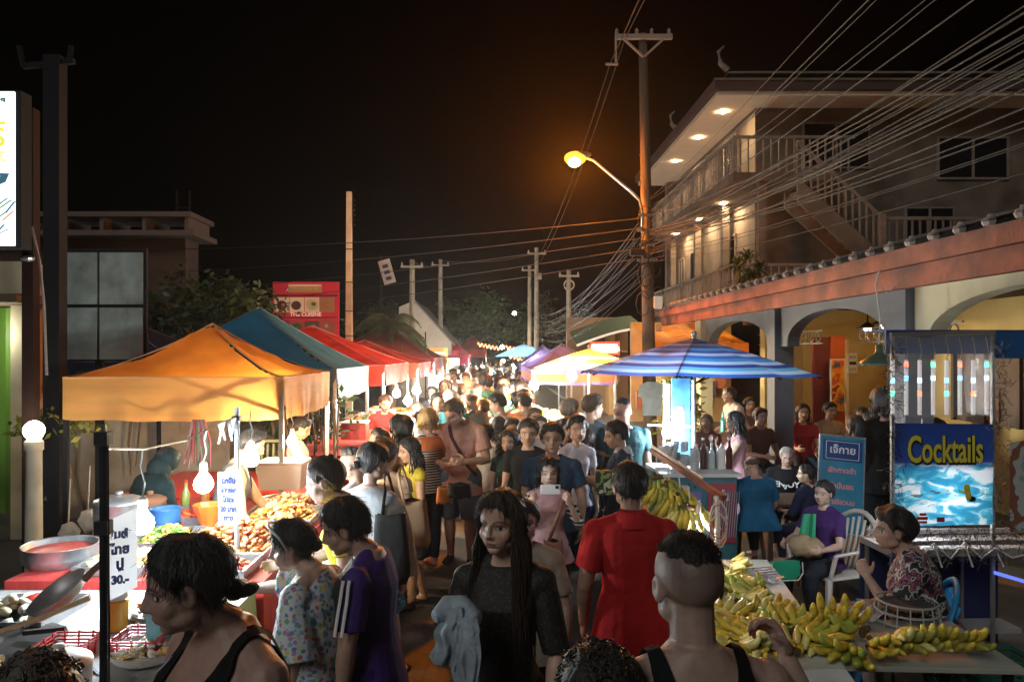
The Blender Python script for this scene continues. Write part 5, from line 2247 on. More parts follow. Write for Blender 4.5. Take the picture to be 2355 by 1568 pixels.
table(-2.75, -1.30, 4.2, 6.6, .90, "stall table loaded with fried food under the warm bulbs", drop=.35, cloth_m=mat("red_cloth", (.40, .03, .025), .8, var=.15))
table(-2.75, -1.34, 1.95, 4.15, .86, "cluttered white covered cooking table at the lower left", drop=.3)
table(-3.6, -1.75, 7.0, 8.6, .82, "red edged vendor table behind the warm bulbs", top=M_red)
table(-2.6, -1.5, 9.3, 11.4, .9, "stall table below the teal canopy holding the red box", drop=.4, cloth_m=mat("red_cloth", (.40, .03, .025)))
table(-2.9, -1.4, 12.2, 15.2, .9, "goods table below the bright red canopy", drop=.4)
table(.95, 2.0, 11.2, 16.5, .85, "long table heaped with wares below the purple canopy", drop=.5)


def heap(mb, c, rx_, ry_, h, n, size, mats, rs, long=1.8, curve=False, flat=.6):
    for i in range(n):
        a, r = rs.uniform(0, 2 * PI), math.sqrt(rs.random())
        x, y = c[0] + rx_ * r * math.cos(a), c[1] + ry_ * r * math.sin(a)
        z = c[2] + h * (1 - r * r) * rs.uniform(.4, 1)
        s = size * rs.uniform(.6, 1.3)
        rot = Matrix.Rotation(rs.uniform(0, 6.3), 3, 'Z') @ Matrix.Rotation(rs.uniform(-.7, .7), 3, 'X') @ Matrix.Rotation(rs.uniform(-.7, .7), 3, 'Y')
        mb.ball((x, y, z), (s * long, s, s * flat), mats[rs.randrange(len(mats))], seg=6, rg=4, rot=rot)


FR = [mat("fried_%d" % i, c, .5, var=.3, vscale=25) for i, c in enumerate(((.50, .16, .03), (.62, .26, .05), (.35, .08, .02), (.70, .42, .16), (.48, .13, .04), (.25, .05, .02)))]
GN = [mat("greens_%d" % i, c, .5, var=.3, vscale=25) for i, c in enumerate(((.08, .22, .03), (.16, .32, .05), (.04, .12, .03), (.35, .40, .12)))]
YL = [mat("dough_%d" % i, c, .6, var=.2, vscale=20) for i, c in enumerate(((.72, .52, .22), (.75, .60, .34), (.60, .36, .12)))]
WT = [mat("pale_food_%d" % i, c, .6, var=.15, vscale=20) for i, c in enumerate(((.70, .66, .55), (.75, .72, .68), (.6, .5, .3)))]
RD = [mat("red_food_%d" % i, c, .45, var=.3, vscale=25) for i, c in enumerate(((.40, .03, .02), (.55, .10, .03), (.30, .04, .03)))]


def tray(x, y, z, w, d, mats, label, seed, h=.09, n=90, size=.02, tm=None, round_=False, name="food_tray", cat="tray of food", rzz=0., long=1.8):
    rs = random.Random(seed)
    o = empty(name, (x, y, z), rzz, label, cat)
    mb = MB()
    if round_:
        mb.lathe((0, 0, 0), [(w * .35, 0), (w * .46, .02), (w * .5, .05), (w * .515, .055), (w * .50, .045), (w * .44, .015)], 24)
    else:
        mb.box2((-w / 2, -d / 2, 0), (w / 2, d / 2, .012))
        for sx in (-1, 1):
            mb.box((sx * w / 2, 0, .03), (.01, d, .05))
        for sy in (-1, 1):
            mb.box((0, sy * d / 2, .03), (w + .01, .01, .05))
    kid(o, mb.build("tray", tm or M_steel))
    mb = MB()
    heap(mb, (0, 0, .02), w * .45, (d if not round_ else w) * .45, h, n, size, mats, rs, long=long)
    kid(o, mb.build("food", smooth=True))
    return o


tray(-1.72, 4.98, .905, .62, .80, FR, "large heap of orange fried snacks right of the steel pole", 1, n=520, size=.020, h=.15)
tray(-1.62, 5.75, .905, .55, .55, FR[:4] + YL, "heap of golden fried pieces under the second warm bulb", 2, n=260, size=.022, h=.13)
tray(-1.62, 4.38, .905, .42, .36, RD + FR[:2], "tray of dark red sauced food just above the reaching hand", 3, n=170, size=.018, h=.06)
tray(-2.22, 5.05, .905, .34, .50, GN + FR[:2], "tray of green vegetables left of the orange snacks", 4, n=230, size=.018, h=.09)
tray(-2.22, 4.48, .905, .40, .42, YL, "tray of pale yellow pancakes below the white price list", 5, n=70, size=.036, h=.07)
tray(-2.28, 5.75, .905, .42, .40, RD, "tray of brown red sausages behind the white price list", 6, n=80, size=.03, h=.06)
tray(-1.72, 6.3, .905, .50, .28, YL + FR, "wide flat basket of pastries near the yellow blouse", 7, n=120, size=.025, h=.06, round_=True)
tray(-1.62, 3.75, .865, .40, .40, WT + FR[:1], "round metal tray of noodles in front of the floral blouse", 8, round_=True, n=130, size=.02)
tray(-2.35, 3.72, .865, .42, .42, WT + RD[:1], "wide tray with meat skewers by the nearer cool bulb", 9, n=90, size=.03)
tray(-1.50, 3.22, .865, .30, .30, YL + WT, "white plate of yellow rice beside the black pole", 10, round_=True, n=150, size=.012, tm=M_white, h=.05)
tray(-1.46, 2.45, .865, .34, .30, WT + GN[:1], "clear box of pale noodles and greens at the table edge", 11, n=140, size=.014, tm=M_white, h=.06)
tray(-2.32, 2.95, .865, .50, .36, WT + GN, "shallow bamboo tray of green speckled dumplings at the far left", 12, n=40, size=.05, h=.03, tm=mat("bamboo", (.42, .30, .14), .6, var=.3), long=1.1)


def pot(x, y, z, r, h, label, m, name="cooking_pot", lid=None, contents=None, cat="pot", handle=True):
    o = empty(name, (x, y, z), 0, label, cat)
    mb = MB()
    mb.lathe((0, 0, 0), [(r * .85, 0), (r * .98, .03), (r, h * .5), (r, h), (r * 1.04, h + .005), (r * .97, h), (r * .95, .03), (.001, .02)], 28, cap=False)
    kid(o, mb.build("body", m, smooth=True))
    if lid:
        mb = MB()
        mb.lathe((0, 0, h + .006), [(r * 1.04, 0), (r * 1.0, .015), (r * .7, .035), (r * .2, .045), (.001, .046)], 28, cap=False)
        mb.lathe((0, 0, h + .05), [(.018, 0), (.028, .02), (.02, .03), (.001, .032)], 12)
        kid(o, mb.build("lid", lid, smooth=True))
    if contents:
        mb = MB()
        mb.lathe((0, 0, h * .75), [(r * .94, 0), (.001, .004)], 24, cap=False)
        kid(o, mb.build("contents", contents))
    return o


pot(-1.64, 2.80, .865, .115, .15, "white lidded rice cooker in front of the black pole", M_white, name="rice_cooker", lid=M_white, cat="rice cooker")
pot(-2.02, 2.62, .865, .10, .10, "white plastic tub with clear cover left of the rice cooker", M_white, name="plastic_tub", contents=WT[0], cat="tub")
pot(-2.65, 4.55, .90, .21, .12, "wide dented steel pan with gold rim beneath the yellow canopy leg", M_steel, contents=RD[2], cat="pan", name="frying_pan")
pot(-2.62, 5.2, .905, .16, .24, "tall steel stock pot in the shadow at the back of the stall", M_steel, lid=M_steel)
pot(-1.49, 3.42, .865, .10, .16, "pale blue plastic bucket under the reaching hand", mat("pale_blue_plastic", (.20, .55, .68), .45), name="bucket", contents=WT[1], cat="bucket")
pot(-2.42, 5.48, .905, .11, .14, "deep blue plastic bowl right of the far cool bulb", mat("blue_plastic", (.03, .12, .32), .4), name="bowl", contents=WT[1], cat="bowl")
pot(-2.70, 5.85, .905, .12, .12, "brown clay pot behind the trays", mat("clay", (.25, .12, .07), .8), lid=mat("clay", (.25, .12, .07)))
pot(-1.35, 2.15, .865, .12, .04, "white plate stacked at the near corner of the cooking table", M_white, name="plate_stack", cat="plates")
o = empty("wok", (-1.93, 3.4, 1.02), label="large steel wok tilted against the black pole with a wooden paddle", cat="wok")
mb = MB()
rot = Matrix.Rotation(R(-28), 3, 'Y') @ Matrix.Rotation(R(20), 3, 'X')
prof = [(.14, .065), (.12, .028), (.08, .004), (.02, -.01), (.001, -.01)]
rr = [[rot @ Vector((r * math.cos(2 * PI * k / 30), r * math.sin(2 * PI * k / 30), z + .05)) for k in range(30)] for r, z in prof]
mb.rings(rr, cap=False)
kid(o, mb.build("pan", mat("worn_wok", (.50, .50, .50), .4, metal=.35, dirt=(.30, .16, .06), dscale=5), smooth=True))
mb = MB()
mb.tube([rot @ Vector((.14, 0, .10)), rot @ Vector((.20, 0, .12)), rot @ Vector((.30, 0, .14))], [.018, .015, .018], 8)
kid(o, mb.build("handle", M_wood))
o = empty("paddle", (-2.02, 3.05, .95), label="long pale wooden paddle leaning across the pans", cat="spatula")
mb = MB()
mb.tube([(-.32, -.05, .0), (.12, .08, .13), (.3, .12, .20)], [.013, .012, .012], 7)
mb.ball((-.40, -.07, -.02), (.11, .05, .012), rot=Matrix.Rotation(R(10), 3, 'Z'))
kid(o, mb.build("handle", mat("pale_wood", (.50, .33, .18), .6, var=.2, vscale=10)))
o = empty("gas_burner", (-2.2, 3.35, .87), label="black cast iron burner stand under the tilted wok", cat="burner")
mb = MB()
mb.lathe((0, 0, 0), [(.24, 0), (.25, .02), (.20, .03)], 20)
for i in range(5):
    a = i * 2 * PI / 5
    mb.bar((.08 * math.cos(a), .08 * math.sin(a), .06), (.27 * math.cos(a), .27 * math.sin(a), .08), .02)
mb.tube([(.2, 0, .03), (.45, -.2, .02), (.6, -.3, -.02)], .012, 6)
kid(o, mb.build("ring", mat("cast_iron", (.02, .02, .022), .5, metal=.4)))
o = empty("drink_jug", (-1.80, 3.55, .865), label="clear jug of orange drink by the hanging handwritten sign", cat="jug")
mb = MB()
mb.lathe((0, 0, 0), [(.045, 0), (.05, .02), (.055, .14), (.05, .15)], 16)
kid(o, mb.build("drink", mat("orange_drink", (.70, .28, .02), .25), smooth=True))
mb = MB()
mb.lathe((0, 0, .155), [(.05, 0), (.048, .04), (.03, .055), (.001, .06)], 16)
kid(o, mb.build("lid", M_white, smooth=True))
rs = random.Random(5)
for i, (x, y, lb, c) in enumerate(((-1.85, 3.22, "red plastic basket beside the yellow rice plate", (.5, .03, .03)), (-1.98, 2.75, "red mesh basket at the bottom left corner of the stall", (.45, .04, .06)), (-1.56, 3.30, "flat red tray under the orange drink", (.55, .03, .03)))):
    o = empty("basket", (x, y, .865), 0, lb, "basket")
    mb = MB()
    for k in range(6):
        z = .01 + k * .014
        w1 = .08 + .004 * k
        for a, b in (((-w1, -w1), (w1, -w1)), ((w1, -w1), (w1, w1)), ((w1, w1), (-w1, w1)), ((-w1, w1), (-w1, -w1))):
            mb.bar((*a, z), (*b, z), .006)
    for k in range(12):
        a = k / 12 * 2 * PI
        x1, y1 = max(-1, min(1, 1.3 * math.cos(a))) * .09, max(-1, min(1, 1.3 * math.sin(a))) * .09
        mb.bar((x1, y1, 0), (x1 * 1.1, y1 * 1.1, .09), .006)
    mb.box2((-.08, -.08, 0), (.08, .08, .006))
    kid(o, mb.build("body", mat("basket_red%d" % i, c, .45)))
for i in range(9):
    x, y = rs.uniform(-1.85, -1.45), rs.uniform(2.2, 2.6)
    o = empty("plastic_bag", (x - .15 * (i % 3), y - .1 + .12 * i % .5, .868), rs.uniform(0, 6), "crumpled white plastic bag lying on the cooking table", "plastic bag", "white plastic bags on the cooking table")
    mb = MB()
    mb.ball((0, 0, .022), (.085, .065, .022), seg=14, rg=9)
    mb.v = [(a + .012 * math.sin(b * 90 + i), b + .01 * math.sin(a * 110), c + .009 * math.sin(a * 130 + b * 90 + i)) for a, b, c in mb.v]
    kid(o, mb.build("body", mat("bag_plastic", (.74, .76, .78), .3, trans=.25)))
# bottles and jars
for i, (x, y, z, c, lb) in enumerate(((-2.52, 6.1, .905, (.35, .4, .1), "green glass sauce bottle at the back of the food stall"), (-2.40, 6.2, .905, (.5, .2, .05), "amber sauce bottle at the back of the food stall"),
                                      (-2.6, 3.1, .865, (.6, .1, .05), "red capped squeeze bottle behind the bamboo tray"))):
    o = empty("bottle", (x, y, z), 0, lb, "bottle")
    mb = MB()
    mb.lathe((0, 0, 0), [(.03, 0), (.033, .01), (.033, .13), (.013, .18), (.013, .22)], 12)
    kid(o, mb.build("body", mat("bottle_%d" % i, c, .2), smooth=True))
    mb = MB()
    mb.lathe((0, 0, .221), [(.015, 0), (.015, .02), (.001, .022)], 10)
    kid(o, mb.build("cap", M_red))

# poles, tinsel line and hand written papers of the near stall
p240, p545 = P(238, 1000, 2.75), P(545, 940, 4.7)
o = empty("stall_pole", (p240.x, p240.y, 0), label="black steel pole with clamp standing nearest at the lower left", cat="pole")
mb = MB()
mb.tube([(0, 0, 0), (0, 0, p240.z)], .014, 10, M_dark)
mb.tube([(0, 0, p240.z - .01), (0, 0, p240.z + .04)], .009, 8, M_steel)
mb.tube([(.022, -.01, .2), (.026, -.01, 1.2), (.022, -.012, p240.z)], .004, 5, M_black)
for z in (1.55, 1.88):
    mb.box((0, 0, z), (.05, .045, .05), M_black)
kid(o, mb.build("tube"))
o = empty("stall_pole", (p545.x, p545.y, 0), label="bright galvanised steel pole carrying the white paper price list", cat="pole")
mb = MB()
mb.tube([(0, 0, 0), (0, 0, p545.z + .01)], .017, 10)
mb.box((0, 0, p545.z - .06), (.05, .05, .03), M_black)
kid(o, mb.build("tube", mat("bright_steel", (.62, .64, .68), .3, metal=.7)))
o = empty("tag_line", p240, label="drooping wire with short white ribbons between the two stall poles", cat="wire")
mb = MB()
pts = [Vector((0, 0, -.05)), P(330, 1033, 3.3) - p240, P(430, 1012, 4.0) - p240, P(500, 975, 4.4) - p240, p545 - p240 - Vector((0, 0, .05))]
mb.tube(pts, .005, 5)
kid(o, mb.build("wire", mat("white_cord", (.6, .62, .6))))
mb = MB()
rs = random.Random(2)
for i in range(9):
    q = pts[3].lerp(pts[4], i / 9)
    dx = rs.uniform(-.03, .03)
    mb.sheet(q, q + Vector((.012, 0, 0)), q + Vector((.012 + dx, 0, -.07 - .03 * (i % 3))), q + Vector((dx, 0, -.07 - .03 * (i % 3))), nu=1, nv=4)
kid(o, mb.build("ribbon", M_paper))
o = empty("ribbon_bundle", P(455, 975, 6.6), label="bundle of red, green and white plastic strips hanging under the canopy", cat="ribbons")
mb = MB()
for i in range(16):
    x = rs.uniform(-.11, .13)
    mb.tube([(x * .4, 0, .04), (x * .8, rs.uniform(-.03, .03), -.15), (x + rs.uniform(-.03, .03), 0, -.30 - rs.random() * .1)], [.010, .013, .006], 4,
            ((mat("strip_red", (.30, .04, .05), .6), mat("strip_green", (.12, .20, .12), .6), mat("strip_pink", (.28, .18, .18), .6)))[i % 3])
kid(o, mb.build("strips"))


def scribble(o, rows, w, h, m, y, rs):
    """rows of handwriting strokes"""
    for (z, k, s) in rows:
        t = text("writing", k, s, (0, y, z), (R(90), 0, 0), m, None, .9, .0006, 'CENTER', .003)
        kid(o, t)


o = empty("price_list", P(527, 1145, 4.68), R(-8), "white paper price list with blue handwriting tied to the steel pole", "paper sign")
mb = MB()
mb.sheet((-.075, 0, -.18), (.075, 0, -.16), (.075, 0, .18), (-.075, 0, .16), nu=6, nv=6, fn=lambda u, v, p: p + Vector((0, .006 * math.sin(u * 5 + v * 4), 0)))
mb.sheet((-.075, .002, -.18), (.075, .002, -.16), (.075, .002, .18), (-.075, .002, .16), nu=1, nv=1)
kid(o, mb.build("sheet", mat("paper_lit", (.80, .82, .84), .8, trans=.3)))
blue = mat("blue_pen", (.05, .08, .25), .7)
scribble(o, [(.11, "ลูกชิ้น", .045), (.05, "ไส้กรอก", .038), (-.01, "ไม้ละ", .045), (-.07, "20 บาท", .042), (-.125, "ทอด", .04)], 0, 0, blue, -.010, rs)
o = empty("handwritten_sign", P(276, 1285, 2.95), R(28), "long slanted handwritten paper sign hung beside the nearer cool bulb", "paper sign")
mb = MB()
mb.sheet((-.062, 0, -.17), (.062, 0, -.12), (.062, 0, .20), (-.062, 0, .15), nu=5, nv=8, fn=lambda u, v, p: p + Vector((0, .006 * math.sin(v * 6), 0)))
kid(o, mb.build("sheet", mat("paper_lit", (.80, .82, .84))))
scribble(o, [(.10, "ส้มตำ", .045), (.04, "ไทย", .05), (-.02, "ปู", .055), (-.08, "30.-", .045)], 0, 0, blue, -.010, rs)

o = empty("food_tub", P(653, 1092, 7.0), label="big cream plastic food tub on the red edged table", cat="tub")
mb = MB()
mb.box((0, 0, 0), (.38, .30, .24), taper=1.1)
mb.box((0, 0, .13), (.44, .35, .025))
kid(o, mb.build("body", mat("cream_plastic", (.62, .50, .40), .5), bevel=.01))
o = empty("red_ice_box", P(817, 990, 10.0), label="red box with white rim on the stall table below the teal canopy", cat="box")
mb = MB()
mb.box((0, 0, 0), (.33, .3, .22), M_red)
mb.box((0, 0, .12), (.35, .32, .02), M_white)
kid(o, mb.build("body", bevel=.006))
o = empty("orange_sack", (-2.05, 5.35, .93), label="orange plastic sack standing open beside the fried snacks", cat="sack")
mb = MB()
mb.lathe((0, 0, 0), [(.05, 0), (.07, .08), (.11, .17), (.10, .175), (.06, .08)], 10)
kid(o, mb.build("bag", mat("orange_plastic", (.75, .14, .02), .4, trans=.3)))
o = empty("plastic_chair", P(640, 1045, 8.4), label="green white plastic chair behind the cream tub", cat="chair")
mb = MB()
for i in range(7):
    x = -.18 + i * .06
    mb.tube([(x, 0, -.25), (x * 1.1, .03, 0), (x * 1.1, .04, .12)], .012, 5)
mb.tube([(-.24, 0, -.3), (-.24, .03, .05), (-.17, .04, .15), (.17, .04, .15), (.24, .03, .05), (.24, 0, -.3)], .02, 6)
mb.box((0, -.22, -.28), (.46, .44, .03))
for x in (-.2, .2):
    mb.tube([(x, -.4, -.3), (x * 1.1, -.42, -.7)], .02, 6)
kid(o, mb.build("frame", mat("pale_green_plastic", (.35, .42, .25), .5)))
# three translucent bags hung on the canopy's left side
for i, (x, y, lb) in enumerate(((160, 1195, "clear bag of snacks hanging left of the canopy leg"), (205, 1165, "clear bag of snacks hanging near the black pole"), (215, 1250, "wide clear bag hanging low beside the black pole"))):
    o = empty("snack_bag", P(x, y, 6.3), 0, lb, "bag")
    mb = MB()
    mb.ball((0, 0, -.12), (.09, .06, .10), seg=12, rg=8)
    mb.tube([(0, 0, -.03), (0, 0, .35)], .006, 5)
    mb.v = [(a + .01 * math.sin(c * 60), b, c + .01 * math.sin(a * 70)) for a, b, c in mb.v]
    kid(o, mb.build("body", mat("beige_bag", (.50, .42, .32), .35, trans=.3)))
# wares in the middle distance
o = empty("wares_pile", P(1250, 945, 12.2), label="heap of green and white packets on the table under the warm bulb", cat="wares")
o.location.z = .86
mb = MB()
rs = random.Random(17)
for i in range(240):
    mb.box((rs.uniform(-.35, .45), rs.uniform(-1.0, 2.6), .03 + rs.random() * .2), (.09, .07, .06), (WT[0], WT[1], GN[1], YL[0], M_white)[rs.randrange(5)], rot=Matrix.Rotation(rs.random() * 3, 3, 'Z'))
kid(o, mb.build("packets"))
o = empty("wares_pile", (-1.95, 13.5, .91), label="pile of colourful packets on the table below the bright red canopy", cat="wares")
mb = MB()
for i in range(160):
    mb.box((rs.uniform(-.5, .5), rs.uniform(-1.3, 1.3), .03 + rs.random() * .16), (.10, .08, .06), (WT[0], RD[1], FR[1], YL[0], M_white)[rs.randrange(5)], rot=Matrix.Rotation(rs.random() * 3, 3, 'Z'))
kid(o, mb.build("packets"))


# ------------------------------------------------------------------ right: banana tables
def banana_mesh(name, m, L=.135, r=.0205, seed=0):
    rs = random.Random(seed)
    mb = MB()
    pts, rad = [], []
    n = 11
    for i in range(n):
        t = i / (n - 1)
        a = -.52 + 1.04 * t
        pts.append(Vector((0, math.sin(a) * L, (1 - math.cos(a)) * L * 1.05)))
        rad.append(r * [.42, .52, .85, .97, 1.0, 1.02, 1.0, .96, .86, .62, .34][i])
    mb.tube(pts, rad, 6, up=(1, 0, 0))
    me = bpy.data.meshes.new(name)
    me.from_pydata([tuple(p) for p in mb.v], [], mb.f)
    me.materials.append(m)
    me.polygons.foreach_set("use_smooth", [True] * len(me.polygons))
    return me


def ban_mat(name, c, dirt):
    return mat(name, c, .45, var=.2, vscale=14, dirt=dirt, dscale=34)


BM = [ban_mat("banana_yellow", (.80, .66, .08), (.42, .30, .05)), ban_mat("banana_pale", (.82, .78, .30), (.60, .54, .12)), ban_mat("banana_green", (.38, .50, .07), (.62, .58, .12)), ban_mat("banana_olive", (.42, .40, .08), (.16, .20, .03))]
BMESH = [banana_mesh("banana", BM[i], seed=i) for i in range(4)]


def bunch(loc, kinds, label, seed, n=13, sc=1., yaw=0., up=0., group=None, hang=False):
    """one hand of bananas: two rows of curved fruits fanning from a dark stem"""
    rs = random.Random(seed)
    o = empty("banana_bunch", loc, yaw, label, "bananas", group)
    mb = MB()
    mb.tube([(-.05, 0, .035), (0, 0, .045), (.05, 0, .035)], [.016, .02, .016], 7)
    mb.tube([(0, 0, .04), (0, -.03, .07)], [.018, .012], 7)
    st = mb.build("stem", mat("banana_stem", (.10, .07, .03), .8))
    kid(o, st)
    for i in range(n):
        row = i % 2
        t = (i // 2 + .5 * row) / (n / 2) - .5
        b = bpy.data.objects.new("banana", BMESH[kinds[rs.randrange(len(kinds))]])
        COL.objects.link(b)
        kid(o, b)
        a = t * 1.5 + rs.uniform(-.08, .08)
        el = .06 + row * .26 + rs.uniform(-.06, .06) + up
        M = Matrix.Rotation(-a, 4, 'Z') @ Matrix.Rotation(el, 4, 'X') @ Matrix.Translation((0, .10, -.012))
        M = M @ Matrix.Rotation(rs.uniform(-.3, .3), 4, 'Y')
        if rs.random() < .25:
            M = M @ Matrix.Rotation(PI, 4, 'Y')
        s = sc * rs.uniform(.85, 1.1)
        M = Matrix.Translation((t * .17, 0, .028 + row * .024)) @ M @ Matrix.Scale(s, 4)
        b.matrix_local = M
    return o


TZ = .72
t1 = empty("banana_table", (0, 0, 0), 0, "long table under a white cloth covered with banana bunches", "table")
mb = MB()
A, Bq, Cq, Dq = Vector((.92, 3.42, TZ)), Vector((1.64, 3.46, TZ)), Vector((1.95, 5.25, TZ)), Vector((1.25, 5.25, TZ))
mb.add([A, Bq, Cq, Dq] + [p - Vector((0, 0, .04)) for p in (A, Bq, Cq, Dq)], [(0, 1, 2, 3), (7, 6, 5, 4), (0, 4, 5, 1), (1, 5, 6, 2), (2, 6, 7, 3), (3, 7, 4, 0)])
kid(t1, mb.build("tabletop", M_wood))
for p in (A + Vector((.07, .07, 0)), Bq + Vector((-.07, .07, 0)), Cq + Vector((-.07, -.07, 0)), Dq + Vector((.07, -.07, 0))):
    mb = MB()
    mb.box2((p.x - .02, p.y - .02, 0), (p.x + .02, p.y + .02, TZ - .041))
    kid(t1, mb.build("leg", M_dark))
mb = MB()
g = .012
e = Vector((0, 0, .006))


def hem(u, v, p):
    return p + Vector((0, .012 * math.sin(u * 23) * v, .008 * math.sin(u * 17) * v))


mb.sheet(A + e + Vector((-g, -g, 0)), Bq + e + Vector((g, -g, 0)), Cq + e + Vector((g, g, 0)), Dq + e + Vector((-g, g, 0)), nu=10, nv=16,
         fn=lambda u, v, p: p + Vector((0, 0, .002 * math.sin(u * 20 + v * 9))))
mb.sheet(A + e + Vector((-g, -g, 0)), Bq + e + Vector((g, -g, 0)), Bq + Vector((g + .05, -.06, -.07)), A + Vector((-g, -.05, -.06)), nu=24, nv=3, fn=hem)
mb.sheet(Bq + e + Vector((g, -g, 0)), Cq + e + Vector((g, g, 0)), Cq + Vector((g + .03, g, -.10)), Bq + Vector((g + .05, -.06, -.07)), nu=24, nv=3)
kid(t1, mb.build("tablecloth", mat("white_oilcloth", (.70, .72, .70), .45, var=.08, vscale=5, bump=.2)))
t2 = empty("grey_table", (2.08, 3.80, 0), R(-3), "low grey table at the lower right with the last banana bunches", "table")
mb = MB()
mb.box2((-.46, -.33, TZ - .025), (.44, .30, TZ))
kid(t2, mb.build("tabletop", mat("grey_laminate", (.42, .43, .38), .5, var=.1, vscale=4), bevel=.004))
for x, y in ((-.40, -.28), (.38, -.28), (.38, .25), (-.40, .25)):
    mb = MB()
    mb.bar((x, y, TZ - .026), (x * 1.02, y * 1.05, 0), .035)
    kid(t2, mb.build("leg", M_dark))
mb = MB()
mb.bar((.36, -.28, .3), (.0, -.28, TZ - .05), .025)
kid(t2, mb.build("brace", M_dark))

SP = [(1690, 1310, [1, 2], "pale bunch at the back of the white cloth beside the post"), (1670, 1290, [1], "farthest pale bunch behind the shaved head"), (1715, 1330, [1, 2], "pale green tipped bunch near the newspaper"),
      (1660, 1330, [1, 0], "pale bunch touching the shaved head's ear"), (1700, 1365, [1], "pale bunch below the back row"), (1755, 1355, [1, 2], "green bunch curled around the plastic packet"),
      (1700, 1400, [0, 1], "yellow bunch in the middle of the white cloth"), (1745, 1405, [0, 1], "upright yellow bunch behind the fallen fruits"), (1785, 1410, [0, 1], "yellow bunch right of the middle of the cloth"),
      (1730, 1440, [0], "ripe yellow bunch near the front of the cloth"), (1775, 1450, [0, 1], "flat ripe bunch at the front edge of the white cloth"), (1825, 1430, [0, 2], "mixed yellow and green bunch at the cloth's right edge"),
      (1815, 1470, [1, 0], "pale bunch lying at the very front of the white cloth"), (1850, 1445, [2, 0], "green bunch overhanging the gap between the tables"), (1690, 1460, [0, 1], "front bunch half hidden by the bare shoulder"),
      (1740, 1475, [1, 0], "front bunch just right of the bare shoulder"), (1655, 1400, [0, 1], "bunch glimpsed beside the neck of the shaved man")]
GRB = "banana bunches on the white cloth"
for i, (x, y, kn, lb) in enumerate(SP):
    zz = TZ + .015
    s = (y - 810) / (2.2 - zz - .09)
    Y = 1700 / s
    X = (x - 1130) / s
    bunch((X, Y, zz), kn, lb, i + 10, n=13, yaw=random.Random(i).uniform(-2.6, 2.6), group=GRB, up=.1 * (i % 3), sc=1.0)
SP2 = [(1915, 1408, [0], "upright ripe bunch standing at the left end of the grey table", .75, 9), (1945, 1465, [0, 2], "flat yellow green bunch at the front left of the grey table", 0, 12), (2010, 1458, [0], "ripe yellow bunch in the middle of the grey table", .2, 12),
       (2085, 1455, [3, 1], "olive bunch in front of the mesh basket", .3, 13), (2170, 1455, [3, 0], "rightmost olive yellow bunch on the grey table", .35, 15), (1985, 1430, [2, 0], "green bunch behind the ripe one on the grey table", .1, 9)]
for i, (x, y, kn, lb, up, n) in enumerate(SP2):
    zz = TZ + .015
    s = (y + 8 - 810) / (2.2 - zz - .07)
    bunch(((x - 1130) / s, 1700 / s, zz), kn, lb, i + 50, n=n, yaw=(3.0, 2.2, -2.6, 3.3, 2.9, 1.0)[i], group="banana bunches on the grey table", up=up, sc=1.05)
o = empty("mesh_basket", P(2085, 1420, 4.05), label="round wire mesh food cover lying behind the olive bananas", cat="basket")
o.location.z = TZ + .003
mb = MB()
for k in range(3):
    mb.tube([(.17 * (1 - .06 * k) * math.cos(t * PI / 12), .17 * (1 - .06 * k) * math.sin(t * PI / 12), .02 + .05 * k) for t in range(25)], .006, 5)
for k in range(16):
    a = k * PI / 8
    mb.tube([(.17 * math.cos(a), .17 * math.sin(a), .0), (.15 * math.cos(a), .15 * math.sin(a), .12)], .004, 4)
mb.lathe((0, 0, .10), [(.14, 0), (.001, -.005)], 20, mat("dark_mesh", (.06, .07, .08), .6), cap=False)
kid(o, mb.build("frame", mat("wire_grey", (.4, .42, .4), .5)))
for i, (x, y, c, lb) in enumerate(((1745, 1378, (.35, .65, .60), "clear packet with green print among the bananas"), (1760, 1330, (.6, .62, .68), "folded newspaper under the edge of the white cloth bananas"), (1980, 1415, (.6, .62, .64), "crumpled paper scrap behind the grey table bananas"))):
    zz = TZ + .02
    s = (y - 810) / (2.2 - zz)
    o = empty(("plastic_packet", "newspaper", "paper_scrap")[i], ((x - 1130) / s, 1700 / s, zz), .3, lb, "packet" if i == 0 else "paper")
    mb = MB()
    mb.sheet((-.11, -.08, .0), (.11, -.08, .0), (.11, .08, .03), (-.11, .08, .03), nu=8, nv=8, fn=lambda u, v, p: p + Vector((0, 0, .02 * math.sin(u * 9) * math.cos(v * 7) + .01)))
    for k in range(4):
        mb.box((0, -.05 + k * .03, .042 + k * .006), (.14, .012, .002), mat("print_%d" % i, ((.05, .4, .35), (.1, .12, .2), (.3, .3, .3))[i], .6))
    kid(o, mb.build("sheet", mat("packet_%d" % i, c, .35)))

# hanging bananas on their rail above the table
rail_a, rail_b = P(1498, 1035, 5.9), P(1665, 1145, 4.7)
o = empty("banana_rail", (0, 0, 0), 0, "slanting brown rail on a white post over the hanging bananas", "rail")
mb = MB()
mb.bar(rail_a, rail_b, .030, .035, m=mat("red_brown_paint", (.22, .05, .03), .5, var=.3, vscale=10))
mb.bar(rail_a + Vector((.0, 0, .035)), rail_a.lerp(rail_b, .75) + Vector((0, 0, .035)), .016, m=M_steel)
kid(o, mb.build("bar"))
mb = MB()
pb = P(1650, 1140, 4.75)
mb.tube([(pb.x, pb.y, 0), (pb.x, pb.y, pb.z)], .017, 9)
mb.tube([(pb.x - .03, pb.y, 0), (pb.x - .03, pb.y, pb.z - .1)], .008, 6, M_red)
kid(o, mb.build("post", M_white))
mb = MB()
for k in range(5):
    c = pb + Vector((0, -.02, -.06 - .02 * k))
    mb.tube([c + Vector((.055 * math.cos(t), 0, -.08 + .11 * math.sin(t))) for t in [j * .6 + k for j in range(9)]], .005, 5, mat("pink_cord", (.65, .30, .28), .6) if k % 2 else M_white)
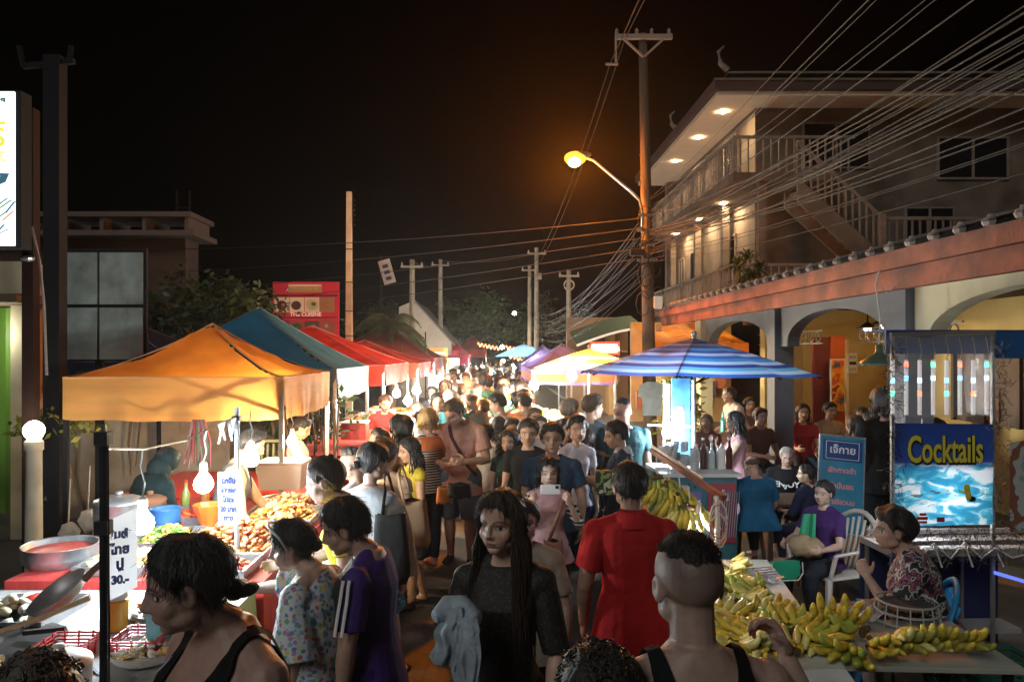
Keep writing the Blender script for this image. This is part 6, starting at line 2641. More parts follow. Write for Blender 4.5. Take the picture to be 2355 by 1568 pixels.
kid(o, mb.build("cord"))
for i, (x, y, kn, lb) in enumerate(((1513, 1098, [2, 3], "greenest bunch at the upper end of the hanging rail"), (1540, 1118, [3, 0], "second hanging bunch, olive with brown"), (1566, 1145, [0, 3], "third hanging bunch, yellowing"), (1588, 1168, [0, 1], "lowest and yellowest bunch hanging on the rail"))):
    p = P(x, y, 5.25 - .1 * i)
    o = bunch(p, kn, lb, 80 + i, n=14, sc=1.1, group="hanging banana bunches")
    o.rotation_euler = (R(-75), R(8), R(-35 + 180))
    mb = MB()
    mb.tube([(0, 0, 0), (0, -.14, .02)], .005, 5, M_white)
    kid(o, mb.build("string"))

# ------------------------------------------------------------------ drinks stall under the striped umbrella
o = empty("drinks_counter", (1.98, 7.25, 0), label="drinks counter covered with bright posters under the striped umbrella", cat="counter")
o.scale = (.60, 1, 1.12)
mb = MB()
mb.box2((-.62, -.30, 0), (.55, .30, .92), mat("teal_board", (.06, .22, .28), .5, var=.2, vscale=4))
mb.box2((-.66, -.34, .921), (.60, .34, .95), M_white)
kid(o, mb.build("body"))
mb = MB()
for i, (x, z, w1, h1, c) in enumerate(((-.52, .66, .18, .46, (.70, .68, .58)), (-.30, .60, .20, .5, (.62, .60, .66)), (-.10, .55, .16, .5, (.24, .20, .55)), (.30, .62, .44, .5, (.40, .07, .10)), (.02, .4, .2, .3, (.5, .6, .6)))):
    mb.box((x, -.310 - .002 * i, z), (w1, .01, h1), mat("poster_%d" % i, c, .5))
for i in range(24):
    mb.bar((.10 + .018 * i, -.328, .42), (.16 + .018 * i, -.328, .80), .005, .004, m=M_white if i % 2 else mat("poster_blue", (.05, .08, .3), .5))
for i in range(26):
    mb.box((-.60 + rs.random() * .5, -.325, .42 + rs.random() * .45), (.025, .004, .02), M_ink)
kid(o, mb.build("posters"))
sign_text(o, "ชาเย็น", .10, (.28, -.335, .76), mat("poster_text", (.85, .80, .80), .5), bold=.004)
for i in range(9):
    x, y = 1.98 + i * .042, 7.2 + .09 * (i % 2)
    h_ = .18 + .05 * (i % 3)
    o = empty("bottle", (x, y, 1.066), 0, ("white carton in the row on the drinks counter", "tall syrup bottle in the row on the drinks counter", "dark syrup bottle in the row on the drinks counter")[i % 3], "bottle", "row of bottles on the drinks counter")
    mb = MB()
    if i % 3 == 0:
        mb.box((0, 0, h_ / 2), (.06, .06, h_))
        mb.box((0, 0, h_ + .012), (.06, .012, .024))
    else:
        mb.lathe((0, 0, 0), [(.028, 0), (.032, .01), (.032, h_ * .65), (.013, h_ * .85), (.013, h_)], 12)
    kid(o, mb.build("body", (M_white, mat("pale_syrup", (.5, .62, .62), .3), mat("dark_syrup", (.08, .02, .02), .2))[i % 3]))
    mb = MB()
    mb.lathe((0, 0, h_ + (.024 if i % 3 == 0 else .001)), [(.014, 0), (.014, .02), (.001, .022)], 10)
    kid(o, mb.build("cap", M_red if i % 2 else M_white))
o = empty("phone_case_rack", (1.98, 7.95, 0), label="tall blue banner stand with a glowing white tube behind the cool bulb", cat="banner stand")
mb = MB()
mb.box2((-.04, 0, .7), (.16, .02, 1.92), mat("banner_blue", (.08, .28, .55), .5, var=.4, vscale=7))
mb.box2((.02, -.012, 1.35), (.09, -.002, 1.62), mat("banner_purple", (.35, .12, .35), .5))
kid(o, mb.build("banner"))
mb = MB()
mb.tube([(-.12, 0, 0), (-.12, 0, 1.9)], .014, 7)
mb.tube([(.19, 0, 0), (.19, 0, 1.9)], .014, 7)
mb.tube([(-.3, 0, 1.42), (.19, 0, 1.40)], .010, 6)
kid(o, mb.build("frame", M_white))
mb = MB()
mb.tube([(-.09, -.03, 1.45), (-.09, -.03, 1.86)], .022, 8)
kid(o, mb.build("light_tube", mat_glow("tube_glow", (.85, .95, 1), 4)))
rs = random.Random(31)
o = empty("ice_bags", (1.76, 7.25, 1.067), label="heap of clear plastic cups and bags glowing below the cool bulb", cat="cups")
mb = MB()
for i in range(26):
    x, y = rs.uniform(-.10, .18), rs.uniform(-.2, .2)
    z = rs.uniform(0, .16)
    mb.lathe((x, y, z), [(.025, 0), (.038, .09), (.04, .09), (.028, .005)], 9)
kid(o, mb.build("cups", mat("cup_plastic", (.75, .80, .84), .25, trans=.3)))
o = empty("shirt_rack", P(1500, 915, 9.2), label="white T-shirt hanging on a stall frame beside the croton bush", cat="shirt")
mb = MB()
mb.add([(-.14, 0, .16), (-.05, .02, .2), (.05, .02, .2), (.14, 0, .16), (.18, 0, .02), (.12, 0, 0), (.11, .01, -.22), (-.11, .01, -.22), (-.12, 0, 0), (-.18, 0, .02)],
       [(0, 1, 2, 3, 4, 5, 6, 7, 8, 9)])
mb.add([(-.14, .05, .16), (-.05, .07, .2), (.05, .07, .2), (.14, .05, .16), (.18, .05, .02), (.12, .05, 0), (.11, .06, -.22), (-.11, .06, -.22), (-.12, .05, 0), (-.18, .05, .02)],
       [(9, 8, 7, 6, 5, 4, 3, 2, 1, 0)])
kid(o, mb.build("cloth", mat("dull_shirt", (.50, .48, .38), .8, var=.15, vscale=12)))

# ------------------------------------------------------------------ cocktail cart
CX, CY = 2.90, 4.75
o = empty("cocktail_cart", (CX, CY, 0), R(2), "cocktail cart wrapped in clear plastic and silver tinsel at the right edge", "cart")
mb = MB()
for (x, y) in ((-.33, 0), (.33, 0), (-.33, .3), (.33, .3)):
    mb.bar((x, y, 0), (x, y, 2.32 if y == 0 else .9), .02)
mb.bar((-.33, 0, .98), (1.0, 0, .98), .03)
mb.bar((-.33, .3, .98), (1.0, .3, .98), .03)
mb.bar((-.34, 0, 2.31), (.34, 0, 2.33), .03)
mb.bar((1.0, 0, 0), (1.0, 0, 2.3), .03)
kid(o, mb.build("frame", mat("cart_frame", (.32, .31, .31), .5, metal=.5)))
mb = MB()
mb.box2((-.36, -.04, .90), (1.0, .34, .94), mat("cart_counter", (.35, .36, .35), .5))
mb.box2((-.36, .32, .2), (.6, .34, .9), mat("cart_navy", (.02, .03, .10), .6))
mb.box2((-.3, .1, .35), (.6, .3, .38), mat("cart_counter", (.35, .36, .35)))
mb.bar((-.3, 0, .5), (.8, .0, .15), .05, m=M_wood)
kid(o, mb.build("counter"))
mb = MB()
mb.sheet((-.33, -.03, 1.09), (.31, -.03, 1.10), (.31, -.03, 1.74), (-.33, -.03, 1.75), nu=10, nv=10, fn=lambda u, v, p: p + Vector((0, .006 * math.sin(u * 8) * math.sin(v * 7), 0)))
sg = kid(o, mb.build("sign", None))


def cocktail_mat():
    m = bpy.data.materials.new("cocktail_print")
    m.use_nodes = True
    nt = m.node_tree
    b = nt.nodes["Principled BSDF"]
    b.inputs["Roughness"].default_value = .28
    tc = node(nt, "ShaderNodeTexCoord")
    sp = node(nt, "ShaderNodeSeparateXYZ")
    nt.links.new(tc.outputs["Object"], sp.inputs[0])
    n = node(nt, "ShaderNodeTexNoise")
    n.inputs["Scale"].default_value = 7
    n.inputs["Detail"].default_value = 6
    n.inputs["Distortion"].default_value = .8
    mp = node(nt, "ShaderNodeMapping")
    mp.inputs["Scale"].default_value = (1, 1, 2.2)
    mp.inputs["Rotation"].default_value = (0, R(-25), 0)
    nt.links.new(tc.outputs["Object"], mp.inputs[0])
    nt.links.new(mp.outputs[0], n.inputs["Vector"])
    cr = ramp(nt, [(0, (.02, .16, .32)), (.42, (.03, .28, .48)), (.50, (.10, .50, .66)), (.56, (.65, .78, .85)), (.8, (.80, .86, .90))], 'LINEAR')
    nt.links.new(n.outputs[0], cr.inputs[0])
    # dark band behind the word, white foam low right
    mr = node(nt, "ShaderNodeMapRange")
    mr.inputs[1].default_value = 1.44
    mr.inputs[2].default_value = 1.50
    nt.links.new(sp.outputs["Z"], mr.inputs[0])
    mx = node(nt, "ShaderNodeMix", data_type='RGBA')
    nt.links.new(mr.outputs[0], mx.inputs[0])
    nt.links.new(cr.outputs[0], mx.inputs[6])
    mx.inputs[7].default_value = (.012, .035, .16, 1)
    nt.links.new(mx.outputs[2], b.inputs["Base Color"])
    tl = node(nt, "ShaderNodeBsdfTranslucent")
    nt.links.new(mx.outputs[2], tl.inputs[0])
    ms = node(nt, "ShaderNodeMixShader")
    ms.inputs[0].default_value = .25
    nt.links.new(b.outputs[0], ms.inputs[1])
    nt.links.new(tl.outputs[0], ms.inputs[2])
    nt.links.new(ms.outputs[0], nt.nodes["Material Output"].inputs[0])
    return m


sg.data.materials.append(cocktail_mat())
mcy = mat("cocktail_yellow", (.88, .80, .10), .4)
for (dx, dz, mm, yy_, bo) in ((.006, -.006, M_black, -.040, .010), (0, 0, mcy, -.044, .003)):
    t = text("lettering", "Cocktails", .165, (-.01 + dx, yy_, 1.575 + dz), (R(90), 0, 0), mm, None, .80, .001, 'CENTER', bo)
    t.scale = (.80, 1.45, 1)
    kid(o, t)
mb = MB()
# a small wave rider sketch made of plain shapes and a red drink mark
for (x, z, w1, h1, c) in ((-.16, 1.145, .07, .018, (.6, .03, .03)), (-.155, 1.17, .04, .016, (.6, .03, .03)), (-.155, 1.12, .05, .014, (.4, .03, .05)), (-.04, 1.135, .05, .03, (.5, .1, .1))):
    mb.box((x, -.042, z), (w1, .004, h1), mat("print_red_%d" % int(w1 * 100), c, .5))
mb.ball((.13, -.042, 1.335), (.022, .004, .026), mcy)
mb.ball((.14, -.042, 1.29), (.020, .004, .035), mcy)
mb.ball((.165, -.041, 1.265), (.026, .003, .018), M_black)
mb.box((.10, -.041, 1.315), (.05, .003, .012), mcy, rot=Matrix.Rotation(.5, 3, 'Y'))
for i in range(22):
    rr_ = random.Random(i)
    mb.box((-.25 + rr_.random() * .3, -.040, 1.14 + rr_.random() * .22), (.03, .003, .006), M_white, rot=Matrix.Rotation(rr_.uniform(-.6, .1), 3, 'Y'))
kid(o, mb.build("picture"))
mb = MB()
mb.sheet((-.36, -.02, 1.78), (.33, -.02, 1.79), (.33, -.02, 2.32), (-.39, -.02, 2.30), nu=14, nv=12, fn=lambda u, v, p: p + Vector((0, .012 * math.sin(u * 9 + v * 5) + .006 * math.sin(v * 17 + u * 6), 0)))
mb.sheet((.33, -.02, 1.79), (.36, .3, 1.79), (.36, .3, 2.32), (.33, -.02, 2.32), nu=8, nv=8, fn=lambda u, v, p: p + Vector((.012 * math.sin(u * 9 + v * 5), 0, 0)))
mp_ = mat("clear_plastic", (.9, .92, .95), .08, spec=1.0, coat=1., bump=1.0, bscale=16)
nt_ = mp_.node_tree
trn = node(nt_, "ShaderNodeBsdfTransparent")
msx = node(nt_, "ShaderNodeMixShader")
msx.inputs[0].default_value = .24
nt_.links.new(trn.outputs[0], msx.inputs[1])
nt_.links.new(nt_.nodes["Principled BSDF"].outputs[0], msx.inputs[2])
nt_.links.new(msx.outputs[0], nt_.nodes["Material Output"].inputs[0])
kid(o, mb.build("plastic_sheet", mp_, smooth=True))
mb = MB()
mb.box2((-.36, .02, 2.19), (.33, .04, 2.335))
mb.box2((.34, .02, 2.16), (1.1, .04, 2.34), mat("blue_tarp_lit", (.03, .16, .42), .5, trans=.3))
mb.box2((-.36, .02, 2.335), (1.1, .34, 2.345))
kid(o, mb.build("tarp", mat("blue_tarp", (.05, .12, .32), .5, trans=.3)))
for i in range(8):
    x = -.33 + i * .088
    mb = MB()
    mb.tube([(x, -.005, 1.80), (x, -.005, 2.15)], .012, 8, mat("led_tube_body", (.78, .78, .80), .35, emit=.18))
    for k in range(3):
        zc = 1.92 + .05 * ((i * 2 + k) % 4)
        cc = ((.1, 1, .4), (.15, .5, 1), (1, .15, .08), (.5, .9, 1))[(i + k) % 4]
        if k < 2:
            mb.tube([(x, -.005, zc + k * .035), (x, -.005, zc + k * .035 + .03)], .0126, 8, mat_glow("led_%d" % ((i + k) % 4), cc, 2.2))
    mb.tube([(x, -.005, 2.15), (x + .01, -.01, 2.2), (x - .006, -.005, 2.30)], .003, 4, M_steel)
    kid(o, mb.build("led_tube"))
mb = MB()
rs = random.Random(77)
for i in range(1500):
    x = rs.uniform(-.38, .95)
    z = rs.uniform(.86, 1.08) if rs.random() < .6 else rs.uniform(.98, 2.25)
    if z > 1.08:
        x = rs.choice((-.35, .35)) + rs.gauss(0, .03)
    y = -.05 + rs.gauss(0, .02)
    a, L = rs.uniform(0, 6.3), rs.uniform(.02, .055)
    d = Vector((math.cos(a), rs.uniform(-.4, .4), math.sin(a))) * L
    s = Vector((-d.z, 0, d.x)).normalized() * .0018
    p = Vector((x, y, z))
    mb.add([p - s, p + s, p + d + s, p + d - s], [(0, 1, 2, 3)])
kid(o, mb.build("tinsel", mat("tinsel", (.80, .82, .86), .18, metal=1.)))
mb = MB()
for i in range(6):
    x = -.3 + i * .2
    mb.tube([(x, -.06, .95 + .05 * math.sin(i)), (x + .1, -.08, .90), (x + .2, -.06, .95 + .05 * math.sin(i + 1)), (x + .25, -.07, .84)], .006, 5)
mb.tube([(.3, -.06, .8), (.7, -.05, .68), (1., -.05, .6)], .012, 6, mat_glow("blue_led_strip", (.10, .16, .8), .8))
kid(o, mb.build("white_garland", M_white))
mb = MB()
mb.sheet((.42, -.03, 1.05), (.95, -.03, 1.05), (.95, -.03, 1.70), (.42, -.03, 1.62), nu=6, nv=6)
kid(o, mb.build("side_banner", mat_pattern("side_print", 'blotch', [(.30, .38, .40), (.45, .52, .52), (.25, .10, .06), (.5, .55, .58)], 3.2)))
bulb((CX + .02, CY + .24, 1.28), (CX + .02, CY + .26, 1.75), 8, (.9, .95, 1), "small bulb inside the cocktail cart", r=.03, kind="cart")
o = empty("green_crate", P(2290, 1430, 4.6), label="dark green plastic crate under the cocktail cart", cat="crate")
o.location.z = .02
mb = MB()
for k in range(6):
    z = .03 + k * .05
    mb.box2((-.2, -.15, z), (.2, -.135, z + .03))
    mb.box2((-.2, .135, z), (.2, .15, z + .03))
    mb.box2((-.2, -.135, z), (-.185, .135, z + .03))
    mb.box2((.185, -.135, z), (.2, .135, z + .03))
for k in range(7):
    x = -.2 + k * .0635
    mb.box2((x, -.155, 0), (x + .015, -.151, .33))
mb.box2((-.2, -.15, 0), (.2, .15, .02))
kid(o, mb.build("body", mat("crate_green", (.03, .13, .10), .5)))

# ------------------------------------------------------------------ A board, chairs, stools
o = empty("menu_board", (3.25, 6.95, 0), R(-9), "blue drinks menu board in a white frame leaning beside the seated women", "sign")
mb = MB()
tl = Matrix.Rotation(R(-12), 3, 'X')


def tp(x, y, z):
    return tl @ Vector((x, y, z)) + Vector((0, 0, .10))


o.rotation_euler = (R(-10), R(5), R(-9))
mb.box((0, 0, .95), (.40, .02, .90), mat("menu_blue", (.02, .20, .34), .4, var=.3, vscale=3))
mb.box((0, -.012, 1.27), (.36, .006, .20), mat("menu_navy", (.01, .05, .20), .4))
kid(o, mb.build("board"))
mb = MB()
for a, b in (((-.205, 0, .48), (-.205, 0, 1.42)), ((.205, 0, .48), (.205, 0, 1.42)), ((-.21, 0, 1.41), (.21, 0, 1.41)), ((-.21, 0, .49), (.21, 0, .49)), ((-.19, 0, .5), (-.20, .0, 0)), ((.19, 0, .5), (.20, 0, 0)), ((0, .02, 1.3), (0, .45, .12))):
    mb.tube([a, b], .011, 7)
for a, b in (((-.15, -.017, 1.19), (.15, -.017, 1.19)), ((-.15, -.017, 1.355), (.15, -.017, 1.355)), ((-.15, -.017, 1.19), (-.15, -.017, 1.355)), ((.15, -.017, 1.19), (.15, -.017, 1.355))):
    mb.tube([a, b], .003, 4, M_white)
kid(o, mb.build("frame", M_steel))
mpk = mat("menu_pink", (.75, .30, .36), .5)
mwh = mat("menu_white", (.75, .75, .82), .5)
for s_, z, m_, sz in (("เจ๊กาย", 1.275, mwh, .10), ("ผักกาดดำ", 1.08, mpk, .066), ("น้ำปั่นสด", .93, mpk, .066), ("ชาเขียวนม", .78, mpk, .062)):
    sign_text(o, s_, sz, (0, -.020, z), m_, bold=.002)


def plastic_chair(loc, rz_, m, label, seat=.43):
    """monobloc chair facing +Y: seat, hooped back with slats, arm rests, four splayed legs"""
    o = empty("plastic_chair", loc, rz_, label, "chair")
    mb = MB()
    mb.box((0, 0, seat), (.44, .42, .022), taper=.96)
    kid(o, mb.build("seat", m, bevel=.008))
    mb = MB()
    hoop = []
    for i in range(15):
        t = PI * i / 14
        hoop.append((.27 * math.cos(t) * (1.0), -.20 - .12 * math.sin(t), seat + .22 + .24 * math.sin(t) ** 1.3))
    mb.tube([(.27, .18, seat + .20)] + hoop + [(-.27, .18, seat + .20)], .022, 7, flat=.6)
    for i in range(7):
        x = -.16 + i * .053
        mb.tube([(x * .9, -.20, seat), (x, -.27, seat + .22), (x * 1.15, -.31, seat + .42 - abs(x) * .35)], .012, 5)
    kid(o, mb.build("backrest", m, smooth=True))
    for sx in (-1, 1):
        for sy in (-1, 1):
            mb = MB()
            mb.tube([(sx * .20, sy * .18, seat), (sx * .25, sy * .24, 0)], [.028, .02], 6)
            if sy > 0:
                mb.tube([(sx * .21, .18, seat), (sx * .27, .18, seat + .20)], .018, 6)
            else:
                mb.tube([(sx * .21, -.18, seat), (sx * .27, -.18, seat + .22)], .018, 6)
            kid(o, mb.build("leg", m))
    return o


M_cw = mat("white_chair", (.60, .58, .54), .45, var=.08, vscale=6)
M_cb = mat("blue_chair", (.02, .28, .62), .4)
plastic_chair((2.74, 6.0, 0), R(108), M_cw, "white plastic armchair under the seated woman in purple")
plastic_chair((2.42, 4.45, 0), R(68), M_cb, "bright blue plastic armchair behind the grey banana table", seat=.40)


def stool(loc, m, label, h=.45, r=.15, rz_=0.):
    o = empty("stool", loc, rz_, label, "stool")
    mb = MB()
    mb.lathe((0, 0, h - .03), [(r, 0), (r * 1.03, .015), (r * .95, .03), (.001, .031)], 18)
    kid(o, mb.build("seat", m))
    for k in range(4):
        a = PI / 4 + k * PI / 2
        mb = MB()
        mb.tube([(r * .8 * math.cos(a), r * .8 * math.sin(a), h - .03), (r * 1.2 * math.cos(a), r * 1.2 * math.sin(a), 0)], [.022, .018], 6)
        kid(o, mb.build("leg", m))
    return o


stool((1.98, 3.86, 0), M_cb, "bright blue plastic stool under the grey table", h=.40, r=.14)
stool((2.54, 7.35, 0), M_wood, "dark wooden stool under the man in the blue shirt", h=.52, r=.17)
stool((3.28, 7.9, 0), M_wood, "dark wooden stool under the man with glasses", h=.45)
stool((3.02, 6.85, 0), M_wood, "dark wooden stool under the woman in navy", h=.45)
for i, (x, y, lb) in enumerate(((2.98, 7.5, "low wooden table between the man with glasses and the woman in navy"), (4.6, 9.4, "dining table behind the grey pillar"), (5.3, 10.3, "dining table near the orange door"))):
    table(x - .3, x + .3, y - .3, y + .3, .72, lb, top=M_wood, legm=M_wood, name="dining_table")

# ------------------------------------------------------------------ people
def at(x, s):
    return ((x - 1130) / s, 1700 / s)


def split_mat(name, front, back, y0=.03):
    if name in _M:
        return _M[name]
    m = mat(name, front, .8, bump=.35, bscale=18)
    nt = m.node_tree
    tc = node(nt, "ShaderNodeTexCoord")
    sp = node(nt, "ShaderNodeSeparateXYZ")
    nt.links.new(tc.outputs["Object"], sp.inputs[0])
    mr = node(nt, "ShaderNodeMapRange")
    mr.inputs[1].default_value = y0 - .004
    mr.inputs[2].default_value = y0 + .004
    nt.links.new(sp.outputs["Y"], mr.inputs[0])
    mx = node(nt, "ShaderNodeMix", data_type='RGBA')
    nt.links.new(mr.outputs[0], mx.inputs[0])
    mx.inputs[6].default_value = (*back, 1)
    mx.inputs[7].default_value = (*front, 1)
    nt.links.new(mx.outputs[2], nt.nodes["Principled BSDF"].inputs["Base Color"])
    return m


FLOR = mat_pattern("floral_blouse", 'floral', [(.62, .70, .74), (.10, .25, .50), (.60, .12, .18), (.20, .45, .60), (.65, .60, .15), (.20, .40, .22), (.45, .25, .5)], 46, bump=.3)
DARKFL = mat_pattern("dark_floral", 'blotch', [(.018, .015, .02), (.018, .015, .02), (.45, .50, .48), (.10, .02, .04), (.30, .10, .18), (.02, .02, .025)], 17, bump=.3)
BLUFL = mat_pattern("blue_floral", 'floral', [(.03, .20, .35), (.10, .45, .65), (.5, .65, .7), (.05, .12, .4)], 40)
STRW = mat_pattern("black_white_stripes", 'stripes', [(.70, .70, .70), (.02, .02, .02)], 9.0)
STRN = mat_pattern("fine_stripes", 'stripes', [(.60, .56, .50), (.05, .04, .05)], 12.0)
DEN = cloth((.10, .15, .22))
NAVY = (.03, .05, .10)
HANG = None

# --- front row
person((425, 1236, 880, 0), 140, "woman in black tank top with low dark bun, in profile nearest at the lower left", H=1.74, sex='f', build=1.22, vox=.0055, detail=1,
       skin=(.42, .27, .22), hair='up', hc=(.018, .017, .018), ht=.10, bun=[(.0, -.50, -.16, (.13, .13, .12)), (0, -.62, -.20, (.10, .15, .08))], yaw=-30, pitch=10, neck=.04, lean=2, hs=.93,
       clothes=[C('trousers', 'trousers', (.03, .03, .035)), C('tank_top', 'top', (.010, .010, .011), hem=-.06, sleeve=0, tank=True, vox=.0055, nf=.245, nb=.28)],
       larm=dict(u=(-.22, .05, -1), f=(0, .35, -1)), rarm=dict(u=(.2, .25, -1), f=(-.2, .7, -.8)), seed=3)


def sunglasses(b, o):
    mb = MB()
    pts = [b.hq(.36 * math.sin(t), .12 + .28 * math.cos(t), .34 + .14 * math.cos(t) - .05) for t in [-1.75 + .35 * i for i in range(11)]]
    pts = [b.hq(.435 * math.sin(t), .36 * math.cos(t) - .02, .08 + .52 * max(0, math.cos(t)) ** .6) for t in [-1.57 + .3142 * i for i in range(11)]]
    mb.tube(pts, .0060, 6)
    kid(o, mb.build("sunglasses", M_white, smooth=True))


person((668, 1197, 515, 0), 72, "woman in floral blouse with white sunglasses on her head, reaching over the food", H=1.52, sex='f', build=1.25, vox=.006, detail=1,
       skin=(.52, .34, .26), hair='up', ht=.11, bun=[(0, -.52, -.06, (.15, .14, .15))], yaw=22, pitch=12, neck=.05, lean=4,
       clothes=[C('trousers', 'trousers', (.03, .03, .04)), C('blouse', 'cape', FLOR, hem=-.14, sleeve=.98, loose=2.3, w=1.12, vox=.008, fold=.010, fs=.7)],
       rarm=dict(u=(.12, 1, -.22), f=(.02, 1, -.12), curl=.5), larm=dict(u=(-.25, -.1, -1), f=(0, .25, -1)), seed=5, extras=sunglasses)


def jersey_stripes(b, o):
    mb = MB()
    for a in b.arms:
        for k in (-1, 1):
            pts = []
            for t in (0, .1, .2, .35, .5, .62, .70):
                p = a['sh'] * (1 - t) + a['el'] * t
                off = b.T @ np.array([a['sg'] * .8, .22 + k * .16, .35 if t < .12 else 0])
                off = off / np.linalg.norm(off)
                pts.append(p + off * (b.arm_r(t) * (1.25 + .55 * t) + .014))
            mb.tube(pts, .0075, 5, flat=.5)
        kid(o, mb.build("sleeve_stripes", M_white))
        mb = MB()
    for l in b.legs:
        mb.tube([l['hip'] * (1 - t) + l['k'] * t + np.array([l['sg'] * b.leg_r(t) * 1.5, 0, 0]) for t in (.3, .6, .9)], .012, 5)
    kid(o, mb.build("shorts_stripes", mat("lime", (.35, .65, .05), .6)))


person((790, 1152, 511, 0), 84, "plump boy in black and purple football shirt with white sleeve stripes", H=1.53, sex='m', build=1.12, belly=.025, vox=.006, detail=1, hs=1.02,
       skin=(.46, .29, .22), hair='short', ht=.13, yaw=10, pitch=18, neck=.04, lean=2,
       clothes=[C('shorts', 'shorts', (.045, .02, .14), len=.98, loose=1.3), C('jersey', 'top', split_mat("jersey", (.018, .018, .022), (.06, .022, .20), .045), hem=-.10, sleeve=.72, loose=1.5, vox=.007)],
       larm=dict(u=(-.28, .12, -1), f=(.1, .15, -1)), rarm=dict(u=(.2, .3, -1), f=(-.1, .9, -.5)), seed=7, extras=jersey_stripes)

person((745, 1055, 415, 0), 92, "girl with top knot in purple and yellow top behind the boy", H=1.62, sex='f', vox=.007, detail=1, skin=(.60, .42, .34), hair='up', hc=(.03, .018, .014), ht=.11,
       bun=[(0, -.30, .50, (.10, .09, .12)), (.0, -.2, .42, .1)], yaw=2, pitch=14, neck=.05, lean=5,
       clothes=[C('shorts', 'shorts', (.05, .05, .08)), C('shirt', 'top', split_mat("yellow_purple", (.72, .66, .06), (.10, .045, .30), -.005), hem=-.08, sleeve=.6, loose=1.5)],
       rarm=dict(u=(.1, .6, -1), f=(0, 1, -.1)), seed=9)
person((808, 1030, 318, 0), 62, "young man with faded haircut in white T-shirt behind the girl with top knot", H=1.63, sex='m', vox=.008, detail=0, skin=(.42, .27, .2), hair='fade', ht=.13, yaw=15, pitch=8,
       clothes=[C('trousers', 'trousers', NAVY), C('shirt', 'top', (.62, .60, .58), hem=-.06)], seed=11)
person((862, 1020, 345, 0), -22, "woman in loose pale grey cape top and blue patterned shorts", H=1.57, sex='f', vox=.007, detail=1, skin=(.58, .40, .32), hair='up', ht=.13,
       bun=[(0, -.48, .12, (.14, .15, .13)), (0, -.60, -.02, (.10, .14, .13))], yaw=-25, pitch=5,
       clothes=[C('shorts', 'shorts', BLUFL, len=.85, loose=1.3, g=.012), C('cape', 'cape', (.50, .52, .55), hem=-.02, sleeve=.9, loose=2.2, w=1.25, fold=.014, fs=.6), C('shoe', 'shoes', (.03, .02, .02), k=1.05)],
       lleg=(-12, 6, 2), rleg=(16, 8, 2), seed=13, larm=dict(u=(-.2, .3, -1), f=(.1, .9, -.3)))


def bag(loc, w_, h_, d_, m, label, strap=None, rz_=0., name="shoulder_bag", cat="bag", taper=.72):
    o = empty(name, loc, rz_, label, cat)
    mb = MB()
    rr = []
    for i in range(9):
        t = i / 8
        z = -h_ + h_ * t
        k = (1 - (1 - taper) * t) * (.80 + .2 * math.sin(min(1, t * 5) * PI / 2))
        ring = []
        for j in range(20):
            a = 2 * PI * j / 20
            c, s = math.cos(a), math.sin(a)
            ring.append((math.copysign(abs(c) ** .6, c) * w_ / 2 * k, math.copysign(abs(s) ** .7, s) * d_ / 2 * k * (1 + .10 * math.sin(3 * a + t * 4)), z + .012 * math.sin(5 * a)))
        rr.append(ring)
    mb.rings(rr)
    kid(o, mb.build("body", m, smooth=True))
    if strap:
        mb = MB()
        mb.tube([Vector(q) - Vector(loc) for q in strap], .010, 6, flat=1.6)
        kid(o, mb.build("strap", m, smooth=True))
    return o


M_bagb = mat("black_cloth_bag", (.014, .014, .015), .8, bump=.6, bscale=12)
bag(P(898, 1180, 4.72), .27, .44, .15, M_bagb, "large slouchy black shoulder bag on the woman in the grey cape", [P(878, 1190, 4.70), P(886, 1130, 4.72), P(884, 1092, 4.82), P(892, 1086, 4.92), P(904, 1130, 4.95), P(916, 1190, 4.9)])
person((890, 1008, 300, 0), -10, "woman in peach dress carrying the tan tote bag, behind the grey cape", H=1.50, sex='f', vox=.009, detail=0, skin=(.55, .36, .25), hair='up', bun=[(0, -.4, .35, .13)], hc=(.05, .02, .01),
       clothes=[C('dress', 'skirt', (.55, .40, .28), len=.7), C('top', 'top', (.55, .40, .28), sleeve=.25)], lleg=(8, 4), rleg=(-8, 8), seed=15)
bag(P(946, 1150, 5.35), .30, .34, .12, mat("tan_tote", (.42, .26, .14), .75, var=.15, vscale=6), "tan canvas tote bag beside the black shoulder bag", [P(930, 1160, 5.3), P(915, 1090, 5.4), P(925, 1070, 5.5), P(950, 1155, 5.4)])
person((940, 1005, 266, 0), 118, "woman with long dark hair in yellow ochre top and short black skirt", H=1.50, sex='f', vox=.008, detail=1, skin=(.50, .30, .18), hair='long', ht=.10, strand=dict(n=70, length=.34),
       clothes=[C('skirt', 'skirt', (.014, .013, .015), len=.85), C('top', 'top', (.52, .42, .05), sleeve=.1, hem=-.0, fold=.007), C('shoe', 'shoes', (.04, .02, .02), k=1.05)], lleg=(6, 4), rleg=(-8, 6), yaw=-5, pitch=10, seed=17)
person((985, 940, 222, 0), 35, "blonde woman in orange scarf and finely striped top beside the man in salmon", H=1.62, sex='f', vox=.009, detail=0, skin=(.60, .38, .28), hair='long', hc=(.48, .34, .16), ht=.12, strand=dict(n=50, length=.06, az0=60),
       clothes=[C('trousers', 'trousers', (.04, .04, .06)), C('top', 'top', STRN, sleeve=.3), C('scarf', 'cape', (.60, .16, .05), hem=.24, sleeve=0, w=.8)], yaw=-40, pitch=12, seed=19)


def strapf(b, o):
    mb = MB()
    mb.tube([b.tp(.055, -.02, .34), b.tp(.05, .055, .30), b.tp(.03, .088, .25), b.tp(0, .100, .20), b.tp(-.035, .098, .14), b.tp(-.07, .090, .08), b.tp(-.11, .06, .03)], .016, 6, flat=.5)
    kid(o, mb.build("strap", mat("maroon_strap", (.10, .03, .04), .7), smooth=True))


